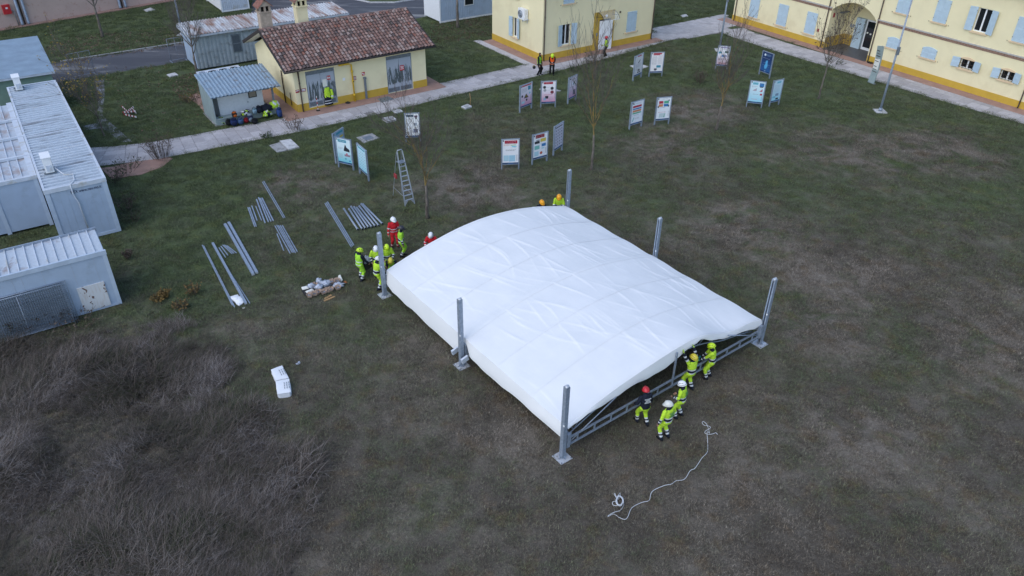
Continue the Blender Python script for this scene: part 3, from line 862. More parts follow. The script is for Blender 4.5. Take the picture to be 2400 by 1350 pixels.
# roof deck, verge boards and single tiles
rx0, rx1, ey0, ey1 = -0.72, 11.3, -0.45, SD + 0.42
rk = M()
for (ya, za, yb, zb) in ((ey0, EZ, RY, RZ), (ey1, EZ, RY, RZ)):
    rk.add([(rx0, ya, za), (rx1, ya, za), (rx1, yb, zb), (rx0, yb, zb), (rx0, ya, za - 0.12), (rx1, ya, za - 0.12), (rx1, yb, zb - 0.12), (rx0, yb, zb - 0.12)],
           [(0, 1, 2, 3), (7, 6, 5, 4), (0, 4, 5, 1), (1, 5, 6, 2), (3, 7, 4, 0)])
roof = rk.obj('roof', mk('roof_deck', (0.07, 0.05, 0.045), 0.9), sh); orient_out(roof)
vb = M()
for x in (rx0 - 0.03, rx1 + 0.01):
    vb.bar((x, ey0 - 0.03, EZ - 0.02), (x, RY, RZ - 0.0), 0.05, 0.2); vb.bar((x, ey1 + 0.03, EZ - 0.02), (x, RY, RZ - 0.0), 0.05, 0.2)
vb.tube([(rx0 - 0.05, ey0 - 0.07, EZ - 0.03), (rx1 + 0.05, ey0 - 0.07, EZ - 0.03)], 0.075, 8); vb.tube([(rx0, ey1 + 0.07, EZ - 0.03), (rx1, ey1 + 0.07, EZ - 0.03)], 0.075, 8)
vb.obj('gutter', mk('gutter_brown', (0.04, 0.032, 0.03), 0.5), roof)
fs = M(); fs.add([(rx0, ey0, EZ - .125), (rx1, ey0, EZ - .125), (rx1, 0.0, 3.03), (rx0, 0.0, 3.03)], [(3, 2, 1, 0)])
xg = rx0 + 0.01
for (a, b, c, d) in ((ey0, EZ - .13, RY, RZ - .13), (ey1, EZ - .13, RY, RZ - .13)): fs.add([(xg, a, b), (0, a, b), (0, c, d), (xg, c, d)], [(0, 1, 2, 3)])
fs.obj('soffit', MT['white_paint'], roof)
tcol = [(0.22, 0.13, 0.108), (0.27, 0.175, 0.15), (0.165, 0.105, 0.092), (0.31, 0.235, 0.21), (0.10, 0.075, 0.07), (0.23, 0.105, 0.078)]
TM = [mat('roof_tile_%d' % k, c, 0.85, 0, 0.3, 7, stain=(0.09, 0.08, 0.07), stain_amt=0.35, stain_scale=4) for k, c in enumerate(tcol)]
SLO = math.hypot(RY - ey0, RZ - EZ); DIRY, DIRZ = (RY - ey0) / SLO, (RZ - EZ) / SLO
NC, NR = 44, 14
tw, tl = (rx1 - rx0) / NC, SLO / NR * 1.18
def tile_pts(x, s0, drop=0.0, back=False):
    # tapered half barrel running up the slope; returns outer and inner rings
    v = []
    for e_, (s, r) in enumerate(((s0 - 0.03, tw * 0.47), (s0 + tl, tw * 0.36))):
        lift = 0.055 if e_ == 0 else 0.02
        for rad in (r, r - 0.018):
            for k in range(6):
                a = math.pi * k / 5
                xx = x + rad * math.cos(a); hgt = rad * math.sin(a) * 0.85 + lift
                y = ey0 + DIRY * s - DIRZ * hgt; z = EZ + DIRZ * s + DIRY * hgt
                if back: y = RY + (RY - y) * (ey1 - RY) / (RY - ey0)
                v.append((xx, y, z))
    return v
TFC = []
for k in range(5):
    TFC += [(k, k + 1, 12 + k + 1, 12 + k), (k + 1, k, 6 + k, 6 + k + 1), (12 + k, 12 + k + 1, 18 + k + 1, 18 + k)]
tmesh = []
for q in range(len(TM)):
    m = M().add(tile_pts(0, 0), TFC, 0, False); tmesh.append(m.mesh('roof_tile', TM[q]))
rest = M(); cnt = 0
for r in range(NR):
    for c in range(NC):
        x = rx0 + (c + 0.5) * tw + random.uniform(-.008, .008); s0 = r * SLO / NR + random.uniform(-.02, .02); q = random.choices(range(6), (5, 5, 4, 3, 2, 2))[0]
        if cnt < 300:
            o = ob('roof_tile', tmesh[q], roof, (x, DIRY * s0, DIRZ * s0)); o.rotation_euler = (0, 0, random.uniform(-.02, .02)); cnt += 1
        else: rest.add(tile_pts(x, s0), TFC, q)
        rest.add(tile_pts(x, s0, back=True), [tuple(reversed(f)) for f in TFC], q)
    # trough tiles between
for c in range(NC + 1):
    xx = rx0 + c * tw
    rest.add([(xx - tw * .2, ey0 - .03, EZ + .012), (xx + tw * .2, ey0 - .03, EZ + .012), (xx + tw * .2, RY, RZ + .012), (xx - tw * .2, RY, RZ + .012)], [(0, 1, 2, 3)], 4)
stuff(rest.obj('upper_roof_tiles', TM, roof))
for c in range(30):
    m = M(); x = rx0 + 0.2 + c * 0.4; v = []
    for xx, r in ((x - 0.21, 0.12), (x + 0.23, 0.10)):
        for k in range(7): a = math.pi * k / 6; v.append((xx, RY + r * math.cos(a) * 1.1, RZ + 0.03 + r * math.sin(a)))
    m.add(v, [(k, k + 1, 8 + k, 7 + k) for k in range(6)] + [tuple(range(7))]); m.obj('ridge_tile', TM[c % 4], roof)
# chimneys
def chimney(x, y, m, zb):
    c = M(); c.box(x - 0.42, x + 0.42, y - 0.36, y + 0.36, zb, 6.15); ch = c.obj('chimney', m, sh)
    t = M(); t.box(x - 0.5, x + 0.5, y - 0.44, y + 0.44, 6.15, 6.22)
    for sx_ in (-1, 0, 1):
        for sy_ in (-1, 1): t.box(x + sx_ * 0.36 - 0.07, x + sx_ * 0.36 + 0.07, y + sy_ * 0.32 - 0.06, y + sy_ * 0.32 + 0.06, 6.22, 6.6)
    t.box(x - 0.34, x + 0.34, y - 0.2, y + 0.2, 6.23, 6.58, 1)
    t.add([(x - .5, y - .44, 6.6), (x + .5, y - .44, 6.6), (x + .5, y + .44, 6.6), (x - .5, y + .44, 6.6), (x, y - .44, 7.05), (x, y + .44, 7.05)], [(0, 1, 4), (3, 5, 2), (0, 3, 2, 1)])
    t.obj('chimney_head', [m, MT['dark_hole']], ch)
    g = M()
    for sgn in (-1, 1):
        for k in range(4):
            yy = y - 0.42 + k * 0.28
            g.add([(x + sgn * 0.6, yy - .13, 6.5), (x + sgn * 0.6, yy, 6.58), (x + sgn * 0.6, yy + .13, 6.5), (x, yy - .13, 7.06), (x, yy, 7.14), (x, yy + .13, 7.06)], [(0, 1, 4, 3), (1, 2, 5, 4)])
        g.bar((x + sgn * .3, y - .5, 6.8), (x + sgn * .3, y + .5, 6.8), 0.6, 0.02, up=(sgn * 0.75, 0, 1))
    g.tube([(x, y - .55, 7.1), (x, y + .55, 7.1)], 0.09, 8)
    g.obj('chimney_cap', TM[5], ch)
chimney(0.15, 4.9, mk('chimney_render', (0.42, 0.34, 0.27), 0.9, 0, 0.2, 4), 4.3)
chimney(3.0, 5.1, MT['cream'], 4.3)
downpipe(sh, TS, 0.35, 3.1, 0.06, 0.05); 
gy = M().tube([(3.45, -0.12, 2.95), (4.2, -0.12, 2.95), (4.42, -0.12, 2.85), (4.42, -0.16, 0.06)], 0.06, 8)
for z in (1.55, 0.5, 2.3): gy.tube([(4.42, -0.15, z), (4.42, -0.15, z + 0.14)], 0.085, 8)
gp = xf(gy, TS).obj('gas_pipe', MT['yellow_gas'], sh)
xf(M().tube([(4.42, -0.05, 1.62), (4.42, -0.32, 1.62)], 0.035, 6), TS).obj('valve', MT['black'], gp)
hp_ = M().box(5.33, 5.47, -0.16, -0.04, 0.06, 1.6); hp_.box(5.3, 5.5, -0.2, -0.02, 1.6, 1.75); xf(hp_, TS).obj('riser_post', MT['galv_dark'], sh)
def sign(parent, T, x, z, w, h, bg, marks, y=-0.012):
    s_ = xf(M().box(x, x + w, y, y + 0.01, z, z + h), T).obj('wall_sign', MT[bg], parent)
    k = M()
    for (a, b, c, d) in marks: k.box(x + a * w, x + b * w, y - 0.004, y - 0.0005, z + c * h, z + d * h)
    if marks: stuff(xf(k, T).obj('sign_print', MT['white_paint'], s_))
sign(sh, TS, 5.25, 1.85, 0.24, 0.26, 'red', [(.15, .45, .4, .8), (.5, .85, .2, .5)])
sign(sh, TS, 4.52, 1.62, 0.24, 0.3, 'red_dull', [(.1, .9, .78, .85), (.1, .9, .6, .68), (.1, .9, .42, .5), (.1, .9, .2, .3)])
sign(sh, TS, 6.4, 0.24, 0.34, 0.24, 'red', [(.1, .9, .6, .75), (.1, .6, .3, .45)])
sign(sh, TS, 8.45, 1.65, 0.36, 0.4, 'red', [(.1, .9, .72, .82), (.15, .85, .5, .6), (.1, .9, .25, .36)], 0.04)
sign(sh, TS, 2.5, 2.0, 0.26, 0.3, 'red', [(.15, .4, .2, .8), (.55, .85, .3, .7)], 0.05)
xf(M().box(2.12, 2.45, 0.045, 0.055, 1.55, 2.1), TS).obj('paper_notice', MT['paper'], sh)
sign(sh, TS, 3.68, 1.75, 0.2, 0.2, 'white_paint', [])
sign(sh, TS, 0.42, 1.5, 0.36, 0.24, 'red_dull', [(.1, .9, .55, .8), (.1, .9, .2, .4)])
sign(sh, TS, -0.0, 1.5, 0.28, 0.22, 'red_dull', [(.1, .9, .55, .8)])
vt = M(); vt.tube([(-0.06, 2.4, 2.5), (-0.06, 2.4, 0.06)], 0.045, 6); vt.tube([(-0.09, 1.0, 0.3), (-0.09, 1.0, 1.25)], 0.03, 6); vt.obj('side_pipe', MT['brown_metal'], sh)

# ---------------------------------------------------------------- lean-to cabin with blue metal roof
CB_O = G(*S(395, 1075)).xy
cb_ = thing('lean_to_cabin', 'open lean-to cabin with ribbed blue metal roof beside the tiled shed', 'cabin', (*CB_O, 0), A35)
FOOT.append(fr(CB_O, A35, [(0, 0), (4.3, 0), (4.3, 3.1), (0, 3.1)]))
BLU = mk('blue_roof', (0.25, 0.33, 0.40), 0.45, 0.15, 0.1, 3, stain=(0.2, 0.2, 0.2), stain_amt=0.25)
rr = M(); nw = 19
x0, x1, ya, yb, za, zb = -0.15, 4.75, -0.6, 3.0, 2.22, 2.85
for k in range(nw):
    a = x0 + (x1 - x0) * k / nw; w = (x1 - x0) / nw
    prof = [(0, 0), (w * .2, 0.045), (w * .45, 0.045), (w * .65, 0), (w, 0)]
    for (p, hp0), (q, hq0) in zip(prof[:-1], prof[1:]):
        rr.add([(a + p, ya, za + hp0), (a + q, ya, za + hq0), (a + q, yb, zb + hq0), (a + p, yb, zb + hp0), (a + p, ya, za + hp0 - .03), (a + q, ya, za + hq0 - .03)], [(0, 1, 2, 3), (4, 5, 1, 0)])
rr.add([(x0, ya, za - .06), (x1, ya, za - .06), (x1, yb, zb - .06), (x0, yb, zb - .06)], [(3, 2, 1, 0)])
rr.obj('roof', BLU, cb_)
lw = M(); lw.add([(0, 0, 0), (0, 3, 0), (0, 3, 2.78), (0, 0, 2.27), (0.06, 0, 0), (0.06, 3, 0), (0.06, 3, 2.78), (0.06, 0, 2.27)], [(0, 3, 2, 1), (4, 5, 6, 7), (0, 4, 7, 3), (1, 2, 6, 5)])
lw.obj('side_panel', MT['grey_green'], cb_)
fp = M(); fp.box(0.06, 4.3, -0.02, 0.5, 0, 0.42); fp.box(0.06, 4.3, -0.06, 0.52, 0.42, 0.46); fp.obj('front_ledge', MT['grey_green'], cb_)
M().box(4.2, 4.32, -0.1, 0.02, 0.46, 2.2).obj('post', MT['galv_dark'], cb_)
M().box(-0.1, 4.4, -0.08, 3.05, -0.02, 0.03).obj('floor_slab', MT['concrete'], cb_)
cbx = M(); cbx.box(0.55, 3.75, 0.7, 2.5, 0.12, 2.0); 
cab = cbx.obj('equipment_cabinet', MT['white_paint'], cb_)
cdm = M()
for a, b in ((0.62, 1.62), (1.65, 2.65), (2.68, 3.68)): cdm.box(a, b, 0.685, 0.7, 0.2, 1.94)
cdm.obj('cabinet_door', MT['white_paint'], cab)
wf = M(); wf.box(2.72, 3.32, 0.665, 0.685, 1.3, 1.78); wf.obj('cabinet_window', MT['rubber'], cab)
M().box(2.78, 3.26, 0.655, 0.665, 1.36, 1.72).obj('pane', mk('sand_glass', (0.3, 0.26, 0.2), 0.2), cab)
hh_ = M()
for a, z in ((1.62, 1.7), (1.62, 0.45), (2.65, 1.0), (3.62, 1.7), (3.62, 0.45)): hh_.box(a - 0.07, a, 0.665, 0.685, z, z + 0.07)
stuff(hh_.obj('hinge', MT['galv_dark'], cab))
# three-fan cooling unit behind it
FU = thing('cooling_unit', 'white rooftop style cooling unit with three round fans behind the lean-to cabin', 'air conditioner', (*fr(CB_O, A35, [(0.9, 5.4)])[0], 0), A35)
FOOT.append(fr(CB_O, A35, [(0.9, 5.4), (4.1, 5.4), (4.1, 7.3), (0.9, 7.3)]))
fb = M(); fb.box(0, 3.2, 0, 1.7, 0.15, 1.75); fb.box(0.05, 3.15, 0.05, 1.65, 0.0, 0.15); fb.obj('body', MT['white_dirty'], FU)
for k in range(3):
    cx = 1.0 + k * 0.82; f = M()
    f.tube([(cx, 0.85, 1.75), (cx, 0.85, 1.82)], 0.37, 18); fo = f.obj('fan_ring', MT['white_paint'], FU)
    M().tube([(cx, 0.85, 1.821), (cx, 0.85, 1.826)], 0.33, 18).obj('fan_opening', MT['dark_hole'], fo)
    g = M()
    for a in range(6):
        an = a * math.pi / 3; g.bar((cx, .85, 1.835), (cx + .32 * math.cos(an), .85 + .32 * math.sin(an), 1.835), 0.09, 0.01)
    g.obj('fan_blade', MT['rubber'], fo)
M().box(0.12, 0.55, 0.2, 1.5, 1.751, 1.765).obj('top_panel', MT['galv'], FU)
# ================================================================ SITE CABINS AND CONTAINERS
def corr(mb, x0, x1, z0, z1, pitch=0.25, dep=0.035, y=0.0, mi=0):
    n = max(1, int(round((x1 - x0) / pitch))); w = (x1 - x0) / n
    for k in range(n):
        a = x0 + k * w
        pr = [(0, 0), (w * .45, 0), (w * .55, dep), (w * .9, dep), (w, 0)]
        for (p, d), (q, e) in zip(pr[:-1], pr[1:]):
            mb.add([(a + p, y + d, z0), (a + q, y + e, z0), (a + q, y + e, z1), (a + p, y + d, z1)], [(0, 1, 2, 3)], mi)
    return mb
def K2(x, y): return (x * 480 / 2025, 160 + y * 480 / 2025)
def K3(x, y): return (x * 400 / 1500, 440 + y * 400 / 1500)
A34 = R(34.0)
def rust_roof(name, base, rust, sc=0.9, amt=0.0, an=(1, 1, 1)):
    m, nt, bs = newmat(name); o = objco(nt)
    a = noise_n(nt, mapping(nt, o, an), sc, 7, 0.68, 0.4); b = noise_n(nt, o, 7, 4, 0.7)
    c = ramp(nt, b, [(0.3, [x * .88 for x in base]), (0.7, [x * 1.08 for x in base])])
    c = mixc(nt, ramp(nt, a, [(0.52 - amt, 0.0), (0.60 - amt, 0.55), (0.68 - amt, 1.0)]), c, rust)
    L(nt, c, bs.inputs['Base Color']); bs.inputs['Roughness'].default_value = 0.55; return m

# ---- long white cabin with transverse ribs
CM = G(*K3(1065, 385)).xy
cm = thing('long_site_cabin', 'long white site cabin with ribbed roof, web address on its end and rooftop units', 'cabin', (*CM, 0), A34)
FOOT.append(fr(CM, A34, [(-2.85, 0), (0, 0), (0, 18), (-2.85, 18)]))
ZC = 3.2; LC = 17.9
w = M(); w.box(-2.83, 0, 0, LC, 0.15, ZC - 0.16); w.obj('wall', MT['cont_wall'], cm)
fb = M()
for x in (-2.86, -0.19):
    for y in (-0.03, LC - 0.18): M().box(x, x + 0.22, y, y + 0.21, 0.05, ZC - 0.2).obj('corner_post', MT['cont_frame'], cm)
fb.box(-2.64, -0.19, -0.03, 0.15, 0.05, 0.22)
fb.obj('corner_frame', MT['cont_frame'], cm)
ed = M(); ed.box(-2.88, 0.05, -0.05, 0.10, ZC - 0.2, ZC + 0.02); ed.box(-2.88, 0.05, LC - 0.1, LC + 0.05, ZC - 0.2, ZC + 0.02); ed.box(-0.07, 0.05, 0.1, LC - 0.1, ZC - 0.2, ZC + 0.02); ed.box(-2.88, -2.76, 0.1, LC - 0.1, ZC - 0.2, ZC + 0.02)
ed.obj('roof_edge', MT['white_dirty'], cm)
RIB = rust_roof('ribbed_white_roof', (0.47, 0.53, 0.59), (0.20, 0.21, 0.23), 1.1, -0.01, (0.25, 1.6, 1))
rm = M(); ny = 46; wy = (LC - 0.2) / ny
for k in range(ny):
    a = 0.1 + k * wy; pr = [(0, 0), (wy * .10, 0.11), (wy * .42, 0.11), (wy * .52, 0), (wy, 0)]
    for (p, h), (q, h2) in zip(pr[:-1], pr[1:]):
        rm.add([(-2.76, a + p, ZC - 0.10 + h), (-0.07, a + p, ZC - 0.10 + h), (-0.07, a + q, ZC - 0.10 + h2), (-2.76, a + q, ZC - 0.10 + h2)], [(0, 1, 2, 3)])
rr_ = rm.obj('roof', RIB, cm)
for y in (2.5, 5.2, 8.0, 10.4, 12.9, 15.4): M().box(-2.76, 0.05, y - 0.04, y + 0.05, ZC - 0.06, ZC + 0.015).obj('roof_joint', MT['white_dirty'], rr_)
st = M()
for k in range(7): st.box(-2.6 + k * 0.36, -2.593 + k * 0.36, -0.006, 0.0, 0.25, ZC - 0.2)
st.obj('panel_joint', mk('joint_grey', (0.4, 0.43, 0.47), 0.6), cm)
pp = M().tube([(-2.0, 2.0, 3.5), (-1.7, 1.4, 3.25), (-1.3, 1.2, 3.24), (-1.35, 0.4, 3.24), (-1.62, -0.06, 3.24), (-1.62, -0.06, 2.7), (-1.5, -0.07, 2.2), (-1.45, -0.06, 0.3)], 0.035, 6)
pp.obj('refrigerant_pipe', MT['white_dirty'], cm)
tc = bpy.data.curves.new('web_text', 'FONT'); tc.body = 'NEX www.nex.mo.it'; tc.size = 0.2; tc.extrude = 0.002
to = bpy.data.objects.new('tmp', tc); col.objects.link(to)
bpy.context.view_layer.update()
tme = bpy.data.meshes.new_from_object(to.evaluated_get(bpy.context.evaluated_depsgraph_get())); bpy.data.objects.remove(to)
tme.materials.clear(); tme.materials.append(mk('sign_blue', (0.015, 0.02, 0.06), 0.6))
t_ = ob('lettering', tme, cm, (-1.72, -0.012, 2.72)); t_.rotation_euler = (math.pi / 2, 0, 0); t_.scale = (0.86, 1.15, 1)
def ac_box(parent_name, label, p, rz):
    t = thing('rooftop_air_conditioner', label, 'air conditioner', p, rz)
    b = M(); b.box(-0.2, 0.2, -0.42, 0.42, 0.1, 0.9); b.obj('body', MT['white_paint'], t)
    M().box(-0.23, 0.23, -0.45, 0.45, 0.9, 0.93).obj('lid', MT['white_paint'], t)
    f = M()
    for y in (-0.3, 0.3): f.box(-0.3, 0.3, y - 0.03, y + 0.03, 0, 0.1)
    f.obj('foot', MT['galv_dark'], t)
    g = M(); g.tube([(0.205, 0, 0.5), (0.215, 0, 0.5)], 0.3, 16); g.obj('fan_grille', MT['galv_dark'], t)
    v = M(); v.box(-0.12, 0.12, -0.47, -0.42, 0.2, 0.5); v.obj('valve_cover', MT['white_dirty'], t)
    return t
ac_box('a', 'white air conditioner at the lettered end of the long cabin roof', (*fr(CM, A34, [(-2.25, 2.3)])[0], ZC + 0.0), A34)
ac_box('b', 'white air conditioner on the long cabin roof next to the green prefab', (*fr(CM, A34, [(-2.2, 17.1)])[0], ZC + 0.0), A34)

# ---- cabin row beside it with lengthwise ribs and cross rails
C2 = fr(CM, A34, [(-2.92, 2.7)])[0]
c2 = thing('railed_site_cabin', 'grey white site cabin with lengthwise roof ribs and raised cross rails', 'cabin', (*C2, 0), A34)
FOOT.append(fr(C2, A34, [(-9, 0), (0, 0), (0, 13), (-9, 13)]))
w = M(); w.box(-9, 0, 0, 12.6, 0.15, 2.82); w.obj('wall', MT['cont_wall'], c2)
f = M()
for x in (-0.2, -2.2, -4.4, -6.6, -8.8): M().box(x, x + 0.2, -0.03, 0.12, 0.05, 2.85).obj('corner_post', MT['cont_frame'], c2)
M().box(-9.02, 0.03, -0.06, 0.14, 2.82, 3.02).obj('roof_edge', MT['white_dirty'], c2)
r = M().box(-9, -0.02, 0.14, 12.6, 2.82, 2.90).obj('roof', rust_roof('railed_roof', (0.44, 0.49, 0.55), (0.33, 0.27, 0.25), 0.7, 0.03), c2)
for k in range(21):
    x = -0.25 - k * 0.42; M().box(x, x + 0.05, 0.14, 12.6, 2.90, 2.95).obj('roof_rib', MT['white_dirty'], r)
for y in (3.0, 6.1, 9.2): M().bar((-9, y, 3.0), (0.05, y, 3.0), 0.16, 0.14).obj('cross_rail', MT['white_dirty'], r)
M().box(-0.28, 0.02, 0.14, 12.6, 2.9, 3.03).obj('side_rail', MT['white_dirty'], r)
wn_ = M(); wn_.box(-3.45, -2.45, -0.05, 0.0, 1.15, 2.2); wo_ = wn_.obj('window', MT['white_paint'], c2); M().box(-3.38, -2.52, -0.06, -0.05, 1.22, 2.13).obj('pane', MT['glass_dark'], wo_)

# ---- small cabin in front with standing seams, rusty plate
CF = G(*K3(1070, 1020)).xy
cf = thing('seamed_site_cabin', 'white site cabin with standing seam roof and a rusty square plate on its wall', 'cabin', (*CF, 0), A34)
FOOT.append(fr(CF, A34, [(-8.6, 0), (0, 0), (0, 2.5), (-8.6, 2.5)]))
M().box(-8.6, 0, 0, 2.45, 0.12, 2.72).obj('wall', MT['cont_wall'], cf)
f = M(); f.box(-0.14, 0.03, -0.03, 0.15, 0.03, 2.72); f.box(-8.6, -0.14, -0.025, 0.1, 0.03, 0.14); f.box(-0.14, 0.03, 2.33, 2.48, 0.03, 2.72); f.obj('corner_frame', MT['cont_frame'], cf)
M().box(-8.62, 0.05, -0.05, 0.06, 2.72, 2.93).obj('roof_edge', MT['cont_frame'], cf)
M().box(-8.62, 0.05, 2.42, 2.5, 2.72, 2.93).obj('roof_edge', MT['galv'], cf)
SEAM = rust_roof('seam_roof', (0.47, 0.53, 0.59), (0.24, 0.17, 0.15), 1.0, -0.05, (1, 0.6, 1))
rfx = M().box(-8.6, 0, 0.06, 2.42, 2.72, 2.80).obj('roof', SEAM, cf)
for k in range(23):
    x = -8.6 + k * 0.374
    M().box(x + 0.025, min(x + 0.352, 0.04), 0.06, 2.42, 2.80, 2.83 + random.uniform(0, .006)).obj('roof_panel', SEAM, rfx)
    M().box(x - 0.022, x + 0.022, 0.06, 2.42, 2.80, 2.89).obj('roof_seam', MT['white_dirty'], rfx)
st = M()
for x in (-0.55, -1.45, -2.6, -3.4, -3.75): st.box(x, x + 0.01, -0.006, 0, 0.16, 2.7)
st.obj('panel_joint', MT['joint_grey'] if 'joint_grey' in MT else MT['galv'], cf)
def rustplate():
    m, nt, bs = newmat('rusty_white'); o = objco(nt)
    a = noise_n(nt, o, 3.4, 3, 0.5, 0.6); b = noise_n(nt, mapping(nt, o, (9, 1, 1.2)), 1.4, 4, 0.6)
    c = mixc(nt, ramp(nt, b, [(0.5, 0.0), (0.75, 0.5)]), (0.62, 0.63, 0.64), (0.45, 0.33, 0.22))
    c = mixc(nt, ramp(nt, a, [(0.63, 0.0), (0.66, 1.0)]), c, (0.10, 0.035, 0.02))
    L(nt, c, bs.inputs['Base Color']); bs.inputs['Roughness'].default_value = 0.6; return m
M().box(-1.55, -0.42, -0.05, -0.001, 0.15, 1.42).obj('rusty_plate', rustplate(), cf)
# stack of mesh fence panels leaning on that cabin
def fence_panel(name, label, loc, rz, wdt, hgt, lean, group=None, nx=26, nz=8, mesh_r=0.004, feet=False):
    t = thing(name, label, 'fence panel', loc, rz, group)
    f = M(); fy = math.sin(lean); fz = math.cos(lean)
    P_ = lambda x, z: (x, z * fy, z * fz)
    f.tube([P_(0, 0), P_(0, hgt), P_(wdt, hgt), P_(wdt, 0)], 0.021, 6); f.tube([P_(0, 0.15), P_(wdt, 0.15)], 0.019, 6); f.tube([P_(wdt * .5, .15), P_(wdt * .5, hgt)], 0.014, 6)
    f.obj('frame', MT['galv'], t)
    w_ = M()
    for k in range(1, nx): w_.tube([P_(wdt * k / nx, .15), P_(wdt * k / nx, hgt)], mesh_r, 3, cap=False)
    for k in range(1, nz): w_.tube([P_(0, .15 + (hgt - .15) * k / nz), P_(wdt, .15 + (hgt - .15) * k / nz)], mesh_r, 3, cap=False)
    w_.obj('wire_mesh', MT['galv_dark'], t)
    if feet:
        g = M()
        for x in (0, wdt): g.bar((x, -0.35, 0.03), (x, 0.35, 0.03), 0.06, 0.06)
        g.obj('foot', MT['galv'], t)
    return t
for k in range(5):
    fence_panel('mesh_fence_panel', 'galvanised mesh fence panel in the stack leaning on the seamed cabin', (*fr(CF, A34, [(-5.55 + (k % 3) * 0.09, -0.62 + k * 0.09)])[0], 0.02), A34, 3.5, 2.0 - (k % 2) * 0.05, R(10), 'stacked mesh fence panels', 40, 10, 0.006)

# ---- green prefab with blue grey roof
GP = (-32.9, 53.7)
gp_ = thing('green_prefab', 'green walled prefab hut with flat grey blue ribbed roof beside the road', 'hut', (*GP, 0), A34)
FOOT.append(fr(GP, A34, [(-12, 0), (0, 0), (0, 8), (-12, 8)]))
M().box(-12, 0, 0, 7.9, 0, 2.95).obj('wall', MT['green_panel'], gp_)
BGR = mk('blue_grey_roof', (0.26, 0.34, 0.42), 0.55, 0.1, 0.12, 1.2)
rm = M(); n = 60; wy = 8.5 / n
zz = lambda y: 3.02 + 0.05 * y
for k in range(n):
    a = -0.35 + k * wy
    for p, q, h, h2 in ((0, .5, 0, 0), (.5, .62, 0, .03), (.62, .88, .03, .03), (.88, 1, .03, 0)):
        y0, y1 = a + p * wy, a + q * wy
        rm.add([(-12.3, y0, zz(y0) + h), (0.25, y0, zz(y0) + h), (0.25, y1, zz(y1) + h2), (-12.3, y1, zz(y1) + h2)], [(0, 1, 2, 3)])
rm.obj('roof', BGR, gp_)
e_ = M(); e_.box(-12.3, 0.25, -0.33, -0.27, 2.85, 3.0); e_.add([(0.24, -0.33, 2.85), (0.24, 8.1, 3.2), (0.24, 8.1, 3.42), (0.24, -0.33, 3.0)], [(0, 1, 2, 3)])
e_.obj('fascia', MT['white_dirty'], gp_)
bkm = M()
for x in (-0.5, -2.1, -3.7): bkm.box(x, x + 0.12, -0.3, 0, 2.75, 2.85)
bkm.obj('eave_bracket', MT['galv_dark'], gp_)

# ---- grey corrugated container with rusty roof behind the shed
GC = G(*S(240, 605)).xy
gc = thing('corrugated_container', 'long grey corrugated container hut with rusty ribbed roof behind the tiled shed', 'container', (*GC, 0), A35)
FOOT.append(fr(GC, A35, [(0, 0), (13.5, 0), (13.5, 3.3), (0, 3.3)]))
GW = mk('grey_sheet', (0.40, 0.45, 0.48), 0.5, 0.1, 0.12, 1.5, stain=(0.25, 0.27, 0.28), stain_amt=0.3)
corr(cw := M(), 0, 13.5, 0.15, 2.85, 0.33, 0.04)
cw.obj('front_wall', GW, gc)
ew = corr(M(), 0, 3.3, 0.15, 2.85, 0.33, 0.04); xf(ew, T_face((0, 3.3), -math.pi / 2)).obj('end_wall', MT['cont_wall'], gc)
M().box(0.06, 13.5, 0.06, 3.3, 0.1, 2.8).obj('core', MT['galv_dark'], gc)
RR = rust_roof('rusty_roof', (0.52, 0.53, 0.54), (0.22, 0.095, 0.045), 0.8, 0.06, (1.2, 0.22, 1))
rm = M(); n = 56; wx = 13.9 / n
for k in range(n):
    a = -0.2 + k * wx
    for p, q, h, h2 in ((0, .45, 0, 0), (.45, .58, 0, .06), (.58, .86, .06, .06), (.86, 1, .06, 0)):
        rm.add([(a + p * wx, -0.3, 2.95 + h), (a + q * wx, -0.3, 2.95 + h2), (a + q * wx, 3.45, 3.12 + h2), (a + p * wx, 3.45, 3.12 + h)], [(0, 1, 2, 3)])
rm.obj('roof', RR, gc)
M().box(-0.2, 13.7, -0.3, -0.22, 2.78, 2.94).obj('eave_board', MT['white_dirty'], gc)
M().box(-0.28, -0.2, -0.3, 3.45, 2.78, 3.05).obj('end_board', MT['white_dirty'], gc)
wf = M(); wf.box(3.1, 3.85, -0.05, -0.002, 1.05, 2.5); wo_ = wf.obj('window', MT['galv_dark'], gc)
for z in (1.12, 1.8): M().box(3.18, 3.77, -0.06, -0.051, z, z + 0.6).obj('pane', mk('grey_glass', (0.10, 0.12, 0.14), 0.1), wo_)

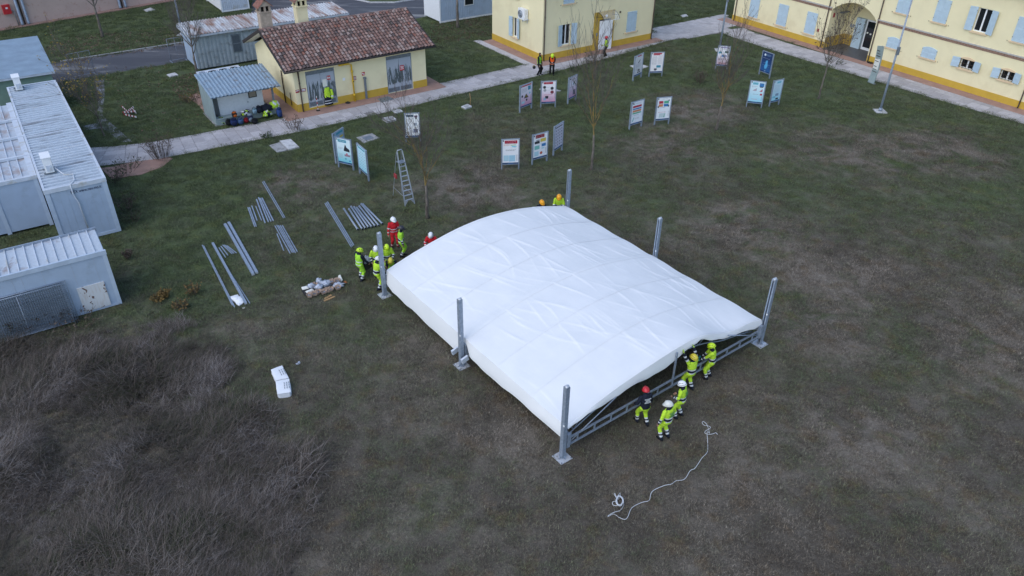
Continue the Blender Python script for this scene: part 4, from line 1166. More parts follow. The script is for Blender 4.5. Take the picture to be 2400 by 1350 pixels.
# ---- white container at the yard edge and the white site office
def plain_container(name, label, o, ang, lx, ly, h, ribs, wins):
    t = thing(name, label, 'container', (*o, 0), ang); FOOT.append(fr(o, ang, [(0, 0), (lx, 0), (lx, ly), (0, ly)]))
    M().box(0.05, lx - 0.05, 0.05, ly - 0.05, 0.15, h - 0.05).obj('core', MT['white_dirty'], t)
    corr(f := M(), 0.12, lx - 0.12, 0.22, h - 0.12, 0.2, 0.025, 0.01); f.obj('front_wall', MT['cont_wall'] if ribs else MT['white_dirty'], t)
    f = M(); f.box(0.0, 0.03, 0.12, ly - 0.12, 0.2, h - 0.1); f.obj('end_wall', MT['white_paint'], t)
    f = M()
    for x in (0, lx - 0.12):
        for y in (0, ly - 0.12): f.box(x - .01, x + 0.12, y - .01, y + 0.12, 0.02, h)
    for y in (-.005, ly - 0.12): f.box(0.12, lx - 0.12, y, y + 0.12, 0.05, 0.2); f.box(0.12, lx - 0.12, y, y + 0.12, h - 0.12, h)
    f.obj('frame', MT['white_paint'], t)
    M().box(0, lx, 0, ly, h - .01, h + 0.04).obj('roof', MT['white_dirty'], t)
    for (a, b, c, d) in wins:
        w_ = M().box(a, b, -0.04, 0.0, c, d).obj('window', MT['white_paint'], t); M().box(a + .08, b - .08, -0.05, -0.041, c + .08, d - .08).obj('pane', MT['glass_dark'], w_)
    return t
plain_container('site_office', 'white ribbed site office container with small dark window behind the bare tree', G(960 + 287 / 4, 222 / 4).xy, A35, 7.5, 3.2, 2.9, True, [(2.85, 3.95, 1.35, 2.3)])
vc = plain_container('storage_container', 'small plain white container at the edge of the asphalt yard', G(*S(440, 110)).xy, A35, 2.9, 5.6, 2.7, False, [])
mk_ = M()
for k in range(3): mk_.box(0.02 - 0.03, -0.0, 2.2 - k * 0.0, 2.35, 1.5 - k * .35, 1.62 - k * .35)
mk_.obj('marking', MT['sign_blue'], vc)

# ---- pink hall
PK_A, PK_B = Vector((-49.1, 74.6)), Vector((-37.8, 86.3))
pa = math.atan2(*(PK_B - PK_A).yx)
pk = thing('pink_hall', 'long salmon pink hall with paired grey downpipes and a red hose box', 'building', (*PK_A, 0), pa)
FOOT.append(fr(PK_A, pa, [(-30, 0), (40, 0), (40, 12), (-30, 12)]))
PINK = mk('pink_render', (0.52, 0.385, 0.33), 0.9, 0, 0.08, 0.6, stain=(0.42, 0.26, 0.21), stain_amt=0.2)
M().box(-30, 40, 0, 12, 0.0, 6.5).obj('wall', PINK, pk)
M().box(-30, 40, -0.7, -0.02, 0.0, 0.08).obj('footing', mk('pink_paving', (0.33, 0.20, 0.165), 0.9, 0, 0.15, 3), pk)
def on_wall(u, v):
    d = ray(u, v); n_ = Vector((math.sin(pa), -math.cos(pa), 0)); o_ = Vector((PK_A.x, PK_A.y, 0)); c_ = Vector((0, 0, CAMZ))
    p = c_ + d * ((o_ - c_).dot(n_) / d.dot(n_)); q = p - o_; return q.x * math.cos(pa) + q.y * math.sin(pa), p.z
for (u, v) in (K(245, 225), K(1212, 75)):
    x, z = on_wall(u, v); m = M()
    M().box(x - 0.06, x + 0.06, -0.05, -0.002, 0.08, 6.4).obj('expansion_gap', MT['brown_metal'], pk)
    for s_ in (-0.28, 0.28): M().tube([(x + s_, -0.14, 6.4), (x + s_, -0.14, 0.25), (x + s_, -0.22, 0.09)], 0.13, 8).obj('downpipe', MT['galv'], pk)
x, z = on_wall(*K(60, 90))
hb = M().box(x - 0.33, x + 0.33, -0.25, -0.002, z - 0.42, z + 0.42).obj('hose_box', MT['red'], pk)
M().box(x - 0.08, x + 0.1, -0.256, -0.2501, z + 0.05, z + 0.2).obj('hose_box_label', MT['white_paint'], hb)
M().tube([(x + 0.3, -0.12, z - 0.1), (x + 0.55, -0.12, z - 0.2), (x + 0.6, -0.12, 0.08)], 0.05, 6).obj('water_pipe', MT['concrete'], pk)
# ================================================================ MARQUEE BEING RAISED
TO = (1.929, 20.125); TA = 0.6573; TWD, TSP = 11.443, 6.562
tent = thing('marquee', 'low white marquee roof half raised on six galvanised posts on the lawn', 'tent', (*TO, 0), TA)
TLN = 2 * TSP
def lerp_tab(t, tab):
    for (a, va), (b, vb) in zip(tab[:-1], tab[1:]):
        if t <= b: return va + (vb - va) * max(0, (t - a)) / (b - a)
    return tab[-1][1]
def archz(x): 
    u = (x - 5.85) / 5.85
    return 1.25 + 1.08 * max(0.0, 1 - abs(u) ** 1.8)
_fr = random.Random(41)
# every crease: centre, half length along the tent, slant, bow, height, sharp and soft flank
CRE = [(_fr.uniform(0.4, 11.1), _fr.uniform(0.2, 12.9), _fr.uniform(0.5, 1.7), _fr.uniform(-0.55, 0.25), _fr.uniform(-0.22, 0.10), _fr.uniform(0.008, 0.036), _fr.uniform(0.02, 0.05), _fr.uniform(0.07, 0.34)) for k in range(95)]
def fold(x, y):
    h = 0.0
    for (xc, yc, hl, sl, cu, am, w1, w2) in CRE:
        v = y - yc
        if -2.2 * hl < v < 2.2 * hl:
            d = x - (xc + sl * v + cu * v * v)
            if -0.4 < d < 1.4: h += am * math.exp(-(v / hl) ** 2) * (math.exp(d / w1) if d < 0 else math.exp(-d / w2))
    return h + 0.055 * noise.noise(Vector((x * 0.33, y * 0.38, 2.0))) + 0.02 * noise.noise(Vector((x * 0.9, y * 0.8, 12.0))) + 0.005 * noise.noise(Vector((x * 2.4, y * 1.4, 7.0)))
BAY = TLN / 6
def topz(x, y):
    k = (y / BAY) % 1.0
    env = math.sin(math.pi * k)
    edge = min(1.0, max(0.0, min(x, TWD - x) / 0.8))
    z = archz(x) - 0.040 * env ** 0.8 * edge + fold(x, y) * (0.6 + 0.4 * env) * (0.3 + 0.7 * edge)
    dm = min(abs(y - TSP), 9.0)
    if dm < 0.35: z += 0.035 * (1 - dm / 0.35)
    if x > 8.0: z -= 0.05 * (x - 8.0) / 3.4 * (1 + math.sin(y * 2.9) * 0.5)
    z -= 0.30 * math.exp(-((y) / 1.7) ** 2) * math.exp(-((x - 9.1) / 1.25) ** 2)
    # lifted at the front by the raised arms
    z += 0.10 * math.exp(-((x - 7.0) ** 2) / 1.2 - (y + 0.2) ** 2 / 1.5)
    z -= 0.12 * math.exp(-((y + 0.2) ** 2) / 0.15) * math.exp(-((x - 4.3) ** 2) / 6)
    return z
X0, X1, Y0, Y1 = 0.22, TWD - 0.12, 0.10, TLN + 0.02
NX, NY = 280, 230
cv = M(); idx = {}
def put(p):
    cv.v.append(p); return len(cv.v) - 1
grid = [[put((X0 + (X1 - X0) * i / NX, Y0 + (Y1 - Y0) * j / NY, topz(X0 + (X1 - X0) * i / NX, Y0 + (Y1 - Y0) * j / NY))) for j in range(NY + 1)] for i in range(NX + 1)]
def addq(q): cv.f.append(q); cv.m.append(0); cv.s.append(True)
for i in range(NX):
    for j in range(NY): addq((grid[i][j], grid[i + 1][j], grid[i + 1][j + 1], grid[i][j + 1]))
def skirt(edge, fn, n, flip):
    prev = [put(cv.v[e]) for e in edge]
    for k in range(1, n + 1):
        cur = [put(fn(cv.v[e], k / n)) for e in edge]
        for a in range(len(edge) - 1):
            q = (prev[a], prev[a + 1], cur[a + 1], cur[a]); addq(q if not flip else tuple(reversed(q)))
        prev = cur
FB = [(0.0, 1.38), (1, 1.47), (2, 1.5), (3.1, 1.64), (4.2, 1.62), (5.2, 1.64), (6.1, 1.93), (6.7, 2.1), (7.1, 2.12), (8.2, 1.66), (9.0, 1.42), (9.9, 1.30), (10.8, 1.05), (11.4, 1.12)]
def front(p, t):
    zb = min(lerp_tab(p[0], FB), p[2] - 0.1)
    out = 0.06 * math.sin(t * 1.6) + 0.03 * noise.noise(Vector((p[0] * 1.7, t, 3))) * t
    return (p[0] + 0.02 * t, p[1] - out, p[2] + (zb - p[2]) * t + 0.075 * noise.noise(Vector((p[0] * 1.3, 5, 0))) * t)
skirt([grid[i][0] for i in range(NX + 1)], front, 10, True)
LB = [(-0.3, 0.78), (0.3, 0.72), (1.7, 0.70), (3, 0.70), (4.5, 0.60), (6.2, 0.66), (6.45, 1.05), (6.75, 1.05), (7.1, 0.42), (7.4, 0.36), (9.3, 0.38), (10.8, 0.46), (12.5, 0.42), (13.4, 0.8)]
def left(p, t):
    zb = lerp_tab(p[1], LB)
    dm = abs(p[1] - TSP)
    pull = 0.10 * math.exp(-(dm / 0.4) ** 2)
    return (p[0] - 0.10 * math.sin(t * 1.57) + pull * t + 0.035 * noise.noise(Vector((p[1] * 0.9, t * 1.2, 6))) * t, p[1], p[2] + (zb - p[2]) * t + 0.07 * noise.noise(Vector((p[1] * 1.1, 2, 1))) * t)
skirt([grid[0][j] for j in range(NY, -1, -1)], left, 10, True)
def right(p, t): return (p[0] + 0.08 * math.sin(t * 1.57), p[1], p[2] - 0.7 * t)
skirt([grid[NX][j] for j in range(NY + 1)], right, 4, True)
def back(p, t): return (p[0], p[1] + 0.1 * t, p[2] - 0.3 * t)
skirt([grid[i][NY] for i in range(NX, -1, -1)], back, 3, True)
def canopy_mat():
    m, nt, bs = newmat('white_pvc'); o = objco(nt)
    a = noise_n(nt, o, 0.8, 4, 0.6); b = noise_n(nt, o, 14, 4, 0.6); cshape = noise_n(nt, mapping(nt, o, (1.6, 0.35, 1)), 1.6, 5, 0.62, 0.8)
    L(nt, ramp(nt, a, [(0.35, (0.735, 0.75, 0.755)), (0.65, (0.775, 0.785, 0.79))]), bs.inputs['Base Color'])
    bs.inputs['Roughness'].default_value = 0.55; bs.inputs['Specular IOR Level'].default_value = 0.3
    bs.inputs['Sheen Weight'].default_value = 0.0
    bump(nt, bs, cshape, 0.10, 0.06)
    return m
PVC = canopy_mat()
can = cv.obj('canopy', PVC, tent)
sm_ = M()
for k in range(7):
    y = min(max(k * BAY, 0.02), TLN - 0.02); wdt = 0.2 if k == 3 else 0.07
    y = min(max(y, Y0 + .1), Y1 - .1); v = []
    for i in range(61):
        x = X0 + 0.03 + (X1 - X0 - 0.06) * i / 60
        for dy in (-wdt / 2, wdt / 2): v.append((x, y + dy, topz(x, y + dy) + 0.009))
    sm_ = M().add(v, [(2 * i, 2 * i + 2, 2 * i + 3, 2 * i + 1) for i in range(60)], 0, True)
    sm_.obj('welded_seam', PVC, can)
# posts
def post(x, y, inner):
    p = M(); a = 0.085; h = 3.41
    # C shaped channel: three sides and two lips, slot towards the tent
    s_ = inner
    p.box(-a, a, -a, -a + 0.012, 0.02, h); p.box(-a, a, a - 0.012, a, 0.02, h)
    xo = -s_ * a
    p.box(min(xo, xo + s_ * 0.012), max(xo, xo + s_ * 0.012), -a + 0.012, a - 0.012, 0.02, h)
    xi = s_ * a
    for yy in (-1, 1):
        p.box(min(xi, xi - s_ * 0.012), max(xi, xi - s_ * 0.012), min(yy * 0.03, yy * (a - 0.012)), max(yy * 0.03, yy * (a - 0.012)), 0.02, h)
    p.v = [(q[0] + x, q[1] + y, q[2]) for q in p.v]
    po_ = p.obj('post', MT['galv'], tent)
    FOOT.append(fr(TO, TA, [(x - .42, y - .42), (x + .42, y - .42), (x + .42, y + .42), (x - .42, y + .42)]))
    b = M(); b.box(x - 0.27, x + 0.27, y - 0.27, y + 0.27, 0.0, 0.02)
    bp = b.obj('base_plate', MT['steel_bright'], po_)
    for sx_ in (-1, 1):
        for sy_ in (-1, 1): M().tube([(x + sx_ * 0.23, y + sy_ * 0.23, 0.02), (x + sx_ * 0.23, y + sy_ * 0.23, 0.05)], 0.022, 6).obj('bolt', MT['galv_dark'], po_)
    for (dx, dy, ax, ay) in ((0.14, 0, 0.05, 0.006), (-0.14, 0, 0.05, 0.006), (0, 0.14, 0.006, 0.05), (0, -0.14, 0.006, 0.05)):
        M().add([(x + dx - ax, y + dy - ay, 0.02), (x + dx + ax, y + dy - ay, 0.02), (x + dx + ax, y + dy + ay, 0.02), (x + dx - ax, y + dy + ay, 0.02), (x + dx * .7 - ay, y + dy * .7 - ax, 0.16), (x + dx * .7 + ay, y + dy * .7 + ax, 0.16)], [(0, 1, 2, 3), (0, 1, 5, 4), (3, 2, 5, 4)]).obj('gusset', MT['galv'], po_)
    c = M(); c.tube([(x - .07, y, h - .02), (x + .07, y, h - .02)], 0.07, 8); c.box(x - 0.08, x + 0.08, y - 0.02, y + 0.02, h, h + 0.05); c.obj('head_pulley', MT['steel_bright'], po_)
    lb = M().box(x - a - 0.004, x - a + 0.03, y - a - 0.004, y - a + 0.05, 1.62, 1.7); lb.obj('sticker', MT['white_paint'], po_)
    cg = M(); xi = x + s_ * 0.2
    cg.box(xi - 0.07, xi + 0.07, y - 0.085, y + 0.085, 0.45, 1.1); cgo = cg.obj('lifting_carriage', MT['galv'], po_)
    M().box(xi + s_ * 0.07, xi + s_ * 0.17, y - 0.015, y + 0.015, 0.5, 1.1).obj('carriage_fin', MT['galv'], cgo)
    return po_
for j in range(3):
    post(0, j * TSP, 1); post(TWD, j * TSP, -1)
# arched lattice trusses, tie ladders and king posts
for j in range(3):
    y = (0.28, TSP, TLN - 0.2)[j]
    ax = [0.35 + (TWD - 0.7) * k / 26 for k in range(27)]
    dip = lambda x: (0.30 * math.exp(-((x - 9.1) / 1.25) ** 2) if j == 0 else 0.0)
    up_ = [(x, y, archz(x) - 0.17 - dip(x)) for x in ax]; dn = [(x, y, max(0.55, archz(x) - 0.55 - dip(x) - 0.25 * (1 - min(1, min(x, TWD - x) / 2)))) for x in ax]
    tr = M().tube(up_, 0.03, 6).obj('arch_chord', MT['galv'], tent)
    M().tube(dn, 0.03, 6).obj('lower_chord', MT['galv'], tr)
    for k in range(26): M().tube([dn[k] if k % 2 else up_[k], up_[k + 1] if k % 2 else dn[k + 1]], 0.013, 5, cap=False).obj('lattice_bar', MT['galv'], tr)
    yl = (0.0, TSP - 0.14, TLN + 0.05)[j]
    ld = M(); ld.bar((0.25, yl, 0.50), (TWD - 0.25, yl, 0.50), 0.06, 0.07); ld.bar((0.25, yl, 0.84), (TWD - 0.25, yl, 0.84), 0.06, 0.07)
    lo = ld.obj('tie_beam', MT['galv'], tent)
    for k in range(13):
        x = 0.7 + k * (TWD - 1.4) / 12; M().bar((x, yl, 0.535), (x, yl, 0.805), 0.05, 0.05, up=(0, 1, 0)).obj('rung', MT['galv'], lo)
    M().bar((TWD / 2, yl, 0.44), (TWD / 2, yl, 2.2), 0.06, 0.06, up=(0, 1, 0)).obj('king_post', MT['galv'], tent)
    for sx_ in (0.34, TWD - 0.34):
        s_ = 1 if sx_ < 3 else -1
        M().tube([(sx_, yl, 0.62), (sx_ + s_ * 2.2, yl, 1.6)], 0.025, 6).obj('brace', MT['galv'], tent)
for x in (0.3, 2.9, 5.72, 8.5, TWD - 0.3):
    M().tube([(x, 0.3 if x != 8.5 else 2.6, archz(x) - 0.22), (x, TLN - 0.2, archz(x) - 0.22)], 0.03, 6).obj('purlin', MT['galv'], tent)
for x in (0.32, TWD - 0.32):
    M().bar((x, 0.1, 0.9), (x, TLN - 0.1, 0.9), 0.06, 0.1).obj('side_rail', MT['galv'], tent)
for y in (TSP + 0.45, TSP - 0.28):
    M().obox((-0.02 if y > 1 else -0.2, y, 0.52 if y > 1 else 0.62), (0.16, 0.0, 0.05), (0, 0.05, 0), (-0.03, 0, 0.11), 0).obj('rail_end', MT['white_dirty'], tent)
# ================================================================ INFORMATION BOARDS
def C5(x, y): return (1100 + x / 4.22, 100 + y / 4.22)
def C6(x, y): return (1400 + x / 4.8, 100 + y / 4.8)
def C4(x, y): return (600 + x / 4.8, 240 + y / 4.8)
PC = {}
def pc(c):
    k = tuple(round(x, 3) for x in c)
    if k not in PC: PC[k] = mat('print_%d' % len(PC), k, 0.5, 0, 0.04, 5, spec=0.3)
    return PC[k]
WHT, RED, NAVY, CYAN, PINKC, GREY, DRK, BLUE, GRN, ORG, YEL, TEAL, LBL = (.80, .82, .84), (.42, .03, .06), (.02, .06, .15), (.18, .5, .62), (.6, .33, .42), (.35, .36, .38), (.03, .035, .045), (.05, .2, .45), (.1, .4, .25), (.6, .25, .12), (.62, .5, .1), (.06, .28, .38), (.42, .62, .7)
def board(lb, rb, label, bg, art, hgt=2.05, grad=None, foot=NAVY):
    a, b = G(*lb), G(*rb)
    d = b - a; wdt = min(max(d.length, 0.9), 1.3); mid = (a + b) / 2
    rz = math.atan2(d.y, d.x)
    t = thing('information_board', label, 'board', mid, rz, 'printed information boards on the lawn')
    h2_ = wdt / 2
    for s_ in (-1, 1):
        p = M().box(s_ * h2_ - 0.035, s_ * h2_ + 0.035, -0.05, 0.05, 0, hgt); p.obj('post', MT['galv'], t)
    z0, z1 = 0.38, hgt - 0.05
    M().box(-h2_ + 0.035, h2_ - 0.035, -0.03, 0.03, z0 - 0.05, z0).obj('rail', MT['galv'], t); M().box(-h2_ + 0.035, h2_ - 0.035, -0.03, 0.03, z1, hgt - 0.005).obj('rail', MT['galv'], t)
    x0, x1 = -h2_ + 0.035, h2_ - 0.035; w_, h_ = x1 - x0, z1 - z0
    M().box(x0, x1, -0.02, 0.03, z0, z1).obj('back_sheet', MT['white_dirty'], t)
    pm = M().add([(x0, -0.024, z0), (x1, -0.024, z0), (x1, -0.024, z1), (x0, -0.024, z1)], [(0, 1, 2, 3)])
    if grad:
        m, nt, bs = newmat('board_print'); o = objco(nt); s_ = node(nt, 'ShaderNodeSeparateXYZ'); L(nt, o, s_.inputs[0])
        mr = node(nt, 'ShaderNodeMapRange'); L(nt, s_.outputs[2], mr.inputs[0]); mr.inputs[1].default_value = z0 + h_ * .1; mr.inputs[2].default_value = z0 + h_ * .65
        L(nt, mixc(nt, mr.outputs[0], [min(.86, x * 1.12) for x in grad], [min(.86, x * 1.15) for x in bg]), bs.inputs['Base Color']); bs.inputs['Roughness'].default_value = 0.45
        panel = pm.obj('panel', m, t)
    else: panel = pm.obj('panel', pc([min(.86, x * 1.15) for x in bg]), t)
    mats = []; ar = M(); y = -0.027
    def mi(c):
        m = pc(c)
        if m not in mats: mats.append(m)
        return mats.index(m)
    def rect(a0, a1, c0, c1, c, yy=y): ar.add([(x0 + a0 * w_, yy, z0 + c0 * h_), (x0 + a1 * w_, yy, z0 + c0 * h_), (x0 + a1 * w_, yy, z0 + c1 * h_), (x0 + a0 * w_, yy, z0 + c1 * h_)], [(0, 1, 2, 3)], mi(c))
    def disc(cx, cz, r, c, n=14, yy=y):
        ar.add([(x0 + cx * w_ + r * math.cos(2 * math.pi * k / n), yy, z0 + cz * h_ + r * math.sin(2 * math.pi * k / n)) for k in range(n)], [tuple(range(n))], mi(c))
    def lines(a0, a1, c0, c1, n, c=GREY):
        for k in range(n):
            zz = c1 - (c1 - c0) * (k + .5) / n; hl = (c1 - c0) / n * .32
            xx = a0; end = a1 - (a1 - a0) * (0.35 * random.random() if k == n - 1 else 0.06 * random.random())
            while xx < end:
                l_ = min(random.uniform(.04, .12), end - xx); rect(xx, xx + l_, zz - hl / 2, zz + hl / 2, c); xx += l_ + .02
    def poly(pts, c): ar.add([(x0 + p[0] * w_, y - 0.001, z0 + p[1] * h_) for p in pts], [tuple(range(len(pts)))], mi(c))
    rect(0, 1, 0, .055, foot); rect(.35, .7, .018, .036, BLUE, y - 0.0015)
    rect(.03, .1, .93, .985, DRK)
    for it in art:
        k = it[0]
        dict(r=rect, d=disc, l=lines, p=poly)[k](*it[1:])
    stuff(ar.obj('print', mats, panel))
    return t
T_ = [('l', .14, .7, .945, .985, 2, WHT)]
# three by the two standing observers
board(C5(498, 695), C5(613, 650), 'pink and white board with a warning triangle and round photos', (.66, .62, .68), [('r', .12, .95, .93, .985, RED), ('l', .1, .55, .66, .84, 5), ('r', .66, .9, .72, .9, TEAL), ('d', .15, .5, .09, DRK), ('p', [(.3, .38), (.72, .38), (.5, .58)], DRK), ('p', [(.37, .41), (.65, .41), (.5, .54)], YEL), ('r', .1, .38, .15, .26, LBL), ('d', .55, .28, .09, DRK), ('d', .83, .56, .08, CYAN), ('l', .9, .95, .2, .5, 8, DRK)], grad=(.55, .28, .40))
board(C5(705, 645), C5(848, 638), 'pink and white board with red title and four round photos', (.72, .70, .73), [('r', .14, .8, .88, .98, RED), ('l', .2, .7, .895, .965, 2, WHT), ('d', .2, .74, .11, DRK), ('d', .23, .6, .11, GREY), ('d', .75, .68, .12, DRK), ('d', .76, .5, .13, (.2, .04, .06)), ('l', .35, .65, .7, .74, 2), ('l', .35, .62, .58, .62, 2), ('l', .2, .85, .36, .41, 2, RED), ('r', .26, .5, .2, .33, DRK), ('r', .14, .34, .12, .25, (.3, .4, .55)), ('l', .55, .85, .1, .3, 6), ('l', .92, .96, .15, .45, 8, DRK)], grad=(.58, .30, .42))
board(C5(972, 610), C5(1050, 570), 'pale lilac board with a green map and one tall photo', (.60, .56, .64), [('r', .1, .2, .9, .96, DRK), ('l', .3, .8, .84, .95, 3), ('p', [(.5, .62), (.62, .74), (.8, .78), (.72, .66), (.62, .6)], (.05, .2, .17)), ('l', .15, .9, .5, .56, 2, DRK), ('l', .2, .6, .3, .44, 4), ('r', .55, .88, .12, .36, (.15, .14, .2))], grad=(.52, .30, .44))
# three nearer the tent
board(C5(320, 1255), C5(488, 1248), 'white board with red title and pale blue maps', (.70, .71, .73), [('r', .14, .92, .84, .97, RED), ('l', .18, .86, .85, .96, 3, WHT), ('l', .08, .5, .74, .82, 3, ORG), ('p', [(.55, .76), (.9, .72), (.8, .68), (.6, .7)], (.25, .6, .7)), ('r', .5, .85, .76, .80, (.5, .6, .35)), ('l', .2, .85, .54, .60, 2, DRK), ('r', .08, .4, .12, .36, LBL), ('r', .42, .8, .1, .36, (.35, .58, .7)), ('l', .88, .94, .12, .38, 8, DRK)])
board(C5(620, 1210), C5(765, 1170), 'white board with dark red title, yellow box and photo collage', (.68, .69, .72), [('r', .16, .78, .84, .98, (.3, .05, .06)), ('l', .2, .72, .85, .96, 3, WHT), ('r', .5, .9, .66, .8, YEL), ('r', .1, .45, .62, .72, DRK), ('r', .2, .45, .72, .78, GREY), ('r', .6, .9, .46, .58, BLUE), ('r', .1, .45, .38, .54, (.2, .5, .45)), ('r', .6, .8, .36, .42, LBL), ('r', .1, .4, .1, .3, LBL), ('d', .58, .2, .1, (.5, .12, .08)), ('l', .88, .94, .15, .4, 8, DRK)])
board(C5(830, 1122), C5(915, 1065), 'lilac grey board with a grid of small figures', (.50, .49, .58), [('r', .1, .9, .9, .94, DRK)] + [('r', .14 + .22 * i, .22 + .22 * i, .14 + .125 * j, .19 + .125 * j, DRK) for i in range(4) for j in range(6)] + [('l', .1 + .22 * i, .28 + .22 * i, .09 + .125 * j, .12 + .125 * j, 1) for i in range(4) for j in range(6)])
# pair far by the path
board(C6(397, 435), C6(490, 390), 'grey white board with one dark diagonal photo near the white door', (.58, .58, .60), [('r', .3, .8, .93, .98, RED), ('p', [(.4, .62), (.65, .76), (.7, .74), (.5, .6)], DRK), ('l', .15, .85, .4, .58, 6), ('l', .15, .6, .25, .36, 4), ('r', .45, .7, .2, .28, DRK), ('r', .42, .6, .1, .17, DRK), ('r', .65, .8, .1, .17, DRK)])
board(C6(578, 385), C6(722, 380), 'white board with red title lines and a long right hand text column', (.72, .70, .70), [('r', .16, .85, .92, .985, RED), ('r', .16, .7, .875, .915, RED), ('l', .1, .5, .4, .82, 14), ('l', .58, .94, .42, .86, 18, (.45, .42, .45)), ('r', .5, .85, .24, .36, TEAL), ('r', .32, .55, .12, .2, DRK), ('r', .35, .5, .07, .11, GREY)])
# pair in the middle
board(C6(357, 985), C6(492, 945), 'white board with red, blue, orange and green stripes', (.66, .69, .73), [('r', .1, .2, .9, .95, DRK), ('l', .25, .8, .89, .95, 2), ('r', .1, .85, .74, .83, RED), ('r', .1, .85, .65, .71, BLUE), ('r', .1, .85, .54, .63, ORG), ('r', .1, .85, .46, .52, GRN), ('l', .1, .7, .37, .42, 1), ('p', [(.12, .12), (.22, .3), (.3, .32), (.25, .2), (.17, .12)], (.15, .45, .42)), ('l', .35, .75, .2, .28, 2), ('l', .9, .95, .3, .5, 7, TEAL)])
board(C6(640, 928), C6(797, 915), 'white board with four coloured squares in red, green, orange and blue', (.68, .71, .74), [('l', .35, .8, .92, .97, 1), ('r', .12, .44, .74, .86, RED), ('r', .5, .86, .74, .86, GRN), ('r', .12, .44, .60, .72, ORG), ('r', .5, .86, .60, .72, BLUE), ('d', .1, .6, .06, DRK), ('d', .86, .62, .06, DRK), ('d', .86, .87, .05, DRK), ('l', .1, .8, .54, .57, 1, DRK), ('l', .15, .85, .33, .37, 1, RED), ('r', .22, .7, .1, .3, (.5, .6, .62)), ('p', [(.55, .1), (.65, .28), (.68, .3), (.62, .12)], GRN), ('l', .9, .95, .14, .4, 8, DRK)])
# further right
board(C6(1325, 300), C6(1455, 310), 'white board with small landscape photos below the lamp post', (.72, .72, .76), [('r', .15, .9, .9, .97, (.3, .28, .45)), ('l', .2, .85, .82, .87, 2), ('r', .06, .35, .62, .72, TEAL), ('r', .6, .95, .66, .76, (.08, .16, .14)), ('r', .35, .6, .45, .55, BLUE), ('d', .72, .5, .12, (.3, .3, .42)), ('l', .1, .9, .28, .4, 4, DRK), ('r', .15, .85, .08, .16, (.55, .3, .32))], grad=(.62, .45, .52))
board(C6(1818, 360), C6(1933, 405), 'dark blue board with a light blue map shape', (.012, .035, .11), [('d', .25, .86, .1, (.6, .66, .7)), ('l', .38, .85, .82, .92, 3, (.3, .45, .6)), ('l', .1, .8, .69, .71, 1, WHT), ('p', [(.5, .62), (.62, .6), (.6, .48), (.66, .38), (.58, .2), (.4, .17), (.33, .3), (.42, .42), (.4, .52)], (.1, .38, .65)), ('l', .2, .4, .45, .47, 1, LBL), ('l', .68, .9, .4, .42, 1, LBL), ('l', .15, .33, .33, .35, 1, LBL), ('l', .65, .85, .3, .32, 1, LBL), ('d', .48, .08, .03, WHT)], grad=(.02, .09, .25), foot=(.012, .035, .11))
board(C6(1675, 720), C6(1842, 738), 'pale cyan board with bar charts and a pink wave line', (.55, .69, .75), [('r', .14, .52, .85, .96, CYAN), ('l', .18, .4, .89, .93, 1, DRK), ('r', .62, .94, .78, .94, BLUE), ('r', .66, .9, .74, .78, DRK), ('l', .1, .5, .72, .8, 3)] + [('r', .22 + .045 * k, .25 + .045 * k, .56, .56 + .03 + .02 * k, (.2, .3, .4) if k % 2 else RED) for k in range(6)] + [('r', .7 + .05 * k, .74 + .05 * k, .54, .57 + .03 * k, RED) for k in range(4)] + [('r', .76, .92, .37, .45, RED), ('l', .25, .7, .39, .42, 1, DRK), ('l', .22, .82, .14, .2, 1, (.6, .2, .3)), ('l', .9, .95, .12, .4, 8, DRK)], grad=(.30, .60, .72))
board(C6(1930, 725), C6(2035, 700), 'pale blue board seen obliquely with cyan title', (.48, .62, .70), [('r', .35, .8, .86, .95, CYAN), ('l', .15, .8, .45, .8, 9, (.35, .5, .6)), ('r', .4, .75, .26, .38, (.2, .3, .42)), ('r', .5, .8, .08, .16, DRK), ('r', .1, .45, .18, .26, CYAN)], grad=(.30, .56, .68))
# group on the left
board(C4(902, 692), C4(1012, 615), 'blue grey board half hidden behind the teal board', (.26, .38, .48), [('r', .3, .95, .88, .97, TEAL), ('l', .3, .8, .8, .86, 2), ('r', .6, .95, .7, .78, YEL)], grad=(.22, .36, .46))
board(C4(935, 728), C4(1100, 765), 'teal and white board with a dark crane photo', (.55, .68, .72), [('r', .12, .72, .86, .97, TEAL), ('l', .16, .68, .88, .95, 2, WHT), ('p', [(.48, .52), (.5, .6), (.62, .8), (.7, .68), (.9, .6), (.9, .5)], DRK), ('l', .1, .42, .56, .66, 5), ('r', .5, .9, .3, .38, (.3, .2, .25)), ('d', .68, .4, .07, (.5, .15, .2)), ('r', .5, .62, .17, .22, TEAL), ('r', .8, .9, .1, .16, BLUE), ('l', .1, .4, .2, .4, 7), ('l', .92, .96, .15, .42, 8, DRK)], grad=(.18, .48, .55))
board(C4(1170, 800), C4(1272, 890), 'pale cyan board with a grid of small pictograms', (.42, .62, .70), [('r', .1, .9, .9, .96, TEAL)] + [('d', .2 + .2 * i, .12 + .11 * j, .035, (.2, .3, .33)) for i in range(4) for j in range(7)], grad=(.30, .58, .68))
board(C4(1690, 447), C4(1850, 440), 'white board with dark title bar beside the yellowish tree', (.74, .76, .78), [('r', .1, .62, .86, .96, (.04, .09, .14)), ('l', .14, .6, .88, .94, 2, WHT), ('r', .68, .92, .84, .92, (.12, .08, .12)), ('r', .75, .86, .76, .84, DRK), ('l', .1, .6, .76, .8, 2), ('l', .1, .5, .68, .7, 1), ('r', .6, .85, .48, .6, (.35, .4, .45)), ('r', .55, .9, .18, .34, (.2, .22, .3)), ('l', .12, .45, .1, .5, 10, (.6, .62, .65))])

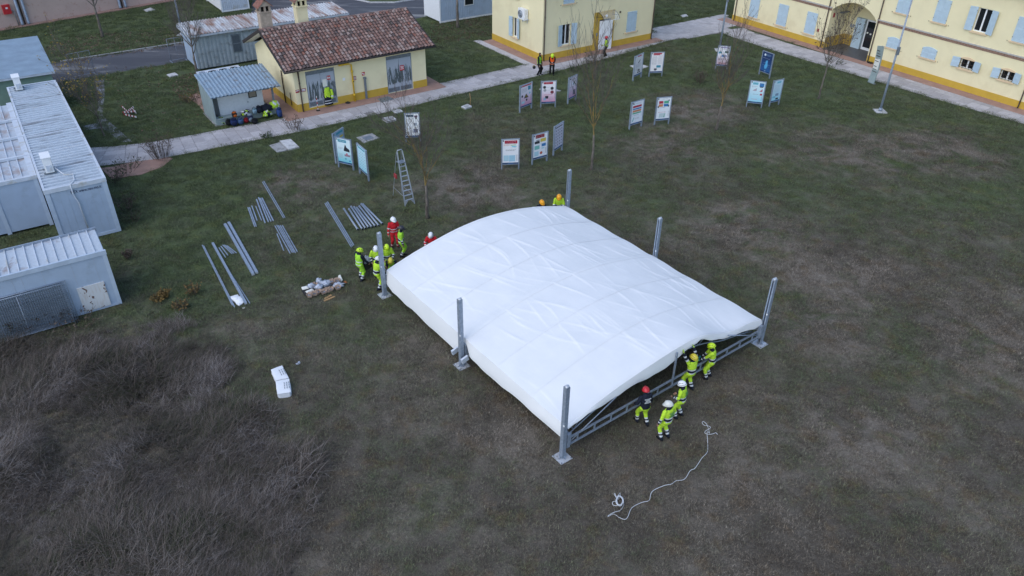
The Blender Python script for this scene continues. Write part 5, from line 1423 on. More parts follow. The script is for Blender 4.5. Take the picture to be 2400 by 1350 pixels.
# ================================================================ PIPES AND PROFILES LAID OUT ON THE GRASS
def Q(x, y): return (440 + x / 3.971, 400 + y / 3.971)
def pipe(a, b, w, label, group, kind='profile', name='steel_profile', z=0.0):
    p, q = G(*Q(*a)), G(*Q(*b)); d = q - p; ln = d.length; z = z or .035
    u_ = d.normalized(); s_ = Vector((-u_.y, u_.x, 0)) * (w / 2 + .12); FOOT.append([(p - s_).xy, (q - s_).xy, (q + s_).xy, (p + s_).xy])
    t = thing(name, label, 'steel profile' if kind != 'tube' else 'steel tube', (p.x, p.y, z), math.atan2(d.y, d.x), group)
    m = M()
    if kind == 'tube':
        m.tube([(0, 0, w / 2 + .005), (ln, 0, w / 2 + .005)], w / 2, 12); body = m.obj('tube', MT['galv'], t)
        for x in (0.02, ln - 0.02): M().tube([(x - .02, 0, w / 2 + .005), (x + .02, 0, w / 2 + .005)], w / 2 * 1.25, 12).obj('end_flange', MT['galv'], t)
        M().tube([(ln + .001, 0, w / 2 + .005), (ln + .024, 0, w / 2 + .005)], w / 2 * .8, 12).obj('bore', MT['dark_hole'], t)
    else:
        th = 0.006; h = w * 0.75
        m.box(0, ln, -w / 2, w / 2, h - th, h); m.box(0, ln, -w / 2, -w / 2 + th, 0.0, h - th); m.box(0, ln, w / 2 - th, w / 2, 0.0, h - th)
        m.obj('channel', MT['galv'], t)
        e = M()
        for x in (0.0, ln - 0.012): e.box(x, x + 0.012, -w / 2 + th, w / 2 - th, 0.004, h - th)
        e.obj('end_plate', MT['steel_bright'], t)
    return t
def pipes(lst, w, label, group, kind='profile'):
    for a, b in lst: pipe(a, b, w, label, group, kind, 'steel_tube' if kind == 'tube' else 'steel_profile')
pipes([((350, 512), (613, 980)), ((384, 496), (646, 965))], 0.145, 'wide galvanised channel in the pair of broad channels on the grass', 'pair of broad channels')
pipes([((150, 708), (438, 1278)), ((138, 702), (418, 1262))], 0.055, 'long thin galvanised rail running under the white plastic sheet', 'thin rails under the sheet')
pipe((235, 686), (545, 1250), 0.12, 'long galvanised channel with a wide head beside the short bundle', None)
pipe((340, 870), (580, 1242), 0.04, 'thin galvanised rod alongside the long channel', None)
pipes([((293, 725), (355, 815)), ((312, 712), (377, 797)), ((328, 700), (415, 782)), ((345, 700), (432, 778)), ((366, 706), (455, 775))], 0.05, 'short galvanised piece in the fanned out bundle', 'short bundle')
pipes([((562, 352), (625, 530)), ((576, 350), (640, 528))], 0.06, 'short rail of the touching pair next to the stack of channels', 'short pair of rails')
pipe((598, 336), (647, 472), 0.06, 'shortest single rail lying between the short pair and the stack', None)
pipe((635, 338), (688, 470), 0.05, 'thin short rail lying right against the stack of channels', None)
pipes([((642, 276), (722, 495)), ((660, 258), (752, 485)), ((676, 266), (776, 480)), ((693, 263), (798, 476))], 0.07, 'galvanised channel in the close stack of four', 'stack of four channels')
pipes([((697, 112), (893, 449)), ((709, 104), (906, 444))], 0.045, 'long thin rail of the pair lying nearest the teal boards', 'long pair of rails')
pipe((832, 595), (895, 752), 0.05, 'short rail lying apart beside the five angled rails', None)
pipes([((812, 520), (955, 778)), ((830, 515), (975, 770)), ((846, 518), (990, 770)), ((863, 518), (1005, 773)), ((882, 518), (1022, 764))], 0.05, 'galvanised rail in the row of five angled rails', 'row of five rails')
pipes([((1278, 312), (1525, 720)), ((1290, 305), (1536, 711)), ((1302, 297), (1547, 701))], 0.05, 'long rail of the three lying left of the round tubes', 'three long rails')
pipes([((1455, 368), (1583, 560)), ((1503, 370), (1625, 556)), ((1522, 348), (1655, 549)), ((1550, 352), (1685, 541)), ((1575, 357), (1715, 536)), ((1598, 344), (1746, 529)), ((1617, 324), (1778, 523)), ((1632, 326), (1812, 506))], 0.105, 'round galvanised tube with flanged end in the row of tubes', 'row of round tubes', 'tube')

def lump(name, label, cat, px, sx, sy, sz, m, seed=0, rz=0.0, z=0.0, group=None, nu=14, nv=9, rough=0.25, flat=0.35, fr_q=3.0):
    p = G(*px, z) if len(px) == 2 else Vector(px)
    b = M().ell((0, 0, 0), 1, 1, 1, nu, nv)
    out = []
    for v in b.v:
        v = Vector(v); k = 1 + rough * noise.noise(v * fr_q * 0.6 + Vector((seed * 7.1, seed * 3.3, 0))) * 1.6
        q = Vector((v.x * sx * k, v.y * sy * k, (v.z * k + flat) * sz)); q.z = max(q.z, 0.0); out.append(tuple(q))
    b.v = out
    o = b.obj(name, m, None, p, rz); tag(o, label, cat, group); return o

# white plastic sheet on the rails
def crumple(name, label, cat, pxs, m, n=14, amp=0.05, base=0.06, z=0.0):
    c = [G(*q) for q in pxs]; ce = sum(c, Vector()) / 4
    v = []; mb = M()
    for i in range(n + 1):
        for j in range(n + 1):
            s_, t_ = i / n, j / n
            p = (c[0] * (1 - s_) + c[1] * s_) * (1 - t_) + (c[3] * (1 - s_) + c[2] * s_) * t_ - ce
            ed_ = min(1, 4 * min(s_, 1 - s_, t_, 1 - t_) + .25)
            k = noise.noise(p * 3.0 + Vector((len(label), 0, 0)))
            p.x += 0.05 * noise.noise(p * 4 + Vector((9, 1, 1))); p.y += 0.05 * noise.noise(p * 4 + Vector((3, 7, 1)))
            p.z = z + 0.015 + base * ed_ + amp * abs(k) * ed_; v.append(p)
    mb.add(v, [(i * (n + 1) + j, (i + 1) * (n + 1) + j, (i + 1) * (n + 1) + j + 1, i * (n + 1) + j + 1) for i in range(n) for j in range(n)], 0, False)
    nb = len(mb.v)
    rim = [i * (n + 1) for i in range(n + 1)] + [n * (n + 1) + j for j in range(1, n + 1)] + [i * (n + 1) + n for i in range(n - 1, -1, -1)] + [j for j in range(n - 1, 0, -1)]
    mb.add([(mb.v[r][0], mb.v[r][1], 0.004) for r in rim], [])
    k = len(rim)
    for a in range(k): mb.f.append((rim[(a + 1) % k], rim[a], nb + a, nb + (a + 1) % k)); mb.m.append(0); mb.s.append(False)
    o = mb.obj(name, m, None, ce); orient_out(o); return tag(o, label, cat)
crumple('plastic_sheet', 'crumpled white plastic sheet lying over the thin rails', 'plastic sheet', [Q(378, 1180), Q(470, 1158), Q(542, 1218), Q(480, 1262)], MT['tarp_white'], amp=0.12)
crumple('paper_scrap', 'small white scrap lying just beyond the plastic sheet', 'scrap', [Q(508, 1278), Q(534, 1273), Q(537, 1281), Q(512, 1288)], MT['paper'], 4, .02, .01)
crumple('crumpled_wrapper', 'small translucent wrapper on the grass above the folded tarps', 'wrapper', [(692, 853), (703, 848), (706, 852), (697, 857)], MT['bag_plastic'], 6, .05, .03)

# folded tarps
def P6(x, y): return (600 + x / 4.217, 640 + y / 4.217)
def tarp(label, pxs, h, n):
    c = [G(*q) for q in pxs]; ce = sum(c, Vector()) / 4; FOOT.append([(ce + (p - ce) * 1.15).xy for p in c])
    t = thing('folded_tarp', label, 'tarp', ce)
    for k in range(n):
        f = 1 - 0.02 * k + 0.015 * math.sin(k * 5)
        m = M(); nn = 10; z0 = h * k / n + .004; z1 = h * (k + .86) / n
        rim = []
        for e in range(4):
            for q in range(nn):
                p = (c[e] * (1 - q / nn) + c[(e + 1) % 4] * (q / nn) - ce) * f * (1 - .11 * abs(2 * q / nn - 1) ** 5); w_ = 0.018 * noise.noise(Vector((p.x * 3, p.y * 3, k * 3.0)))
                rim.append((p.x * (1 + w_), p.y * (1 + w_)))
        m.prism(rim, z0, z1)
        if k == n - 1:      # soft quilted top
            v = []; g_ = 12
            for i in range(g_ + 1):
                for j in range(g_ + 1):
                    s_, t_ = i / g_, j / g_
                    p = ((c[0] * (1 - s_) + c[1] * s_) * (1 - t_) + (c[3] * (1 - s_) + c[2] * s_) * t_ - ce) * f * 0.985
                    v.append((p.x, p.y, z1 + 0.008 + 0.035 * (16 * s_ * (1 - s_) * t_ * (1 - t_)) ** .5 + 0.022 * noise.noise(Vector((p.x * 3, p.y * 3, 5)))))
            m.add(v, [(i * (g_ + 1) + j, (i + 1) * (g_ + 1) + j, (i + 1) * (g_ + 1) + j + 1, i * (g_ + 1) + j + 1) for i in range(g_) for j in range(g_)], 0, True)
        m.obj('tarp_layer', MT['tarp_white'], t)
    # faint stencilled lines
    s_ = M(); a = (c[1] + c[2]) / 2 - ce; b = (c[2] - c[1]).normalized(); d = (c[0] - c[1]).normalized()
    for k in range(3):
        for e in range(3):
            q = a * 0.82 + d * (0.09 * k) + b * (-0.2 + e * 0.15); s_.bar((q.x, q.y, h + 0.052), (q.x + b.x * .11, q.y + b.y * .11, h + 0.052), 0.022, 0.006)
    s_.obj('stencil', MT['galv_dark'], t)
tarp('folded white tarp of the touching pair, the flatter one further from the rough grass corner', [P6(145, 975), P6(265, 932), P6(335, 1062), P6(196, 1093)], 0.13, 3)
tarp('folded white tarp with thick layered edge, next to the flatter tarp', [P6(196, 1106), P6(340, 1078), P6(358, 1222), P6(217, 1243)], 0.22, 4)

# rope on the grass
def C7(x, y): return (1400 + x * 320 / 1543, 960 + y * 320 / 1543)
def smooth(pts, n=6):
    out = []; P_ = [Vector(p) for p in pts]
    for i in range(len(P_) - 1):
        p0, p1, p2, p3 = P_[max(i - 1, 0)], P_[i], P_[i + 1], P_[min(i + 2, len(P_) - 1)]
        for k in range(n):
            t = k / n; out.append(0.5 * ((2 * p1) + (p2 - p0) * t + (2 * p0 - 5 * p1 + 4 * p2 - p3) * t * t + (3 * p1 - p0 - 3 * p2 + p3) * t ** 3))
    out.append(P_[-1]); return out
rp = [(1358, 282), (1340, 262), (1300, 275), (1250, 278), (1215, 262), (1225, 240), (1270, 215), (1275, 195), (1245, 182), (1210, 178), (1185, 150), (1200, 135), (1235, 165), (1255, 215), (1268, 265), (1248, 250), (1240, 275), (1248, 380), (1242, 480), (1180, 550), (1105, 660), (1050, 690), (985, 785), (890, 805), (835, 842), (750, 860), (620, 925), (585, 1025), (500, 1050), (390, 1110), (345, 1210), (310, 1240), (250, 1220), (185, 1180), (130, 1205), (125, 1198), (190, 1160), (260, 1138), (300, 1075)]
rl = smooth([G(*C7(*q), 0.055 + 0.02 * math.sin(k * 1.3)) for k, q in enumerate(rp)])
tag(M().tube(rl, 0.011, 5).obj('rope', MT['rope']), 'thin white rope snaking across the grass in front of the tent', 'rope')
cl = []
for k in range(60):
    a = k * 1.15; cl.append(C7(252 + (38 + 8 * math.sin(k * 2.1)) * math.cos(a), 1030 + (52 + 10 * math.sin(k * 1.7)) * math.sin(a)))
cl = [C7(300, 1075)] + cl + [C7(215, 1030), C7(172, 1045), C7(180, 1078), C7(230, 1080), C7(215, 1000), C7(190, 955), C7(200, 948), C7(215, 985), C7(240, 965), C7(255, 942), C7(262, 985)]
tag(M().tube(smooth([G(*q, 0.05 + 0.12 * abs(math.sin(k * 0.9)) * (1 if k < 60 else .3)) for k, q in enumerate(cl)], 4), 0.010, 5).obj('rope_coil', MT['rope']), 'loose coil of white rope at the end of the long rope', 'rope')

# ladder
lp0 = [G(955 + 22, 474), G(952, 484)]
la = G(*C4(1680, 1170)); lb_ = G(*C4(1785, 1140)); lt = (la + lb_) / 2
ldr = thing('stepladder', 'tall aluminium stepladder standing open beside the yellowish tree', 'ladder', lt, math.atan2((lb_ - la).y, (lb_ - la).x))
LH, hw = 3.05, (lb_ - la).length / 2; back_ = 0.85
ALU = mk('aluminium', (0.40, 0.43, 0.47), 0.4, 0.4, 0.1)
for s_ in (-1, 1):
    M().bar((s_ * hw, 0, 0), (s_ * hw * .52, back_, LH), 0.065, 0.035, up=(0, 1, 0)).obj('stile', ALU, ldr)
    M().bar((s_ * hw * .9, 1.6, 0), (s_ * hw * .5, back_ + 0.12, LH - .1), 0.022, 0.022, up=(0, 1, 0)).obj('rear_leg', ALU, ldr)
    M().tube([(s_ * hw * .9, 0.15, .55), (s_ * hw * .85, 1.45, .6)], 0.009, 5).obj('spreader', ALU, ldr)
    M().add([(s_ * hw, 0, .02), (s_ * (hw - .22), 0.02, .3), (s_ * hw * .97, 0.05, .36)], [(0, 1, 2)]).obj('foot_gusset', ALU, ldr)
for k in range(8):
    z = 0.3 + k * 0.27; f = z / LH; x = hw * (1 - .48 * f); M().bar((-x, back_ * f + .03, z), (x, back_ * f + .03, z), 0.09, 0.03).obj('step', ALU, ldr)
f = 2.42 / LH; x = hw * (1 - .48 * f) + .02; M().box(-x, x, back_ * f - .1, back_ * f + .3, 2.4, 2.44).obj('platform', MT['galv_dark'], ldr)
M().tube([(-hw * .52, back_, LH), (-hw * .4, back_, LH + .07), (hw * .4, back_, LH + .07), (hw * .52, back_, LH)], 0.03, 6).obj('top_rail', ALU, ldr)
M().box(-hw * .95, -hw * .75, 0.95, 1.25, 1.35, 1.6).obj('strap', MT['red_dull'], ldr)

# fittings laid out: cartons, bags, trays
tag(M().prism([(G(*Q(*q)) - G(*Q(1170, 1125))).xy for q in ((1058, 1118), (1235, 1062), (1268, 1125), (1092, 1172))], 0.01, 0.05).obj('black_tray', MT['rubber'], None, G(*Q(1170, 1125))), 'flat black tray under the opened cartons nearest the plastic sheet', 'tray')
tag(M().prism([(G(*Q(*q)) - G(*Q(1335, 1075))).xy for q in ((1232, 1075), (1438, 1008), (1458, 1072), (1262, 1138))], 0.01, 0.05).obj('black_tray', MT['rubber'], None, G(*Q(1335, 1075))), 'flat black tray under the bagged fittings nearest the workers', 'tray')
def carton(px, w, d, h, rz, label):
    t = thing('carton', label, 'box', G(*Q(*px), 0.052), rz, 'opened cartons of fittings'); th = 0.012
    b = M(); b.box(-w / 2, w / 2, -d / 2, d / 2, 0, th)
    for a in ((-w / 2, w / 2, -d / 2, -d / 2 + th), (-w / 2, w / 2, d / 2 - th, d / 2), (-w / 2, -w / 2 + th, -d / 2 + th, d / 2 - th), (w / 2 - th, w / 2, -d / 2 + th, d / 2 - th)): b.box(*a, th, h)
    b.obj('carton_body', MT['cardboard'], t)
    for (c, e, ax) in (((0, -d / 2, h), (0, -.04, .02), 'x'), ((0, d / 2, h), (0, .04, .05), 'x'), ((-w / 2, 0, h), (-.035, 0, .03), 'y'), ((w / 2, 0, h), (.03, 0, .04), 'y')):
        c, e = Vector(c), Vector(e); s_ = Vector((w / 2, 0, 0)) if ax == 'x' else Vector((0, d / 2 * .95, 0))
        M().obox(c + e * .8, s_, e * .8, e.cross(s_).normalized() * .005).obj('flap', MT['cardboard'], t)
    m = M()
    for k in range(7): m.bar((random.uniform(-w * .35, w * .35), random.uniform(-d * .3, d * .3), th + .02 + .02 * (k % 3)), (random.uniform(-w * .35, w * .35), random.uniform(-d * .35, d * .35), th + .05 + .02 * (k % 3)), 0.035, 0.03)
    m.obj('fittings', MT['galv'], t)
LBC = 'opened brown carton with metal fittings in the front row'
for q, l in (((1138, 1172), 'opened carton at the front row end nearest the plastic sheet'), ((1182, 1158), LBC), ((1216, 1142), LBC), ((1268, 1142), LBC), ((1300, 1128), LBC), ((1332, 1118), LBC), ((1182, 1078), 'opened carton on the tray among the grey plastic bags'), ((1346, 1046), 'opened carton standing beside the crumpled bag cluster'), ((1392, 1036), 'opened carton beside the cream paper sheet'), ((1400, 1102), 'opened carton at the front row end nearest the workers')):
    carton(q, 0.21, 0.15, 0.10, random.uniform(.1, 1.1), l)
for k, (q, sx_, sz_, l) in enumerate((((1225, 1048), .16, .20, 'tall clear plastic bag standing between the two trays'), ((1280, 1058), .30, .13, 'large crumpled clear plastic bag on the tray'), ((1222, 1098), .2, .16, 'clear plastic bag leaning on the front row cartons'), ((1152, 1085), .16, .16, 'clear plastic bag beside the white papers'), ((1405, 1068), .26, .1, 'flat clear plastic bag between cartons near the workers'))):
    lump('plastic_bag', l, 'plastic bag', Q(*q), sx_, sx_ * .75, sz_, MT['bag_plastic'], k, z=0.05, rough=0.5, fr_q=4)
crumple('paper_sheet', 'white instruction sheet at the carton group end nearest the plastic sheet', 'paper', [Q(1058, 1095), Q(1120, 1085), Q(1128, 1110), Q(1068, 1120)], MT['paper'], 6, .03, .06, .04)
crumple('paper_sheet', 'white paper lying flat in front of the standing clear bag', 'paper', [Q(1095, 1135), Q(1165, 1112), Q(1185, 1128), Q(1110, 1152)], MT['paper'], 6, .03, .06, .04)
crumple('paper_sheet', 'cream paper sheet at the carton group end nearest the workers', 'paper', [Q(1398, 995), Q(1422, 985), Q(1448, 1032), Q(1428, 1042)], MT['paper'], 6, .04, .1, .04)
crumple('orange_pouch', 'small orange brown pouch lying just past the cream paper', 'pouch', [Q(1450, 1040), Q(1468, 1030), Q(1488, 1048), Q(1472, 1056)], mk('rust_orange', (.3, .1, .03), .7), 5, .04, .05)
for a, b, l in (((1268, 1212), (1368, 1172), 'longer wooden batten in front of the cartons'), ((1274, 1192), (1336, 1158), 'shorter wooden batten close to the cartons')):
    p, q = G(*Q(*a), .03), G(*Q(*b), .03); c = (p + q) / 2; m = M().bar(p - c, q - c, 0.1, 0.04); m.bar(p - c + Vector((0, 0, .021)), q - c + Vector((0, 0, .021)), 0.05, 0.006); tag(m.obj('timber_offcut', MT['wood'], None, c), l, 'timber')
# ================================================================ PEOPLE
def cloth(name, c, rough=0.75, emit=None, sheen=0.0):
    m, nt, bs = newmat(name); o = objco(nt)
    a = noise_n(nt, o, 11, 4, 0.6, 0.8); b = noise_n(nt, mapping(nt, o, (1, 1, 0.45)), 16, 3, 0.5, 1.2)
    L(nt, ramp(nt, a, [(0.3, [x * .82 for x in c]), (0.7, [min(1, x * 1.1) for x in c])]), bs.inputs['Base Color'])
    bs.inputs['Roughness'].default_value = rough; bs.inputs['Specular IOR Level'].default_value = 0.2
    bump(nt, bs, b, 0.9, 0.04)
    return m
SKIN, NAV, REFL, BOOT, HAIR = cloth('skin', (0.42, 0.25, 0.18), .5), cloth('navy_cloth', (0.014, 0.018, 0.032)), cloth('reflective_tape', (0.62, 0.65, 0.68), .4), cloth('boot_leather', (0.012, 0.012, 0.013), .5), cloth('dark_hair', (0.02, 0.015, 0.012), .6)
HV, HVG, REDC, ORC, BLK, GLV, TGL = cloth('hi_vis_yellow', (0.50, 0.76, 0.05)), cloth('hi_vis_lime', (0.36, 0.70, 0.05)), cloth('red_suit', (0.55, 0.02, 0.03)), cloth('hi_vis_orange', (0.95, 0.14, 0.02)), cloth('black_cloth', (0.012, 0.012, 0.014)), cloth('lime_glove', (0.38, 0.55, 0.12)), cloth('teal_glove', (0.03, 0.28, 0.32))

def ik(a, b, l1, l2, hint):
    d = b - a; D = d.length
    if D > (l1 + l2) * .995: d = d * ((l1 + l2) * .995 / D); D = d.length; b = a + d
    x = (l1 * l1 - l2 * l2 + D * D) / (2 * D); h = math.sqrt(max(0, l1 * l1 - x * x)); t = d / D
    n = Vector(hint) - t * Vector(hint).dot(t)
    n = n.normalized() if n.length > 1e-4 else Vector((1, 0, 0))
    return a + t * x + n * h, b

def helmet_mesh(colr, style):
    hm = M(); rx, ry, rz_ = 0.150, 0.122, 0.135
    nu, nv = 20, 7; v = []
    for j in range(nv + 1):
        th = math.pi / 2 * j / nv
        for k in range(nu):
            ph = 2 * math.pi * k / nu
            rid = 1 + (0.03 if abs(math.sin(ph)) < .35 and style != 'cap' else 0) * math.cos(th)
            v.append((rx * math.cos(th) * math.cos(ph) * rid, ry * math.cos(th) * math.sin(ph) * rid, rz_ * math.sin(th)))
    f = [(j * nu + k, j * nu + (k + 1) % nu, (j + 1) * nu + (k + 1) % nu, (j + 1) * nu + k) for j in range(nv) for k in range(nu)]
    hm.add(v, f, 0, True)
    ring = []
    for k in range(nu):
        ph = 2 * math.pi * k / nu; e = 0.018 + (0.05 * max(0, math.cos(ph)) ** 2 if style != 'rescue' else 0.012 * max(0, math.cos(ph)))
        ring += [(rx * math.cos(ph), ry * math.sin(ph), 0.0), ((rx + e) * math.cos(ph), (ry + e * .7) * math.sin(ph), -0.018 - (0.012 if style != 'rescue' else 0)), (rx * .95 * math.cos(ph), ry * .95 * math.sin(ph), -0.03)]
    hm.add(ring, [(3 * k + a, 3 * ((k + 1) % nu) + a, 3 * ((k + 1) % nu) + a + 1, 3 * k + a + 1) for k in range(nu) for a in (0, 1)], 0, True)
    if style == 'rescue':
        for s_ in (-1, 1):
            for k in range(3): hm.obox((0.05 - .055 * k, s_ * (ry * .72), .088), (.016, 0, 0), (0, s_ * .004, -.006), (0, .012, .012), 1)
        hm.tube([(rx * 1.02 * math.cos(a * .2618), ry * 1.02 * math.sin(a * .2618), .02) for a in range(-5, 30)], .006, 4, 1, cap=False)
    else:
        for x in (-.04, .0, .04): hm.bar((x - .05, 0, .131), (x + .05, 0, .131), .012, .014)
    return hm.mesh('helmet', [mat('helmet_%s' % len(bpy.data.materials), colr, .3, 0, .05, 6, spec=.5), MT['black']])

def person(px, head, label, style, helm=(HV, 'rescue'), feet=((0.06, .13), (-0.05, -.13)), hands=None, lean=0.05, hpitch=0.15, hyaw=0.0, hgt=1.75, pel=None, z_at=None, gloves=None, back_print=None, group=None):
    base = G(*px) if z_at is None else G(*px, z_at); base = Vector((base.x, base.y, 0))
    k = hgt / 1.75
    pz = pel if pel else 0.92
    Pv = Vector((-0.12 * math.sin(lean) * 2.2, 0, pz)); sd_ = Vector((math.sin(lean), 0, math.cos(lean)))
    chest = Pv + sd_ * .40; neck = Pv + sd_ * .545
    hl = lean * .6 + hpitch; hd_ = Vector((math.sin(hl) * math.cos(hyaw), math.sin(hl) * math.sin(hyaw), math.cos(hl)))
    hc = neck + hd_ * .145
    prim = []          # (zone, p0, r0, p1, r1)
    sh_ = {s_: Pv + sd_ * .475 + Vector((0, s_ * .175, 0)) for s_ in (1, -1)}
    if hands is None: hands = ((0.10, .27, .80), (0.06, -.27, .80))
    hnd = {}
    for s_, (fx, fy), ht in ((1, feet[0], hands[0]), (-1, feet[1], hands[1])):
        hip = Pv + Vector((0, s_ * .095, -.03)); an = Vector((fx, fy, .10))
        kn, an = ik(hip, an, .43, .43, (1, 0.05 * s_, 0))
        prim += [('thigh', hip, .105, kn, .075), ('shin', kn, .078, an, .062), ('boot', an, .058, an + Vector((.02, 0, -.05)), .052), ('boot', an + Vector((-.05, 0, -.055)), .045, an + Vector((.17, .01 * s_, -.062)), .042)]
        hv_ = Vector(ht); el, w_ = ik(sh_[s_], hv_, .29, .26, (-.5, s_ * .55, -.6) if ht[2] < 1.5 else (.2, s_ * 1.0, -.3))
        fa = (w_ - el).normalized()
        prim += [('uarm', sh_[s_], .078, el, .060), ('farm', el, .062, w_, .046), ('hand', w_, .034, w_ + fa * .07, .034)]
        hnd[s_] = (w_, fa)
    prim += [('neck', neck - sd_ * .05, .066, hc - hd_ * .06, .056), ('head', hc - hd_ * .03 + Vector((0.012, 0, 0)), .078, hc + hd_ * .035, .088)]
    mb = M()
    for z_, a, ra, b, rb in prim:
        d = (b - a); t = d.normalized() if d.length > 1e-5 else Vector((0, 0, 1))
        pts = [a - t * ra * .9, a - t * ra * .6, a, a + d * .5, b, b + t * rb * .6, b + t * rb * .9]; rs = [ra * .42, ra * .8, ra, (ra + rb) / 2, rb, rb * .8, rb * .42]
        mb.tube(pts, rs, 12)
    rings = [(-.13, .105, .155), (-.06, .128, .178), (.06, .132, .176), (.18, .136, .178), (.30, .142, .192), (.40, .132, .200), (.48, .105, .185), (.53, .075, .10), (.57, .06, .062)]
    v = []; n_ = 18
    for t_, rx, ry in rings:
        c = Pv + sd_ * t_
        fx_ = Vector((math.cos(lean), 0, -math.sin(lean)))
        for q in range(n_): a = 2 * math.pi * q / n_; v.append(c + fx_ * (rx * math.cos(a)) + Vector((0, ry * math.sin(a), 0)))
    fcs = [(j * n_ + q, j * n_ + (q + 1) % n_, (j + 1) * n_ + (q + 1) % n_, (j + 1) * n_ + q) for j in range(len(rings) - 1) for q in range(n_)] + [tuple(range(n_ - 1, -1, -1)), tuple((len(rings) - 1) * n_ + q for q in range(n_))]
    mb.add(v, fcs, 0, True)
    # face: nose, chin, ears
    fwd = (Vector((math.cos(hyaw) * math.cos(hl), math.sin(hyaw) * math.cos(hl), -math.sin(hl)))).normalized(); lat = hd_.cross(fwd).normalized()
    mb.ell(hc + fwd * .092 - hd_ * .025, .022, .018, .026, 8, 5); mb.ell(hc + fwd * .062 - hd_ * .095, .035, .035, .03, 8, 5)
    for s_ in (1, -1): mb.ell(hc + lat * s_ * .086 - hd_ * .02, .02, .014, .032, 8, 5)
    tmp = mb.obj('tmp_body', SKIN); rmod = tmp.modifiers.new('r', 'REMESH'); rmod.mode = 'VOXEL'; rmod.voxel_size = 0.017
    smod = tmp.modifiers.new('s', 'SMOOTH'); smod.iterations = 3; smod.factor = .5
    bpy.context.view_layer.update()
    me = bpy.data.meshes.new_from_object(tmp.evaluated_get(bpy.context.evaluated_depsgraph_get())); bpy.data.objects.remove(tmp); me.name = 'person'
    nv_ = len(me.vertices); co = np.empty(nv_ * 3, 'f'); me.vertices.foreach_get('co', co); co = co.reshape(-1, 3)
    # cloth wrinkles
    nrm = np.empty(nv_ * 3, 'f'); me.vertices.foreach_get('normal', nrm); nrm = nrm.reshape(-1, 3)
    hz = hc.z - .12
    wr = np.array([noise.noise(Vector((x * 9, y * 9, z * 14 + head))) for x, y, z in co]) * .016 * (co[:, 2] < hz) * (co[:, 2] > .12)
    co += nrm * wr[:, None]
    me.vertices.foreach_set('co', co.ravel())
    nf = len(me.polygons); fc = np.empty(nf * 3, 'f'); me.polygons.foreach_get('center', fc); fc = fc.reshape(-1, 3)
    best = np.full(nf, 1e9); zi = np.zeros(nf, int); tt = np.zeros(nf); zs_ = ['torso']
    pv, sdv = np.array(Pv), np.array(sd_)
    t = ((fc - pv) @ sdv); dd = np.linalg.norm(fc - pv - np.clip(t, -.1, .5)[:, None] * sdv, axis=1) - .165; best = dd.copy(); tt = t.copy()
    for z_, a, ra, b, rb in prim:
        a_, b_ = np.array(a), np.array(b); d = b_ - a_; l2 = max(d @ d, 1e-9); t = np.clip((fc - a_) @ d / l2, -.3, 1.3); tc = np.clip(t, 0, 1)
        dist = np.linalg.norm(fc - a_ - tc[:, None] * d, axis=1) - (ra + (rb - ra) * tc)
        if z_ in ('thigh',): dist += .01
        w_ = dist < best
        if z_ not in zs_: zs_.append(z_)
        best[w_] = dist[w_]; zi[w_] = zs_.index(z_); tt[w_] = t[w_]
    slots = [SKIN, HV, NAV, REFL, BOOT, HAIR, HVG, REDC, ORC, BLK, GLV, TGL]
    S_ = {m: i for i, m in enumerate(slots)}
    def band(t, tab, d):
        for a, b, m in tab:
            if a <= t < b: return m
        return d
    TB = [(-.02, .035, REFL), (.035, .135, NAV), (.135, .185, REFL)]; FB_ = [(.12, .32, REFL), (.32, .62, NAV), (.62, .8, REFL), (.8, 2, NAV)]; LBb = [(.42, .56, REFL), (.56, .68, NAV), (.68, .84, REFL), (.84, 2, NAV)]
    ST = dict(
        suit=dict(torso=(TB, HV), low=HV, uarm=([], HV), farm=(FB_, HV), thigh=([], HV), shin=(LBb, HV)),
        lime=dict(torso=(TB, HVG), low=HVG, uarm=([], HVG), farm=(FB_, HVG), thigh=([], HVG), shin=(LBb, HVG)),
        vest=dict(torso=([(-.03, .02, REFL), (.13, .18, REFL)], HVG), low=HVG, uarm=([], NAV), farm=([], NAV), thigh=([], HVG), shin=(LBb, HVG)),
        navy=dict(torso=([], NAV), low=HV, uarm=([], NAV), farm=([], NAV), thigh=([], HV), shin=(LBb, HV)),
        reach=dict(torso=(TB, HV), low=HV, uarm=([(-1, .55, HV), (.55, .8, REFL)], NAV), farm=([(.25, .5, REFL)], NAV), thigh=([], HV), shin=(LBb, HV)),
        red=dict(torso=([(.02, .06, REFL), (.16, .2, REFL)], REDC), low=REDC, uarm=([(.75, .95, REFL)], REDC), farm=([(.55, .75, REFL)], REDC), thigh=([], REDC), shin=([(.7, .85, REFL)], REDC)),
        blackvest=dict(torso=([(-.02, .03, REFL)], HVG), low=BLK, uarm=([], BLK), farm=([], BLK), thigh=([], BLK), shin=([], BLK)),
        orangevest=dict(torso=([(-.04, .0, ORC), (.0, .05, REFL), (.11, .15, REFL)], ORC), low=BLK, uarm=([], BLK), farm=([], BLK), thigh=([], BLK), shin=([], BLK)),
        jacket=dict(torso=(TB[2:], HV), low=BLK, uarm=([], HV), farm=([(.5, .7, REFL)], HV), thigh=([], BLK), shin=([], BLK)))[style]
    mi = np.zeros(nf, 'i')
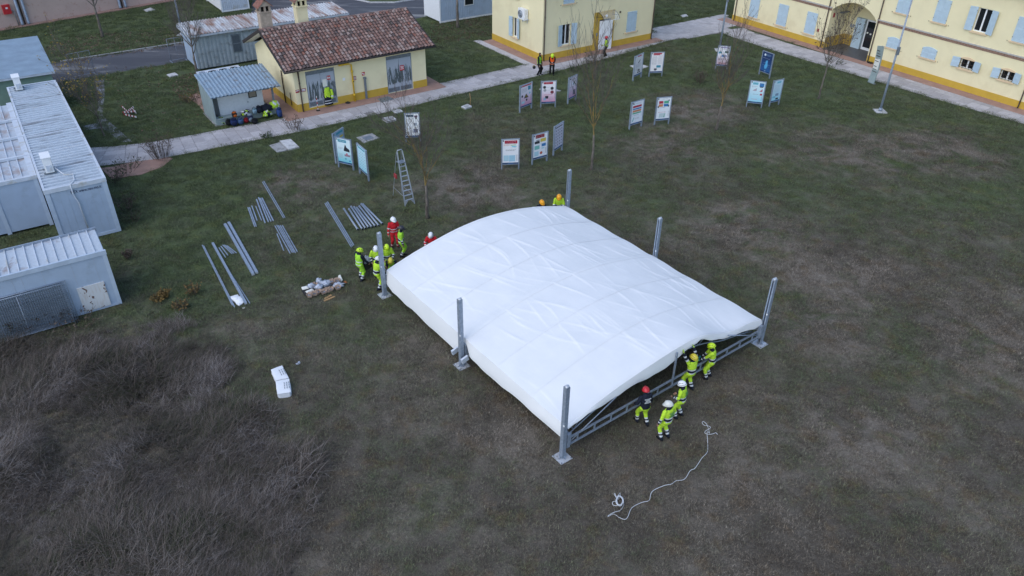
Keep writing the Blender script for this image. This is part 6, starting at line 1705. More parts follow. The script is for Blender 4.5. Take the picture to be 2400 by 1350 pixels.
    for i in range(nf):
        z_, t = zs_[zi[i]], tt[i]
        if z_ == 'torso':
            m = ST['low'] if t < -.05 else band(t, *ST['torso'])
            if t > .52: m = NAV if style != 'red' else REDC
            if style in ('blackvest', 'orangevest') and t > .38 and abs(fc[i][1]) < .06 and fc[i][0] > 0: m = BLK
        elif z_ in ('uarm', 'farm', 'thigh', 'shin'): m = band(t, *ST[z_])
        elif z_ == 'boot': m = BOOT
        elif z_ == 'hand': m = gloves or SKIN
        elif z_ == 'neck': m = NAV if t < .35 else SKIN
        else:
            m = SKIN
            r = Vector(fc[i]) - hc
            if (r.dot(fwd) < .012 and r.dot(hd_) > -.055) or r.dot(hd_) > .055: m = HAIR
        mi[i] = S_[m]
    # hands: palm already there, add fingers and thumb, plus eyes and mouth
    ex = M()
    for s_ in (1, -1):
        w_, fa = hnd[s_]; pl = Vector((0, -s_, 0)) - fa * Vector((0, -s_, 0)).dot(fa); pl = pl.normalized() if pl.length > .1 else Vector((-1, 0, 0)); sd2 = fa.cross(pl).normalized()
        for q, ln in enumerate((.068, .076, .070, .055)):
            b0 = w_ + fa * .095 + sd2 * (.030 - .02 * q); ex.tube([b0 - fa * .02, b0 + fa * ln * .5 + pl * .008, b0 + fa * ln * .85 + pl * .032], [.0095, .009, .007], 5, S_[gloves or SKIN])
        sg = 1 if sd2.x > 0 else -1
        b0 = w_ + fa * .04 + sd2 * .034 * sg; ex.tube([b0 - sd2 * .012 * sg, b0 + sd2 * .022 * sg + fa * .022 + pl * .008, b0 + sd2 * .026 * sg + fa * .05 + pl * .018], [.011, .010, .008], 5, S_[gloves or SKIN])
        ex.ell(hc + fwd * .083 + lat * s_ * .033 + hd_ * .004, .009, .009, .006, 6, 4, S_[HAIR])
    ex.obox(hc + fwd * .089 - hd_ * .062, lat * .022, fwd * .004, hd_ * .004, S_[REDC])
    vv = [tuple(map(float, p)) for p in co]; ff = [tuple(p.vertices) for p in me.polygons]; nb = len(vv)
    full = bpy.data.meshes.new('person'); full.from_pydata(vv + ex.v, [], ff + [tuple(a + nb for a in f) for f in ex.f])
    for m in slots: full.materials.append(m)
    full.polygons.foreach_set('material_index', np.concatenate([mi, np.array(ex.m, 'i')]).astype('i')); full.polygons.foreach_set('use_smooth', np.ones(len(full.polygons), bool)); full.update()
    bpy.data.meshes.remove(me)
    o = ob('person', full, None, base, R(head)); o.scale = (k * 1.10, k * 1.10, k * 1.03)
    tag(o, label, 'person', group)
    if helm:
        colr, hst = helm
        h = ob('helmet', helmet_mesh(colr, hst), o); h.location = hc + hd_ * .022
        h.matrix_local = Matrix.Translation(hc + hd_ * .022) @ Matrix(((fwd.x, lat.x, hd_.x), (fwd.y, lat.y, hd_.y), (fwd.z, lat.z, hd_.z))).to_4x4()
        stp = M()
        for s_ in (1, -1): stp.tube([hc + lat * s_ * .092 + hd_ * .03, hc + lat * s_ * .085 - hd_ * .06, hc + fwd * .06 - hd_ * .125], .006, 4)
        stp.obj('chin_strap', MT['black'], o)
    if back_print:
        fx_ = Vector((math.cos(lean), 0, -math.sin(lean))); b = M()
        for r_, (n_l, wd) in enumerate(((8, .26), (6, .20), (5, .15), (7, .22), (8, .26))):
            for q in range(n_l):
                y = wd / 2 - wd * (q + .5) / n_l; c = Pv + sd_ * (.43 - .042 * r_) + Vector((0, y, 0)) - fx_ * (.158 if abs(y) < .07 else .150)
                b.obox(c, Vector((0, wd / n_l * .38, 0)), sd_ * .012, fx_ * .004)
        b.obj('back_print', back_print, o)
    return o
YG, YO, OR, WH, RD, DK, WC = (.55, .78, .02), (.62, .52, .05), (.85, .36, .01), (.78, .79, .8), (.5, .02, .03), (.03, .03, .04), (.62, .62, .58)
def at(u, v, z, o): return G(u, v, z)
def loc_hand(px, z, base_px, head, hgt=1.75):
    w = G(*px, z) - G(*base_px); a = -R(head); k = hgt / 1.75
    return (( w.x * math.cos(a) - w.y * math.sin(a)) / k, (w.x * math.sin(a) + w.y * math.cos(a)) / k, z / k)
# in front of the tent
person((1505, 994), 112, 'person in dark jacket with white back lettering, red helmet and lime trousers', 'navy', (RD, 'cap'), ((.16, .13), (-.12, -.12)), ((.2, .28, .95), (.15, -.33, .78)), .10, .25, -.2, back_print=REFL)
person((1590, 978), 150, 'person in yellow hi-vis suit and white strapped helmet, half hidden behind a colleague', 'suit', (WH, 'rescue'), hands=((.25, .15, 1.0), (.22, -.18, .98)), lean=.08, hpitch=.25, back_print=cloth('faint_print', (.12, .3, .1)))
person((1557, 1028), 128, 'person in yellow hi-vis suit and white peaked helmet, arms hanging, seen from behind', 'suit', (WC, 'cap'), ((.02, .15), (-.02, -.13)), ((.08, .34, .82), (.04, -.32, .80)), .04, .2, .5, 1.8, back_print=cloth('faint_print', (.12, .3, .1)))
RB = (1612, 914)
person(RB, 122, 'person in hi-vis suit reaching up with both arms to lift the canopy edge', 'reach', (YO, 'rescue'), ((.08, .14), (-.06, -.13)), (loc_hand((1600, 821), 2.14, RB, 122), loc_hand((1624, 809), 2.14, RB, 122)), .06, -.25, .1, 1.8, gloves=GLV)
person((1659, 886), 165, 'person in yellow hi-vis suit and yellow helmet holding the tie beam', 'suit', (YG, 'rescue'), ((.06, .12), (-.05, -.12)), ((.42, .14, .95), (.40, -.10, .93)), .12, .3, -.1, gloves=TGL)
# by the corner post on the left
person((847, 656), 55, 'person in lime vest with dark sleeves carrying a black crate', 'vest', (YG, 'rescue'), ((.08, .13), (-.1, -.12)), ((.34, .25, .85), (.32, -.28, .82)), .08, .3, -.5)
person((880, 576), -80, 'person in yellow hi-vis suit and white helmet standing behind the corner post', 'suit', (WH, 'rescue'), z_at=1.74, hands=((.18, .26, .95), (.2, -.22, .95)), lean=.1, hpitch=.45)
person((905, 573), -72, 'person in yellow hi-vis suit and lime helmet looking down beside the corner post', 'suit', (YG, 'rescue'), z_at=1.70, hands=((.3, .2, 1.02), (.3, -.2, 1.0)), lean=.16, hpitch=.5)
person((917, 606), -88, 'person in open lime vest and yellow helmet stooping at the canopy corner', 'vest', (YO, 'rescue'), z_at=1.34, hands=((.42, .16, .75), (.42, -.16, .75)), lean=.62, hpitch=.45, pel=.82)
person((888, 677), 30, 'person in yellow hi-vis suit and white helmet working right against the corner post', 'suit', (WH, 'rescue'), ((.1, .13), (-.06, -.13)), ((.36, .1, 1.05), (.36, -.12, 1.02)), .12, .35, .2)
person((943, 601), 12, 'person in lime hi-vis suit and dark helmet standing sideways next to the red suit', 'lime', (DK, 'cap'), ((.06, .1), (-.06, -.1)), lean=.06, hpitch=.2)
person((926, 579), -68, 'person in red suit with white bands and white helmet standing full figure', 'red', (WH, 'cap'), ((.05, .13), (-.06, -.12)), ((.1, .3, .82), (.1, -.3, .82)), .03, .2, .3)
person((1010, 545), -92, 'person in red suit and white helmet behind the canopy edge', 'red', (WH, 'rescue'), z_at=1.72, hands=((.35, .2, 1.1), (.35, -.2, 1.1)), lean=.12, hpitch=.45)
person((1268, 470), -60, 'person in dark jacket and orange helmet mostly hidden behind the canopy', 'navy', (OR, 'cap'), z_at=1.72, hands=((.35, .2, 1.1), (.35, -.2, 1.1)), lean=.12, hpitch=.3)
person((1311, 455), -96, 'person in yellow hi-vis jacket and orange helmet beside the far post', 'suit', (OR, 'cap'), z_at=1.72, hands=((.3, .2, .95), (.3, -.2, .95)), lean=.15, hpitch=.55)
# by the houses
o_ = person((1263, 176), -25, 'bare headed person in black with lime vest holding a black helmet on the path', 'blackvest', None, hgt=1.84, hands=((.1, .26, .82), (.14, -.3, .80)), hpitch=.1, hyaw=.2)
person((1293, 175), -92, 'person in orange vest and lime helmet looking down at their hands on the path', 'orangevest', (YG, 'cap'), hands=((.26, .06, 1.0), (.26, -.06, 1.0)), lean=.08, hpitch=.55)
person((1419, 133), 172, 'person in yellow jacket, black trousers and red helmet at the open white door', 'jacket', (RD, 'cap'), hands=((.3, .15, 1.0), (.06, -.28, .82)), hpitch=.1)
hb_ = G(1263, 176); p_ = hb_ + Vector((-.42, -.18, .72))
hmm = helmet_mesh((.02, .02, .02), 'rescue')
hh2 = tag(ob('helmet', hmm, None, p_), 'black helmet with yellow rim carried low by the person in the lime vest', 'helmet')
hh2.rotation_euler = (0, R(100), R(-90))
M().tube([(.15 * math.cos(a * .35), .12 * math.sin(a * .35), .0) for a in range(19)], .014, 5).obj('rim', MT['yellow_gas'], hh2)
# crate carried by the person in the vest
cr_ = thing('crate', 'black plastic crate with clear bags and a yellow tool, carried on the lawn', 'crate', G(847, 656) + Vector((.12, .46, .52)), R(-35))
w_, d_, h_ = .72, .46, .34; c = M(); c.box(-w_ / 2, w_ / 2, -d_ / 2, d_ / 2, 0, .02)
for a in ((-w_ / 2, w_ / 2, -d_ / 2, -d_ / 2 + .02), (-w_ / 2, w_ / 2, d_ / 2 - .02, d_ / 2), (-w_ / 2, -w_ / 2 + .02, -d_ / 2 + .02, d_ / 2 - .02), (w_ / 2 - .02, w_ / 2, -d_ / 2 + .02, d_ / 2 - .02)): c.box(*a, .02, h_)
c.obj('crate_body', MT['rubber'], cr_)
rim = M()
for a in ((-w_ / 2 - .02, w_ / 2 + .02, -d_ / 2 - .02, -d_ / 2), (-w_ / 2 - .02, w_ / 2 + .02, d_ / 2, d_ / 2 + .02), (-w_ / 2 - .02, -w_ / 2, -d_ / 2, d_ / 2), (w_ / 2, w_ / 2 + .02, -d_ / 2, d_ / 2)): rim.box(*a, h_ - .03, h_ + .01)
rim.obj('rim', MT['black'], cr_)
pb = cr_.location
tb = M().bar((-.1, 0, 0), (.14, .05, .03), .07, .06); tb.bar((.1, .04, .02), (.16, -.08, .0), .05, .05); tag(tb.obj('power_tool', MT['yellow_gas'], None, pb + Vector((-.22, .06, .12))), 'yellow hand tool lying in the carried black crate', 'tool')
lump('plastic_bag', 'clear plastic bag bulging out of the carried black crate', 'plastic bag', tuple(pb + Vector((.2, -.05, .05))), .17, .15, .36, MT['bag_plastic'], 5, rough=.5, fr_q=4)
# ================================================================ TREES, SHRUBS
def bark(name, c1, c2, sc=5):
    m, nt, bs = newmat(name); o = objco(nt); n = noise_n(nt, mapping(nt, o, (1, 1, .4)), sc, 5, .65)
    L(nt, ramp(nt, n, [(.4, c1), (.62, c2)]), bs.inputs['Base Color']); bs.inputs['Roughness'].default_value = .9; return m
BARK, LICH, TWIG = bark('bark', (.09, .075, .062), (.19, .165, .14)), bark('lichen_bark', (.10, .082, .055), (.27, .185, .05), 4), bark('twig', (.085, .070, .062), (.14, .118, .105))
def bare_tree(px, label, hgt, trunk_h, r0, spread, lichen=False, seed=1, lean=(0, 0), leaves=None, dens=1.0, cat='tree', name='bare_tree'):
    rr = random.Random(seed); p0 = G(*px)
    t = thing(name, label, cat, p0, 0, 'bare young trees' if cat == 'tree' else None)
    tr = M(); top = Vector((lean[0] * trunk_h, lean[1] * trunk_h, trunk_h))
    pts = [Vector((0, 0, -.05)) + (top * k / 6) + Vector((rr.gauss(0, .02), rr.gauss(0, .02), 0)) for k in range(7)]
    tr.tube(pts, [r0 * 1.15 * (1.35 if k == 0 else 1 - .35 * k / 6) for k in range(7)], 8)
    tr.obj('trunk', BARK, t)
    br = M(); tw = M(); tips = []
    def grow(p, d, ln, r, lev):
        n = 5; q = p; dd = d.copy(); ps = [q]
        for k in range(n):
            dd = (dd + Vector((rr.gauss(0, .1), rr.gauss(0, .1), .06 + .03 * lev))).normalized(); q = q + dd * ln / n; ps.append(q)
        rs = [max(r * (1 - .75 * k / n), .0062) for k in range(n + 1)]
        (br if lev < 2 else tw).tube(ps, rs, 6 if lev == 0 else (5 if lev == 1 else 3), 0, cap=False)
        if lev >= 3: tips.append(ps[-1]); tips.append(ps[2]); return
        m = int((8, 7, 5)[lev] * dens)
        for k in range(m):
            f = .2 + .8 * (k + rr.random()) / m; i = min(int(f * n), n - 1); b = ps[i].lerp(ps[i + 1], f * n - i)
            a = rr.uniform(0, 6.28); side = dd.cross(Vector((math.cos(a), math.sin(a), .2))).normalized()
            nd = (dd * rr.uniform(.55, .9) + side * rr.uniform(.4, .75) * spread).normalized()
            grow(b, nd, ln * rr.uniform(.42, .68), max(r * (.45 if lev else .5) * (1 - .4 * f), .0070), lev + 1)
    H_ = hgt - trunk_h
    grow(top - Vector((0, 0, .1)), Vector((lean[0], lean[1], 1)).normalized(), H_ * .95, r0 * .62, 0)
    for k in range(int(6 * dens)):
        a = k * 6.28 / (6 * dens) + rr.uniform(-.4, .4); z = rr.uniform(.0, .45)
        grow(top + Vector((0, 0, z * H_ * .5)), Vector((math.cos(a) * spread * .75, math.sin(a) * spread * .75, .75)).normalized(), H_ * rr.uniform(.45, .68), r0 * .38, 1)
    lm = LICH if lichen else BARK
    crown = br.obj('crown', lm, t)
    stuff(tw.obj('twigs', TWIG, crown))
    if leaves:
        lmat, n, sz, lowz = leaves; lf = M()
        cand = [q for q in tips if q.z > lowz]
        for k in range(min(n, len(cand) * 3)):
            c = cand[rr.randrange(len(cand))] + Vector((rr.gauss(0, .08), rr.gauss(0, .08), rr.gauss(0, .08))); a = rr.uniform(0, 6.28); e = Vector((math.cos(a), math.sin(a), rr.uniform(-.8, .3))).normalized() * sz * rr.uniform(.6, 1.2)
            s_ = e.cross(Vector((rr.gauss(0, 1), rr.gauss(0, 1), rr.gauss(0, 1)))).normalized() * e.length * .42
            lf.add([c - e, c + s_, c + e, c - s_], [(0, 1, 2, 3)])
        stuff(lf.obj('leaves', lmat, crown))
    return t
BRL = mat('brown_leaf', (.075, .05, .04), .8, 0, .5, 9); YLL = mat('yellow_leaf', (.30, .21, .03), .7, 0, .45, 7)
bare_tree((1002, 512), 'bare young tree with yellow lichen between the stepladder and the tent', 6.0, 2.1, .085, .75, True, 3)
bare_tree((1386, 398), 'tall thin bare tree with lichen behind the two nearer board groups', 7.3, 2.4, .08, .5, True, 5, dens=1.0)
bare_tree((1678, 305), 'bare tree with yellow lichen and forked leaning crown near the cyan boards', 5.7, 1.9, .085, .62, True, 8, lean=(.06, .0), leaves=(BRL, 60, .05, 3.2))
bare_tree((1918, 232), 'young tree holding dark brown leaves in front of the arched entrance', 5.7, 2.3, .06, .55, False, 11, lean=(.03, 0), leaves=(BRL, 420, .085, 2.8))
bare_tree((465, 183), 'bare tree standing at the corrugated container', 5.6, 1.9, .10, .8, False, 14)
bare_tree((241, 87), 'bare broad crowned tree on the leaf strewn verge by the pink hall', 6.6, 2.6, .12, .9, False, 17)
bare_tree((1073, 66), 'bare tree with thick dark trunk in front of the white site office', 6.5, 2.8, .13, .8, False, 21)
bare_tree((244, 318), 'slim shrub tree with yellow leaves beside the concrete track', 4.6, 1.0, .05, .75, False, 23, lean=(-.08, 0.1), leaves=(YLL, 420, .075, .8), cat='shrub', name='yellow_shrub')
bare_tree((18, 60), 'bare sapling against the pink hall beside the red hose box', 3.0, .8, .03, .8, False, 25, dens=.8)

# clumps of weeds and shrubs, each its own plant
WEED, WGRN, WYEL = bark('weed_dry', (.06, .042, .032), (.13, .10, .075)), bark('weed_green', (.03, .05, .018), (.055, .08, .03)), bark('weed_yellow', (.12, .075, .025), (.24, .155, .045))
def weed(px, label, hgt, rad, n, m, m2, seed, leafy=.5, cat='plant', name='weed_clump'):
    rr = random.Random(seed); t = thing(name, label, cat, G(*px)); st = M(); lf = M()
    for k in range(n):
        a = rr.uniform(0, 6.28); r = rad * math.sqrt(rr.random()); b = Vector((r * math.cos(a) * .6, r * math.sin(a) * .6, 0)); h = hgt * rr.uniform(.5, 1.0)
        tip = Vector((r * math.cos(a) * 1.5, r * math.sin(a) * 1.5, h)); md = (b + tip) / 2 + Vector((rr.gauss(0, .05), rr.gauss(0, .05), h * .12))
        st.tube([b, md, tip], [.009, .007, .004], 3, 0, cap=False)
        for q in range(5):
            f = rr.uniform(.3, 1); c = (md.lerp(tip, f * 2 - 1) if f > .5 else b.lerp(md, f * 2)); d = Vector((rr.gauss(0, 1), rr.gauss(0, 1), rr.uniform(.0, 1))).normalized()
            st.tube([c, c + d * hgt * .16], [.005, .0035], 3, 0, cap=False)
            if rr.random() < leafy:
                e = d * .07; s_ = e.cross(Vector((rr.gauss(0, 1), rr.gauss(0, 1), 1))).normalized() * .03; c2 = c + d * hgt * .1; lf.add([c2 - e, c2 + s_, c2 + e, c2 - s_], [(0, 1, 2, 3)])
    st.obj('stems', m, t)
    if lf.v: stuff(lf.obj('leaves', m2, t))
    return t
weed((378, 372), 'dry leafless shrub at the edge of the path where the brick patch ends', 1.7, .75, 70, WEED, WEED, 1, .5, 'shrub', 'dry_shrub')
for k, (px, l, h, r, a, b) in enumerate([
    ((300, 400), 'brown weeds along the brick patch under the dry shrub', .7, .9, WEED, WGRN), ((268, 425), 'dark weeds at the end of the long cabin', .8, .6, WEED, WGRN),
    ((298, 492), 'tall brown weed beside the long cabin wall', 1.0, .5, WEED, WEED), ((310, 520), 'green brown weed between the two cabins and the pipes', .7, .5, WEED, WGRN),
    ((302, 605), 'rust coloured weed near the seamed cabin corner', .5, .22, WEED, WEED),
    ((372, 706), 'bright yellow weed in the grass beside the rusty plate', .45, .28, WYEL, WYEL), ((388, 698), 'second bright yellow tuft touching the yellow weed', .5, .22, WYEL, WYEL), ((453, 690), 'orange yellow weed near the thin rails', .6, .3, WEED, WYEL), ((430, 725), 'faded weed at the edge of the tall dry grass', .5, .35, WEED, WYEL),
    ((70, 760), 'dead weeds in front of the stacked fence panels', 1.0, .9, WEED, WEED), ((25, 775), 'dark dead weeds at the foot of the fence panels by the yellowish weed', 1.1, .8, WEED, WGRN), ((125, 758), 'tangled dead weeds at the end of the fence stack', .9, .7, WEED, WEED), ((190, 765), 'low dead weeds below the rusty plate', .6, .8, WEED, WEED), ((45, 752), 'yellowish weed sticking up in front of the fence mesh', 1.1, .3, WEED, WYEL),
    ((448, 240), 'dry brown weed on the verge beside the lean-to cabin', .8, .6, WEED, WYEL), ((1385, 150), 'bushy dry weeds at the path edge behind the tall thin tree', 1.2, .7, WEED, WGRN), ((1345, 165), 'green grass tuft on the path edge near the orange vest', .4, .6, WGRN, WGRN), ((1640, 195), 'thin dry weed behind the leaning lichen tree', 1.1, .4, WEED, WEED), ((690, 305), 'thin dry stalks on the path edge in front of the tall blue backpack', 1.0, .6, WEED, WEED), ((625, 322), 'small green weed on the path edge opposite the bags at the lean-to', .3, .35, WGRN, WGRN), ((1960, 150), 'dark low weeds on the path edge near the leaf holding tree', .5, .8, WEED, WGRN)]):
    weed(px, l, h, r, 34, a, b, 50 + k, .7)

# ================================================================ POLES, SIGNS, SMALL THINGS
def lamp(px, tip, label, h=8.5):
    p = G(*px); t = thing('lamp_post', label, 'lamp post', p)
    M().tube([(0, 0, 0), (0, 0, 2.5), (0, 0, h)], [.085, .08, .045], 10).obj('pole', MT['galv'], t)
    M().prism([(-.4, -.4), (.4, -.4), (.4, .4), (-.4, .4)], 0, .08).obj('concrete_base', MT['concrete_light'], t)
    M().tube([(0, 0, .08), (0, 0, .3)], .13, 10).obj('collar', MT['galv'], t)
    M().obox((0, -.12, 4.6), (.1, 0, 0), (0, .07, 0), (0, 0, .28)).obj('junction_box', MT['galv_dark'], t)
    hd_ = M(); hd_.bar((0, 0, h), (-.7, -.4, h + .15), .07); hd_.ell((-.9, -.5, h + .14), .35, .14, .08, 10, 6); hd_.obj('lamp_head', MT['galv_dark'], t)
lamp((2062, 262), None, 'tall grey lamp post on a square concrete base beside the arched house path')
lamp((1686, 118), None, 'grey lamp post rising behind the landscape photo board')
lamp((428, 82), None, 'thin grey lamp post on the verge by the corrugated container')
# curved totem sign
tp_ = G(2043, 195); tt_ = thing('totem_sign', 'tall curved grey green totem sign with text on the path edge', 'sign', tp_, R(-70))
pm = M(); n = 10
def tc_(z): return .62 - .0 * z
v = []
for k in range(n + 1):
    z = .05 + 3.0 * k / n; bow = .12 * math.sin(math.pi * k / n)
    for s_ in (-1, 1):
        for y in (-.05, .05): v.append((s_ * .31, y + bow - .1, z + s_ * .06 * (k == n)))
f = []
for k in range(n):
    b = 4 * k
    f += [(b, b + 2, b + 6, b + 4), (b + 3, b + 1, b + 5, b + 7), (b + 1, b, b + 4, b + 5), (b + 2, b + 3, b + 7, b + 6)]
pm.add(v, f + [(4 * n, 4 * n + 2, 4 * n + 3, 4 * n + 1)]); pnl = pm.obj('panel', MT['grey_green'], tt_)
bd = M()
for z0, z1 in ((1.15, 2.05),): bd.add([(-.28, -.058 + .12 * math.sin(math.pi * z0 / 3) - .1, z0), (.28, -.058 + .12 * math.sin(math.pi * z0 / 3) - .1, z0), (.28, -.058 + .12 * math.sin(math.pi * z1 / 3) - .1, z1), (-.28, -.058 + .12 * math.sin(math.pi * z1 / 3) - .1, z1)], [(0, 1, 2, 3)])
bd.obj('pale_field', MT['paper'], pnl)
ln = M()
for k in range(9):
    z = .95 + k * .21; y = -.066 + .12 * math.sin(math.pi * z / 3) - .1; ln.box(-.24, .24 - .2 * (k % 3) * .4, y - .004, y, z, z + (.035 if k % 2 else .055))
ln.obj('sign_print', MT['brown_metal'], pnl)
M().box(-.36, .36, -.12, .12, 0, .05).obj('foot', MT['galv_dark'], tt_)
# mesh barriers on the road
for (a, b, l) in (((172, 185), (224, 174), 'mesh fence panel standing on the asphalt at the start of the concrete track'), ((402, 146), (436, 140), 'mesh fence panel standing on the asphalt next to the corrugated container')):
    p, q = G(*a), G(*b); fence_panel('barrier_panel', l, (*p.xy, .01), math.atan2(q.y - p.y, q.x - p.x), (q - p).length, 1.95, 0.0, None, 14, 5, .005, True)
# concrete covers
def cover(pxs, label, h=.1, inset=None, m='concrete_light'):
    c = [G(*q) for q in pxs]; ce = sum(c, Vector()) / len(c); t = thing('inspection_cover', label, 'slab', ce)
    M().prism([(p - ce).xy for p in c], -.02, h).obj('slab', MT[m], t); FOOT.append([(ce + (p - ce) * 1.12).xy for p in c])
    if inset: M().prism([((p - ce) * inset).xy for p in c], h, h + .012).obj('lid', MT['concrete' if m != 'concrete' else 'galv_dark'], t)
cover([C4(150, 488), C4(265, 455), C4(365, 540), C4(240, 570)], 'darker of the two thin concrete slabs lying side by side', .05, None, 'concrete')
cover([C4(268, 448), C4(392, 427), C4(490, 517), C4(365, 541)], 'paler concrete slab lying partly on the darker slab', .11)
cover([C4(1130, 400), C4(1300, 350), C4(1392, 405), C4(1215, 462)], 'square concrete manhole surround with iron lid beside the teal boards', .04, .52, 'concrete')
cover([C4(1420, 195), C4(1535, 172), C4(1580, 208), C4(1470, 235)], 'raised white concrete cover close to the dark titled white board', .14, .6)
cover([C4(1535, 105), C4(1620, 85), C4(1655, 110), C4(1565, 132)], 'white concrete cover on the grass at the path edge behind the white board', .08, .6)
cover([(1081, 253), (1096, 247), (1106, 252), (1090, 258)], 'small white concrete cover with a wooden stake beside it', .12, .6)
cover([C5(690, 465), C5(760, 445), C5(905, 480), C5(800, 500)], 'concrete slab behind the board with four round photos', .06)
cover([C6(365, 265), C6(480, 245), C6(575, 275), C6(470, 310)], 'concrete slab behind the grey board near the white door', .06)
cover([K(1420, 105), K(1490, 82), K(1540, 105), K(1450, 120)], 'white cover on the verge by the pink hall', .08)
cover([K(1650, 745), K(1730, 725), K(1765, 748), K(1680, 768)], 'white cover on the lawn before the corrugated container', .08)
cover([(1595, 12 + 25), (1608, 34), (1613, 39), (1600, 41)], 'white cover on the far lawn between the two houses', .06)
cover([S(1760, 850), S(1850, 825), S(1905, 850), S(1800, 880)], 'grey metal grate set in the path before the shed', .066, None, 'galv_dark')
tag(M().tube([(0, 0, 0), (.03, 0, .6), (-.02, 0, 1.0)], [.03, .025, .02], 6).obj('wooden_stake', MT['wood'], None, G(1102, 249)), 'wooden stake standing next to the small white cover', 'stake')
mh = G(2255, 305); tag(M().tube([(0, 0, -.02), (0, 0, .03)], .45, 16).obj('manhole_cover', MT['brown_metal'], None, mh), 'round rusty manhole cover in the grass before the arched house', 'cover')
# red and white warning pole
sp_ = G(*S(1258, 948)); wp = thing('warning_pole', 'red and white striped pole on a black base by the shed door', 'pole', sp_)
for k in range(7): M().tube([(0, 0, .1 + k * .15), (0, 0, .25 + k * .15)], .022, 8).obj('stripe', MT['red'] if k % 2 else MT['white_paint'], wp)
M().tube([(0, 0, 0), (0, 0, .06), (0, 0, .1)], [.17, .16, .05], 12).obj('base', MT['rubber'], wp)
tag(lump('rubber_wedge', 'small black lump on the paving left of the gas pipe', 'wedge', S(1510, 880), .2, .12, .1, MT['rubber'], 3, z=.056), 'small black lump on the paving left of the gas pipe', 'wedge')
# striped barrier bars in a heap
hb0 = G(300, 272)
for k, (a, b, l) in enumerate(((( 1205, 375), (1270, 440), 'striped red and white bar propped up steeply in the heap'), ((1210, 435), (1340, 425), 'striped red and white bar lying level across the heap'), ((1225, 455), (1348, 482), 'striped red and white bar lowest in the heap'), ((1265, 425), (1320, 382), 'striped red and white bar leaning against the steep one'), ((1310, 400), (1345, 440), 'short striped red and white bar at the end of the heap'))):
    q = lambda p: (p[0] * 480 / 2025, 160 + p[1] * 480 / 2025)
    zz = (.5, .3) if k in (0,) else ((.3, .5) if k == 3 else (.22, .26))
    A_, B_ = G(*q(a), zz[0]), G(*q(b), zz[1]); ce = (A_ + B_) / 2; t = thing('striped_bar', l, 'barrier bar', ce)
    for s_ in range(8):
        M().bar((A_ - ce).lerp(B_ - ce, s_ / 8), (A_ - ce).lerp(B_ - ce, (s_ + 1) / 8), .03, .11).obj('stripe', MT['white_paint'] if s_ % 2 else MT['red_dull'], t)
    M().bar(Vector((0, 0, .0)), Vector((0, 0, -ce.z)), .04).obj('leg', MT['galv_dark'], t)
# hanging work clothes on the shed door
hgz = fr(SH_O, A35, [(2.35, -.12)])[0]
hj = thing('hanging_workwear', 'yellow hi-vis jacket and navy trousers hanging on the shed door', 'clothes', (*hgz, 0), A35)
def drape(name, z0, z1, w0, w1, m, seed, mats):
    mb = M(); n, k_ = 14, 12
    v = []
    for j in range(k_ + 1):
        f = j / k_; z = z0 + (z1 - z0) * f; w = w0 + (w1 - w0) * f
        for i in range(n):
            a = 2 * math.pi * i / n; r = 1 + .3 * noise.noise(Vector((math.cos(a) * 2, math.sin(a) * 2, z * 3 + seed)))
            v.append((w * math.cos(a) * r + .05 * math.sin(z * 5 + seed), .11 * math.sin(a) * r - .03, z))
    f_ = [(j * n + i, j * n + (i + 1) % n, (j + 1) * n + (i + 1) % n, (j + 1) * n + i) for j in range(k_) for i in range(n)]
    mi = [m((v[j * n][2])) for j in range(k_) for i in range(n)]
    mb.add(v, f_, mi, True); mb.add([], []); b = len(v)
    mb.f += [tuple(range(n - 1, -1, -1)), tuple(range(b - n, b))]; mb.m += [mi[0], mi[-1]]; mb.s += [False, False]
    return mb.obj(name, mats, hj)
drape('trousers', .22, .95, .3, .26, lambda z: 1 if .32 < z < .4 or .5 < z < .56 else 0, 2, [NAV, REFL])
drape('jacket', .66, 1.5, .3, .17, lambda z: 1 if .8 < z < .87 else (2 if z < .75 else 0), 5, [HV, REFL, NAV])
drape('sleeve', .7, 1.35, .1, .08, lambda z: 1 if .8 < z < .88 else 0, 9, [HV, REFL]).location = (.26, -.06, 0)
# bags and clothes on and before the lean-to ledge
def backpack(px, z, w, h, c, label, rz=0.0, tilt=0.0, c2=None):
    p = G(*S(*px), z); t = thing('backpack', label, 'backpack', p, A35 + rz)
    m = cloth('bag_cloth', c, .7); m2 = cloth('bag_cloth', c2 or [x * .5 for x in c], .7)
    b = M().ell((0, 0, h * .5), w * .5, w * .36, h * .52, 14, 10); b.v = [(x, y + tilt * zz, max(zz, .0) ) for x, y, zz in [(q[0] * (1 + .08 * noise.noise(Vector(q) * 6)), q[1], q[2]) for q in b.v]]
    b.obj('body', m, t)
    M().ell((0, -w * .3 + tilt * h * .35, h * .33), w * .36, w * .16, h * .26, 12, 8).obj('pocket', m2, t)
    M().ell((0, -w * .05 + tilt * h * .8, h * .88), w * .42, w * .33, h * .16, 12, 7).obj('lid', m2, t)
    for s_ in (-1, 1): M().tube([(s_ * w * .22, w * .3, h * .9), (s_ * w * .3, w * .48, h * .55), (s_ * w * .28, w * .3, h * .12)], .025, 5).obj('strap', MT['black'], t)
    M().tube([(-.07, w * .2 + tilt * h, h * .98), (0, w * .2 + tilt * h, h * 1.08), (.07, w * .2 + tilt * h, h * .98)], .014, 5).obj('handle', MT['black'], t)
backpack((935, 1000), .05, .42, .72, (.03, .07, .22), 'tall blue backpack leaning at the end of the ledge beside the shed', .3, .1)
backpack((545, 1072), .05, .5, .55, (.015, .03, .10), 'navy blue backpack slumped on the paving before the ledge', -.2, .05)
backpack((600, 1060), .05, .44, .5, (.06, .12, .24), 'grey blue backpack on the paving next to the red bag', .2, .05)
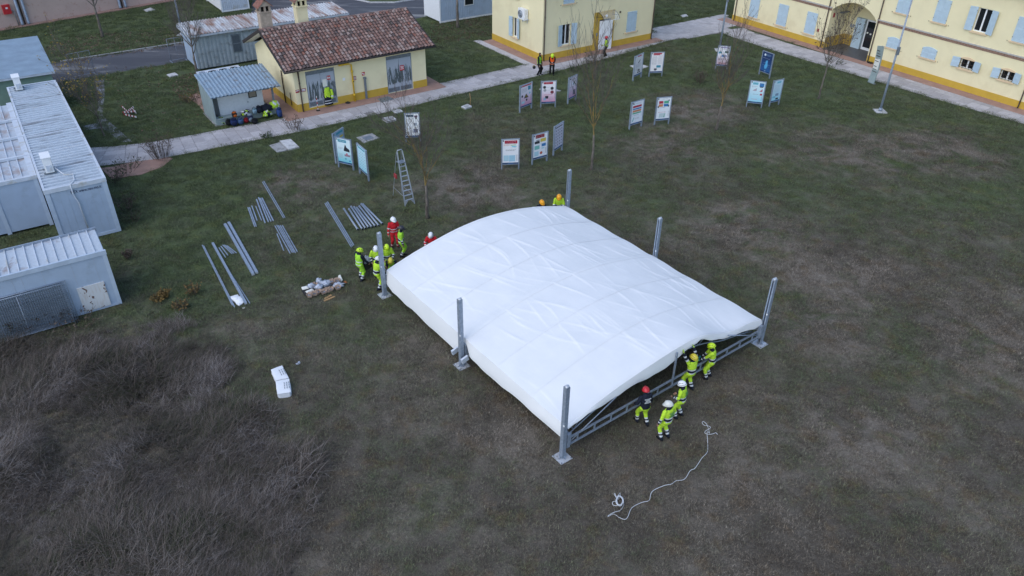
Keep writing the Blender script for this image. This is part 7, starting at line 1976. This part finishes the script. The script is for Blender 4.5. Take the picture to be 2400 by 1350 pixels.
backpack((648, 1045), .05, .36, .36, (.35, .02, .03), 'small red bag between the grey blue and the navy backpacks', .1)
backpack((685, 1040), .05, .42, .62, (.02, .03, .07), 'dark navy backpack with pale straps upright by the red bag', 0, .08, (.2, .25, .3))
backpack((500, 1068), .05, .4, .45, (.01, .011, .014), 'black bag on the paving between the hi-vis bundle and the navy backpack', .4)
backpack((720, 1052), .05, .46, .36, (.012, .013, .018), 'low black holdall at the end of the row of bags', .1)
backpack((548, 1000), .46, .36, .42, (.012, .012, .014), 'black rucksack with orange trim standing on the ledge', .1, 0, (.5, .12, .02))
backpack((720, 975), .46, .34, .5, (.25, .38, .46), 'pale blue rucksack standing on the ledge', .1, 0)
backpack((757, 965), .46, .4, .55, (.015, .02, .035), 'dark rucksack beside the pale blue one on the ledge', -.1, 0)
def clothes(px, z, sx_, sy_, sz_, mats, label, seed):
    p = G(*S(*px), z); b = M().ell((0, 0, 0), 1, 1, 1, 18, 12); out = []; mi = []
    for v in b.v:
        v = Vector(v); k = 1 + .45 * noise.noise(v * 2.1 + Vector((seed * 5.0, 0, 0))); out.append((v.x * sx_ * k, v.y * sy_ * k, max(0, (v.z * k + .4) * sz_)))
    b.v = out
    b.m = [min(int((noise.noise(Vector(out[f[0]]) * 5 + Vector((0, seed, 0))) + .6) * len(mats) / 1.2), len(mats) - 1) if len(mats) > 1 else 0 for f in b.f]; b.m = [max(0, q) for q in b.m]
    return tag(b.obj('clothes_bundle', mats, None, p, A35), label, 'clothes')
clothes((440, 1050), .05, .3, .24, .3, [NAV, HV, REFL, NAV], 'dark bundle with hi-vis bands on the paving at the cabin corner', 1)
clothes((640, 975), .46, .34, .22, .26, [HV, NAV, REFL], 'hi-vis and navy bundle lying on the ledge behind the bags', 2)
clothes((815, 945), .46, .48, .24, .36, [NAV], 'big black jacket heap on the ledge', 3)
clothes((828, 985), .2, .34, .16, .28, [HV, NAV, HV, REFL], 'hi-vis trousers hanging over the ledge front', 4)
clothes((888, 915), .55, .34, .26, .36, [HV, HV, REFL], 'bright yellow jacket thrown over the end of the ledge', 5)

# fallen leaves
LFM = []
for k, c in enumerate(((.20, .15, .11), (.14, .085, .055), (.10, .06, .045))):
    me = M().add([(-.05, 0, .02), (0, -.03, .03), (.06, 0, .015), (0, .03, .045)], [(0, 1, 2, 3)]).mesh('fallen_leaf%d' % k, mat('fallen_leaf_%d' % k, c, .85, 0, .4, 20)); LFM.append(src(me))
LPX = [([(90, 118), (180, 82), (300, 75), (430, 60), (430, 90), (360, 108), (240, 120), (140, 135)], 26), ([(395, 205), (430, 175), (470, 170), (480, 215), (470, 232), (440, 245)], 40), ([(1010, 55), (1150, 35), (1150, 85), (1060, 98), (1010, 110)], 30), ([(240, 160), (430, 150), (480, 290), (300, 330)], 3), ([(105, 150), (300, 118), (430, 95), (440, 106), (300, 128), (130, 155)], 22)]
pts_, ix_ = [], []
for k, (px_, dn) in enumerate(LPX):
    pl_ = [tuple(G(*q).xy) for q in px_]; xs_, ys_ = [p[0] for p in pl_], [p[1] for p in pl_]
    n = int((max(xs_) - min(xs_)) * (max(ys_) - min(ys_)) * dn); P_ = np.stack([rng.uniform(min(xs_), max(xs_), n), rng.uniform(min(ys_), max(ys_), n)], 1); P_ = P_[inpoly(P_, pl_)]
    pts_.append(P_); ix_.append(rng.choice([0, 0, 1, 2] if k != 2 else [1, 2, 2], len(P_)))
P_ = np.concatenate(pts_); ix_ = np.concatenate(ix_); keep_ = np.ones(len(P_), bool)
for q in FOOT: keep_ &= ~inpoly(P_, q)
P_, ix_ = P_[keep_], ix_[keep_]; n = len(P_); s_ = rng.uniform(.9, 1.8, n)
fl = scatter('fallen_leaves', P_, np.stack([rng.normal(0, .5, n), rng.normal(0, .5, n), rng.uniform(0, 6.28, n)], 1), np.stack([s_, s_, s_], 1), ix_, LFM, .02)
fl['label'] = 'dry brown leaves strewn on the verges under the trees'
# ================================================================ PLANT COVER
def keep_out(P, polys):
    k = np.ones(len(P), bool)
    for q in polys: k &= ~inpoly(P, [tuple(x)[:2] for x in q])
    return P[k]
lp = np.concatenate([field(15, 12, 36), field(9, 36, 58), field(5, 58, 95)])
lp = keep_out(lp, EXCL + FOOT)
eg = []
for (nr, off) in ((NEAR, 0.0), (NEAR, 3.0), (NEAR2, 0.0)):
    for p, t in polyline(nr, 0.16):
        nn = Vector((-t.y, t.x)); q = p + nn * (off + random.gauss(0, .09)); eg.append((q.x, q.y))
eg = np.array(eg); eg = eg[rng.random(len(eg)) < 0.75]; eg = keep_out(eg, FOOT + EXCL[-8:])
lp = np.concatenate([lp, eg]); n = len(lp)
sc_ = rng.uniform(0.7, 1.3, n) * (1 + 0.012 * np.clip(lp[:, 1] - 20, 0, 60))
lawn = scatter('lawn_grass', lp, np.stack([rng.normal(0, .06, n), rng.normal(0, .06, n), rng.uniform(0, 6.28, n)], 1), np.stack([sc_, sc_, sc_ * rng.uniform(0.6, 1.2, n)], 1), rng.integers(0, 5, n), short)
lawn['label'] = 'short mixed green and brown autumn grass of the lawn'
tp = field(38, 8, 36, -40, 5)
tp = keep_out(tp[inpoly(tp, TALL)], FOOT)
cen = np.array([noise.noise(Vector((x * 0.5, y * 0.5, 21.0))) + 0.5 * noise.noise(Vector((x * 1.6, y * 1.6, 5.0))) for x, y in tp])
TP_ = np.array([tuple(p) for p in TALL]); dmin = np.full(len(tp), 9.0)
for i in range(len(TP_)):
    a, b = TP_[i], TP_[(i + 1) % len(TP_)]; d = b - a; t = np.clip(((tp - a) @ d) / (d @ d), 0, 1); dmin = np.minimum(dmin, np.linalg.norm(tp - a - t[:, None] * d, axis=1))
tp = tp[cen + rng.uniform(-.3, .3, len(tp)) + np.clip(dmin / 2.0, 0, 1) * 0.55 > 0.10]
n = len(tp)
ang = np.array([noise.noise(Vector((x * 0.22, y * 0.22, 3.0))) * 5.0 + 0.6 for x, y in tp])
hh = np.array([0.85 + 1.0 * noise.noise(Vector((x * 0.35, y * 0.35, 9.0))) for x, y in tp]).clip(0.3, 1.5)
tall = scatter('dry_grass', tp, np.stack([np.zeros(n), np.zeros(n), ang + rng.normal(0, .6, n)], 1), np.stack([hh * 0.95, hh * 0.95, hh * rng.uniform(0.7, 1.15, n)], 1), rng.integers(0, 5, n), tallc)
tall['label'] = 'tall matted dry grass and weeds in the rough corner of the lawn'
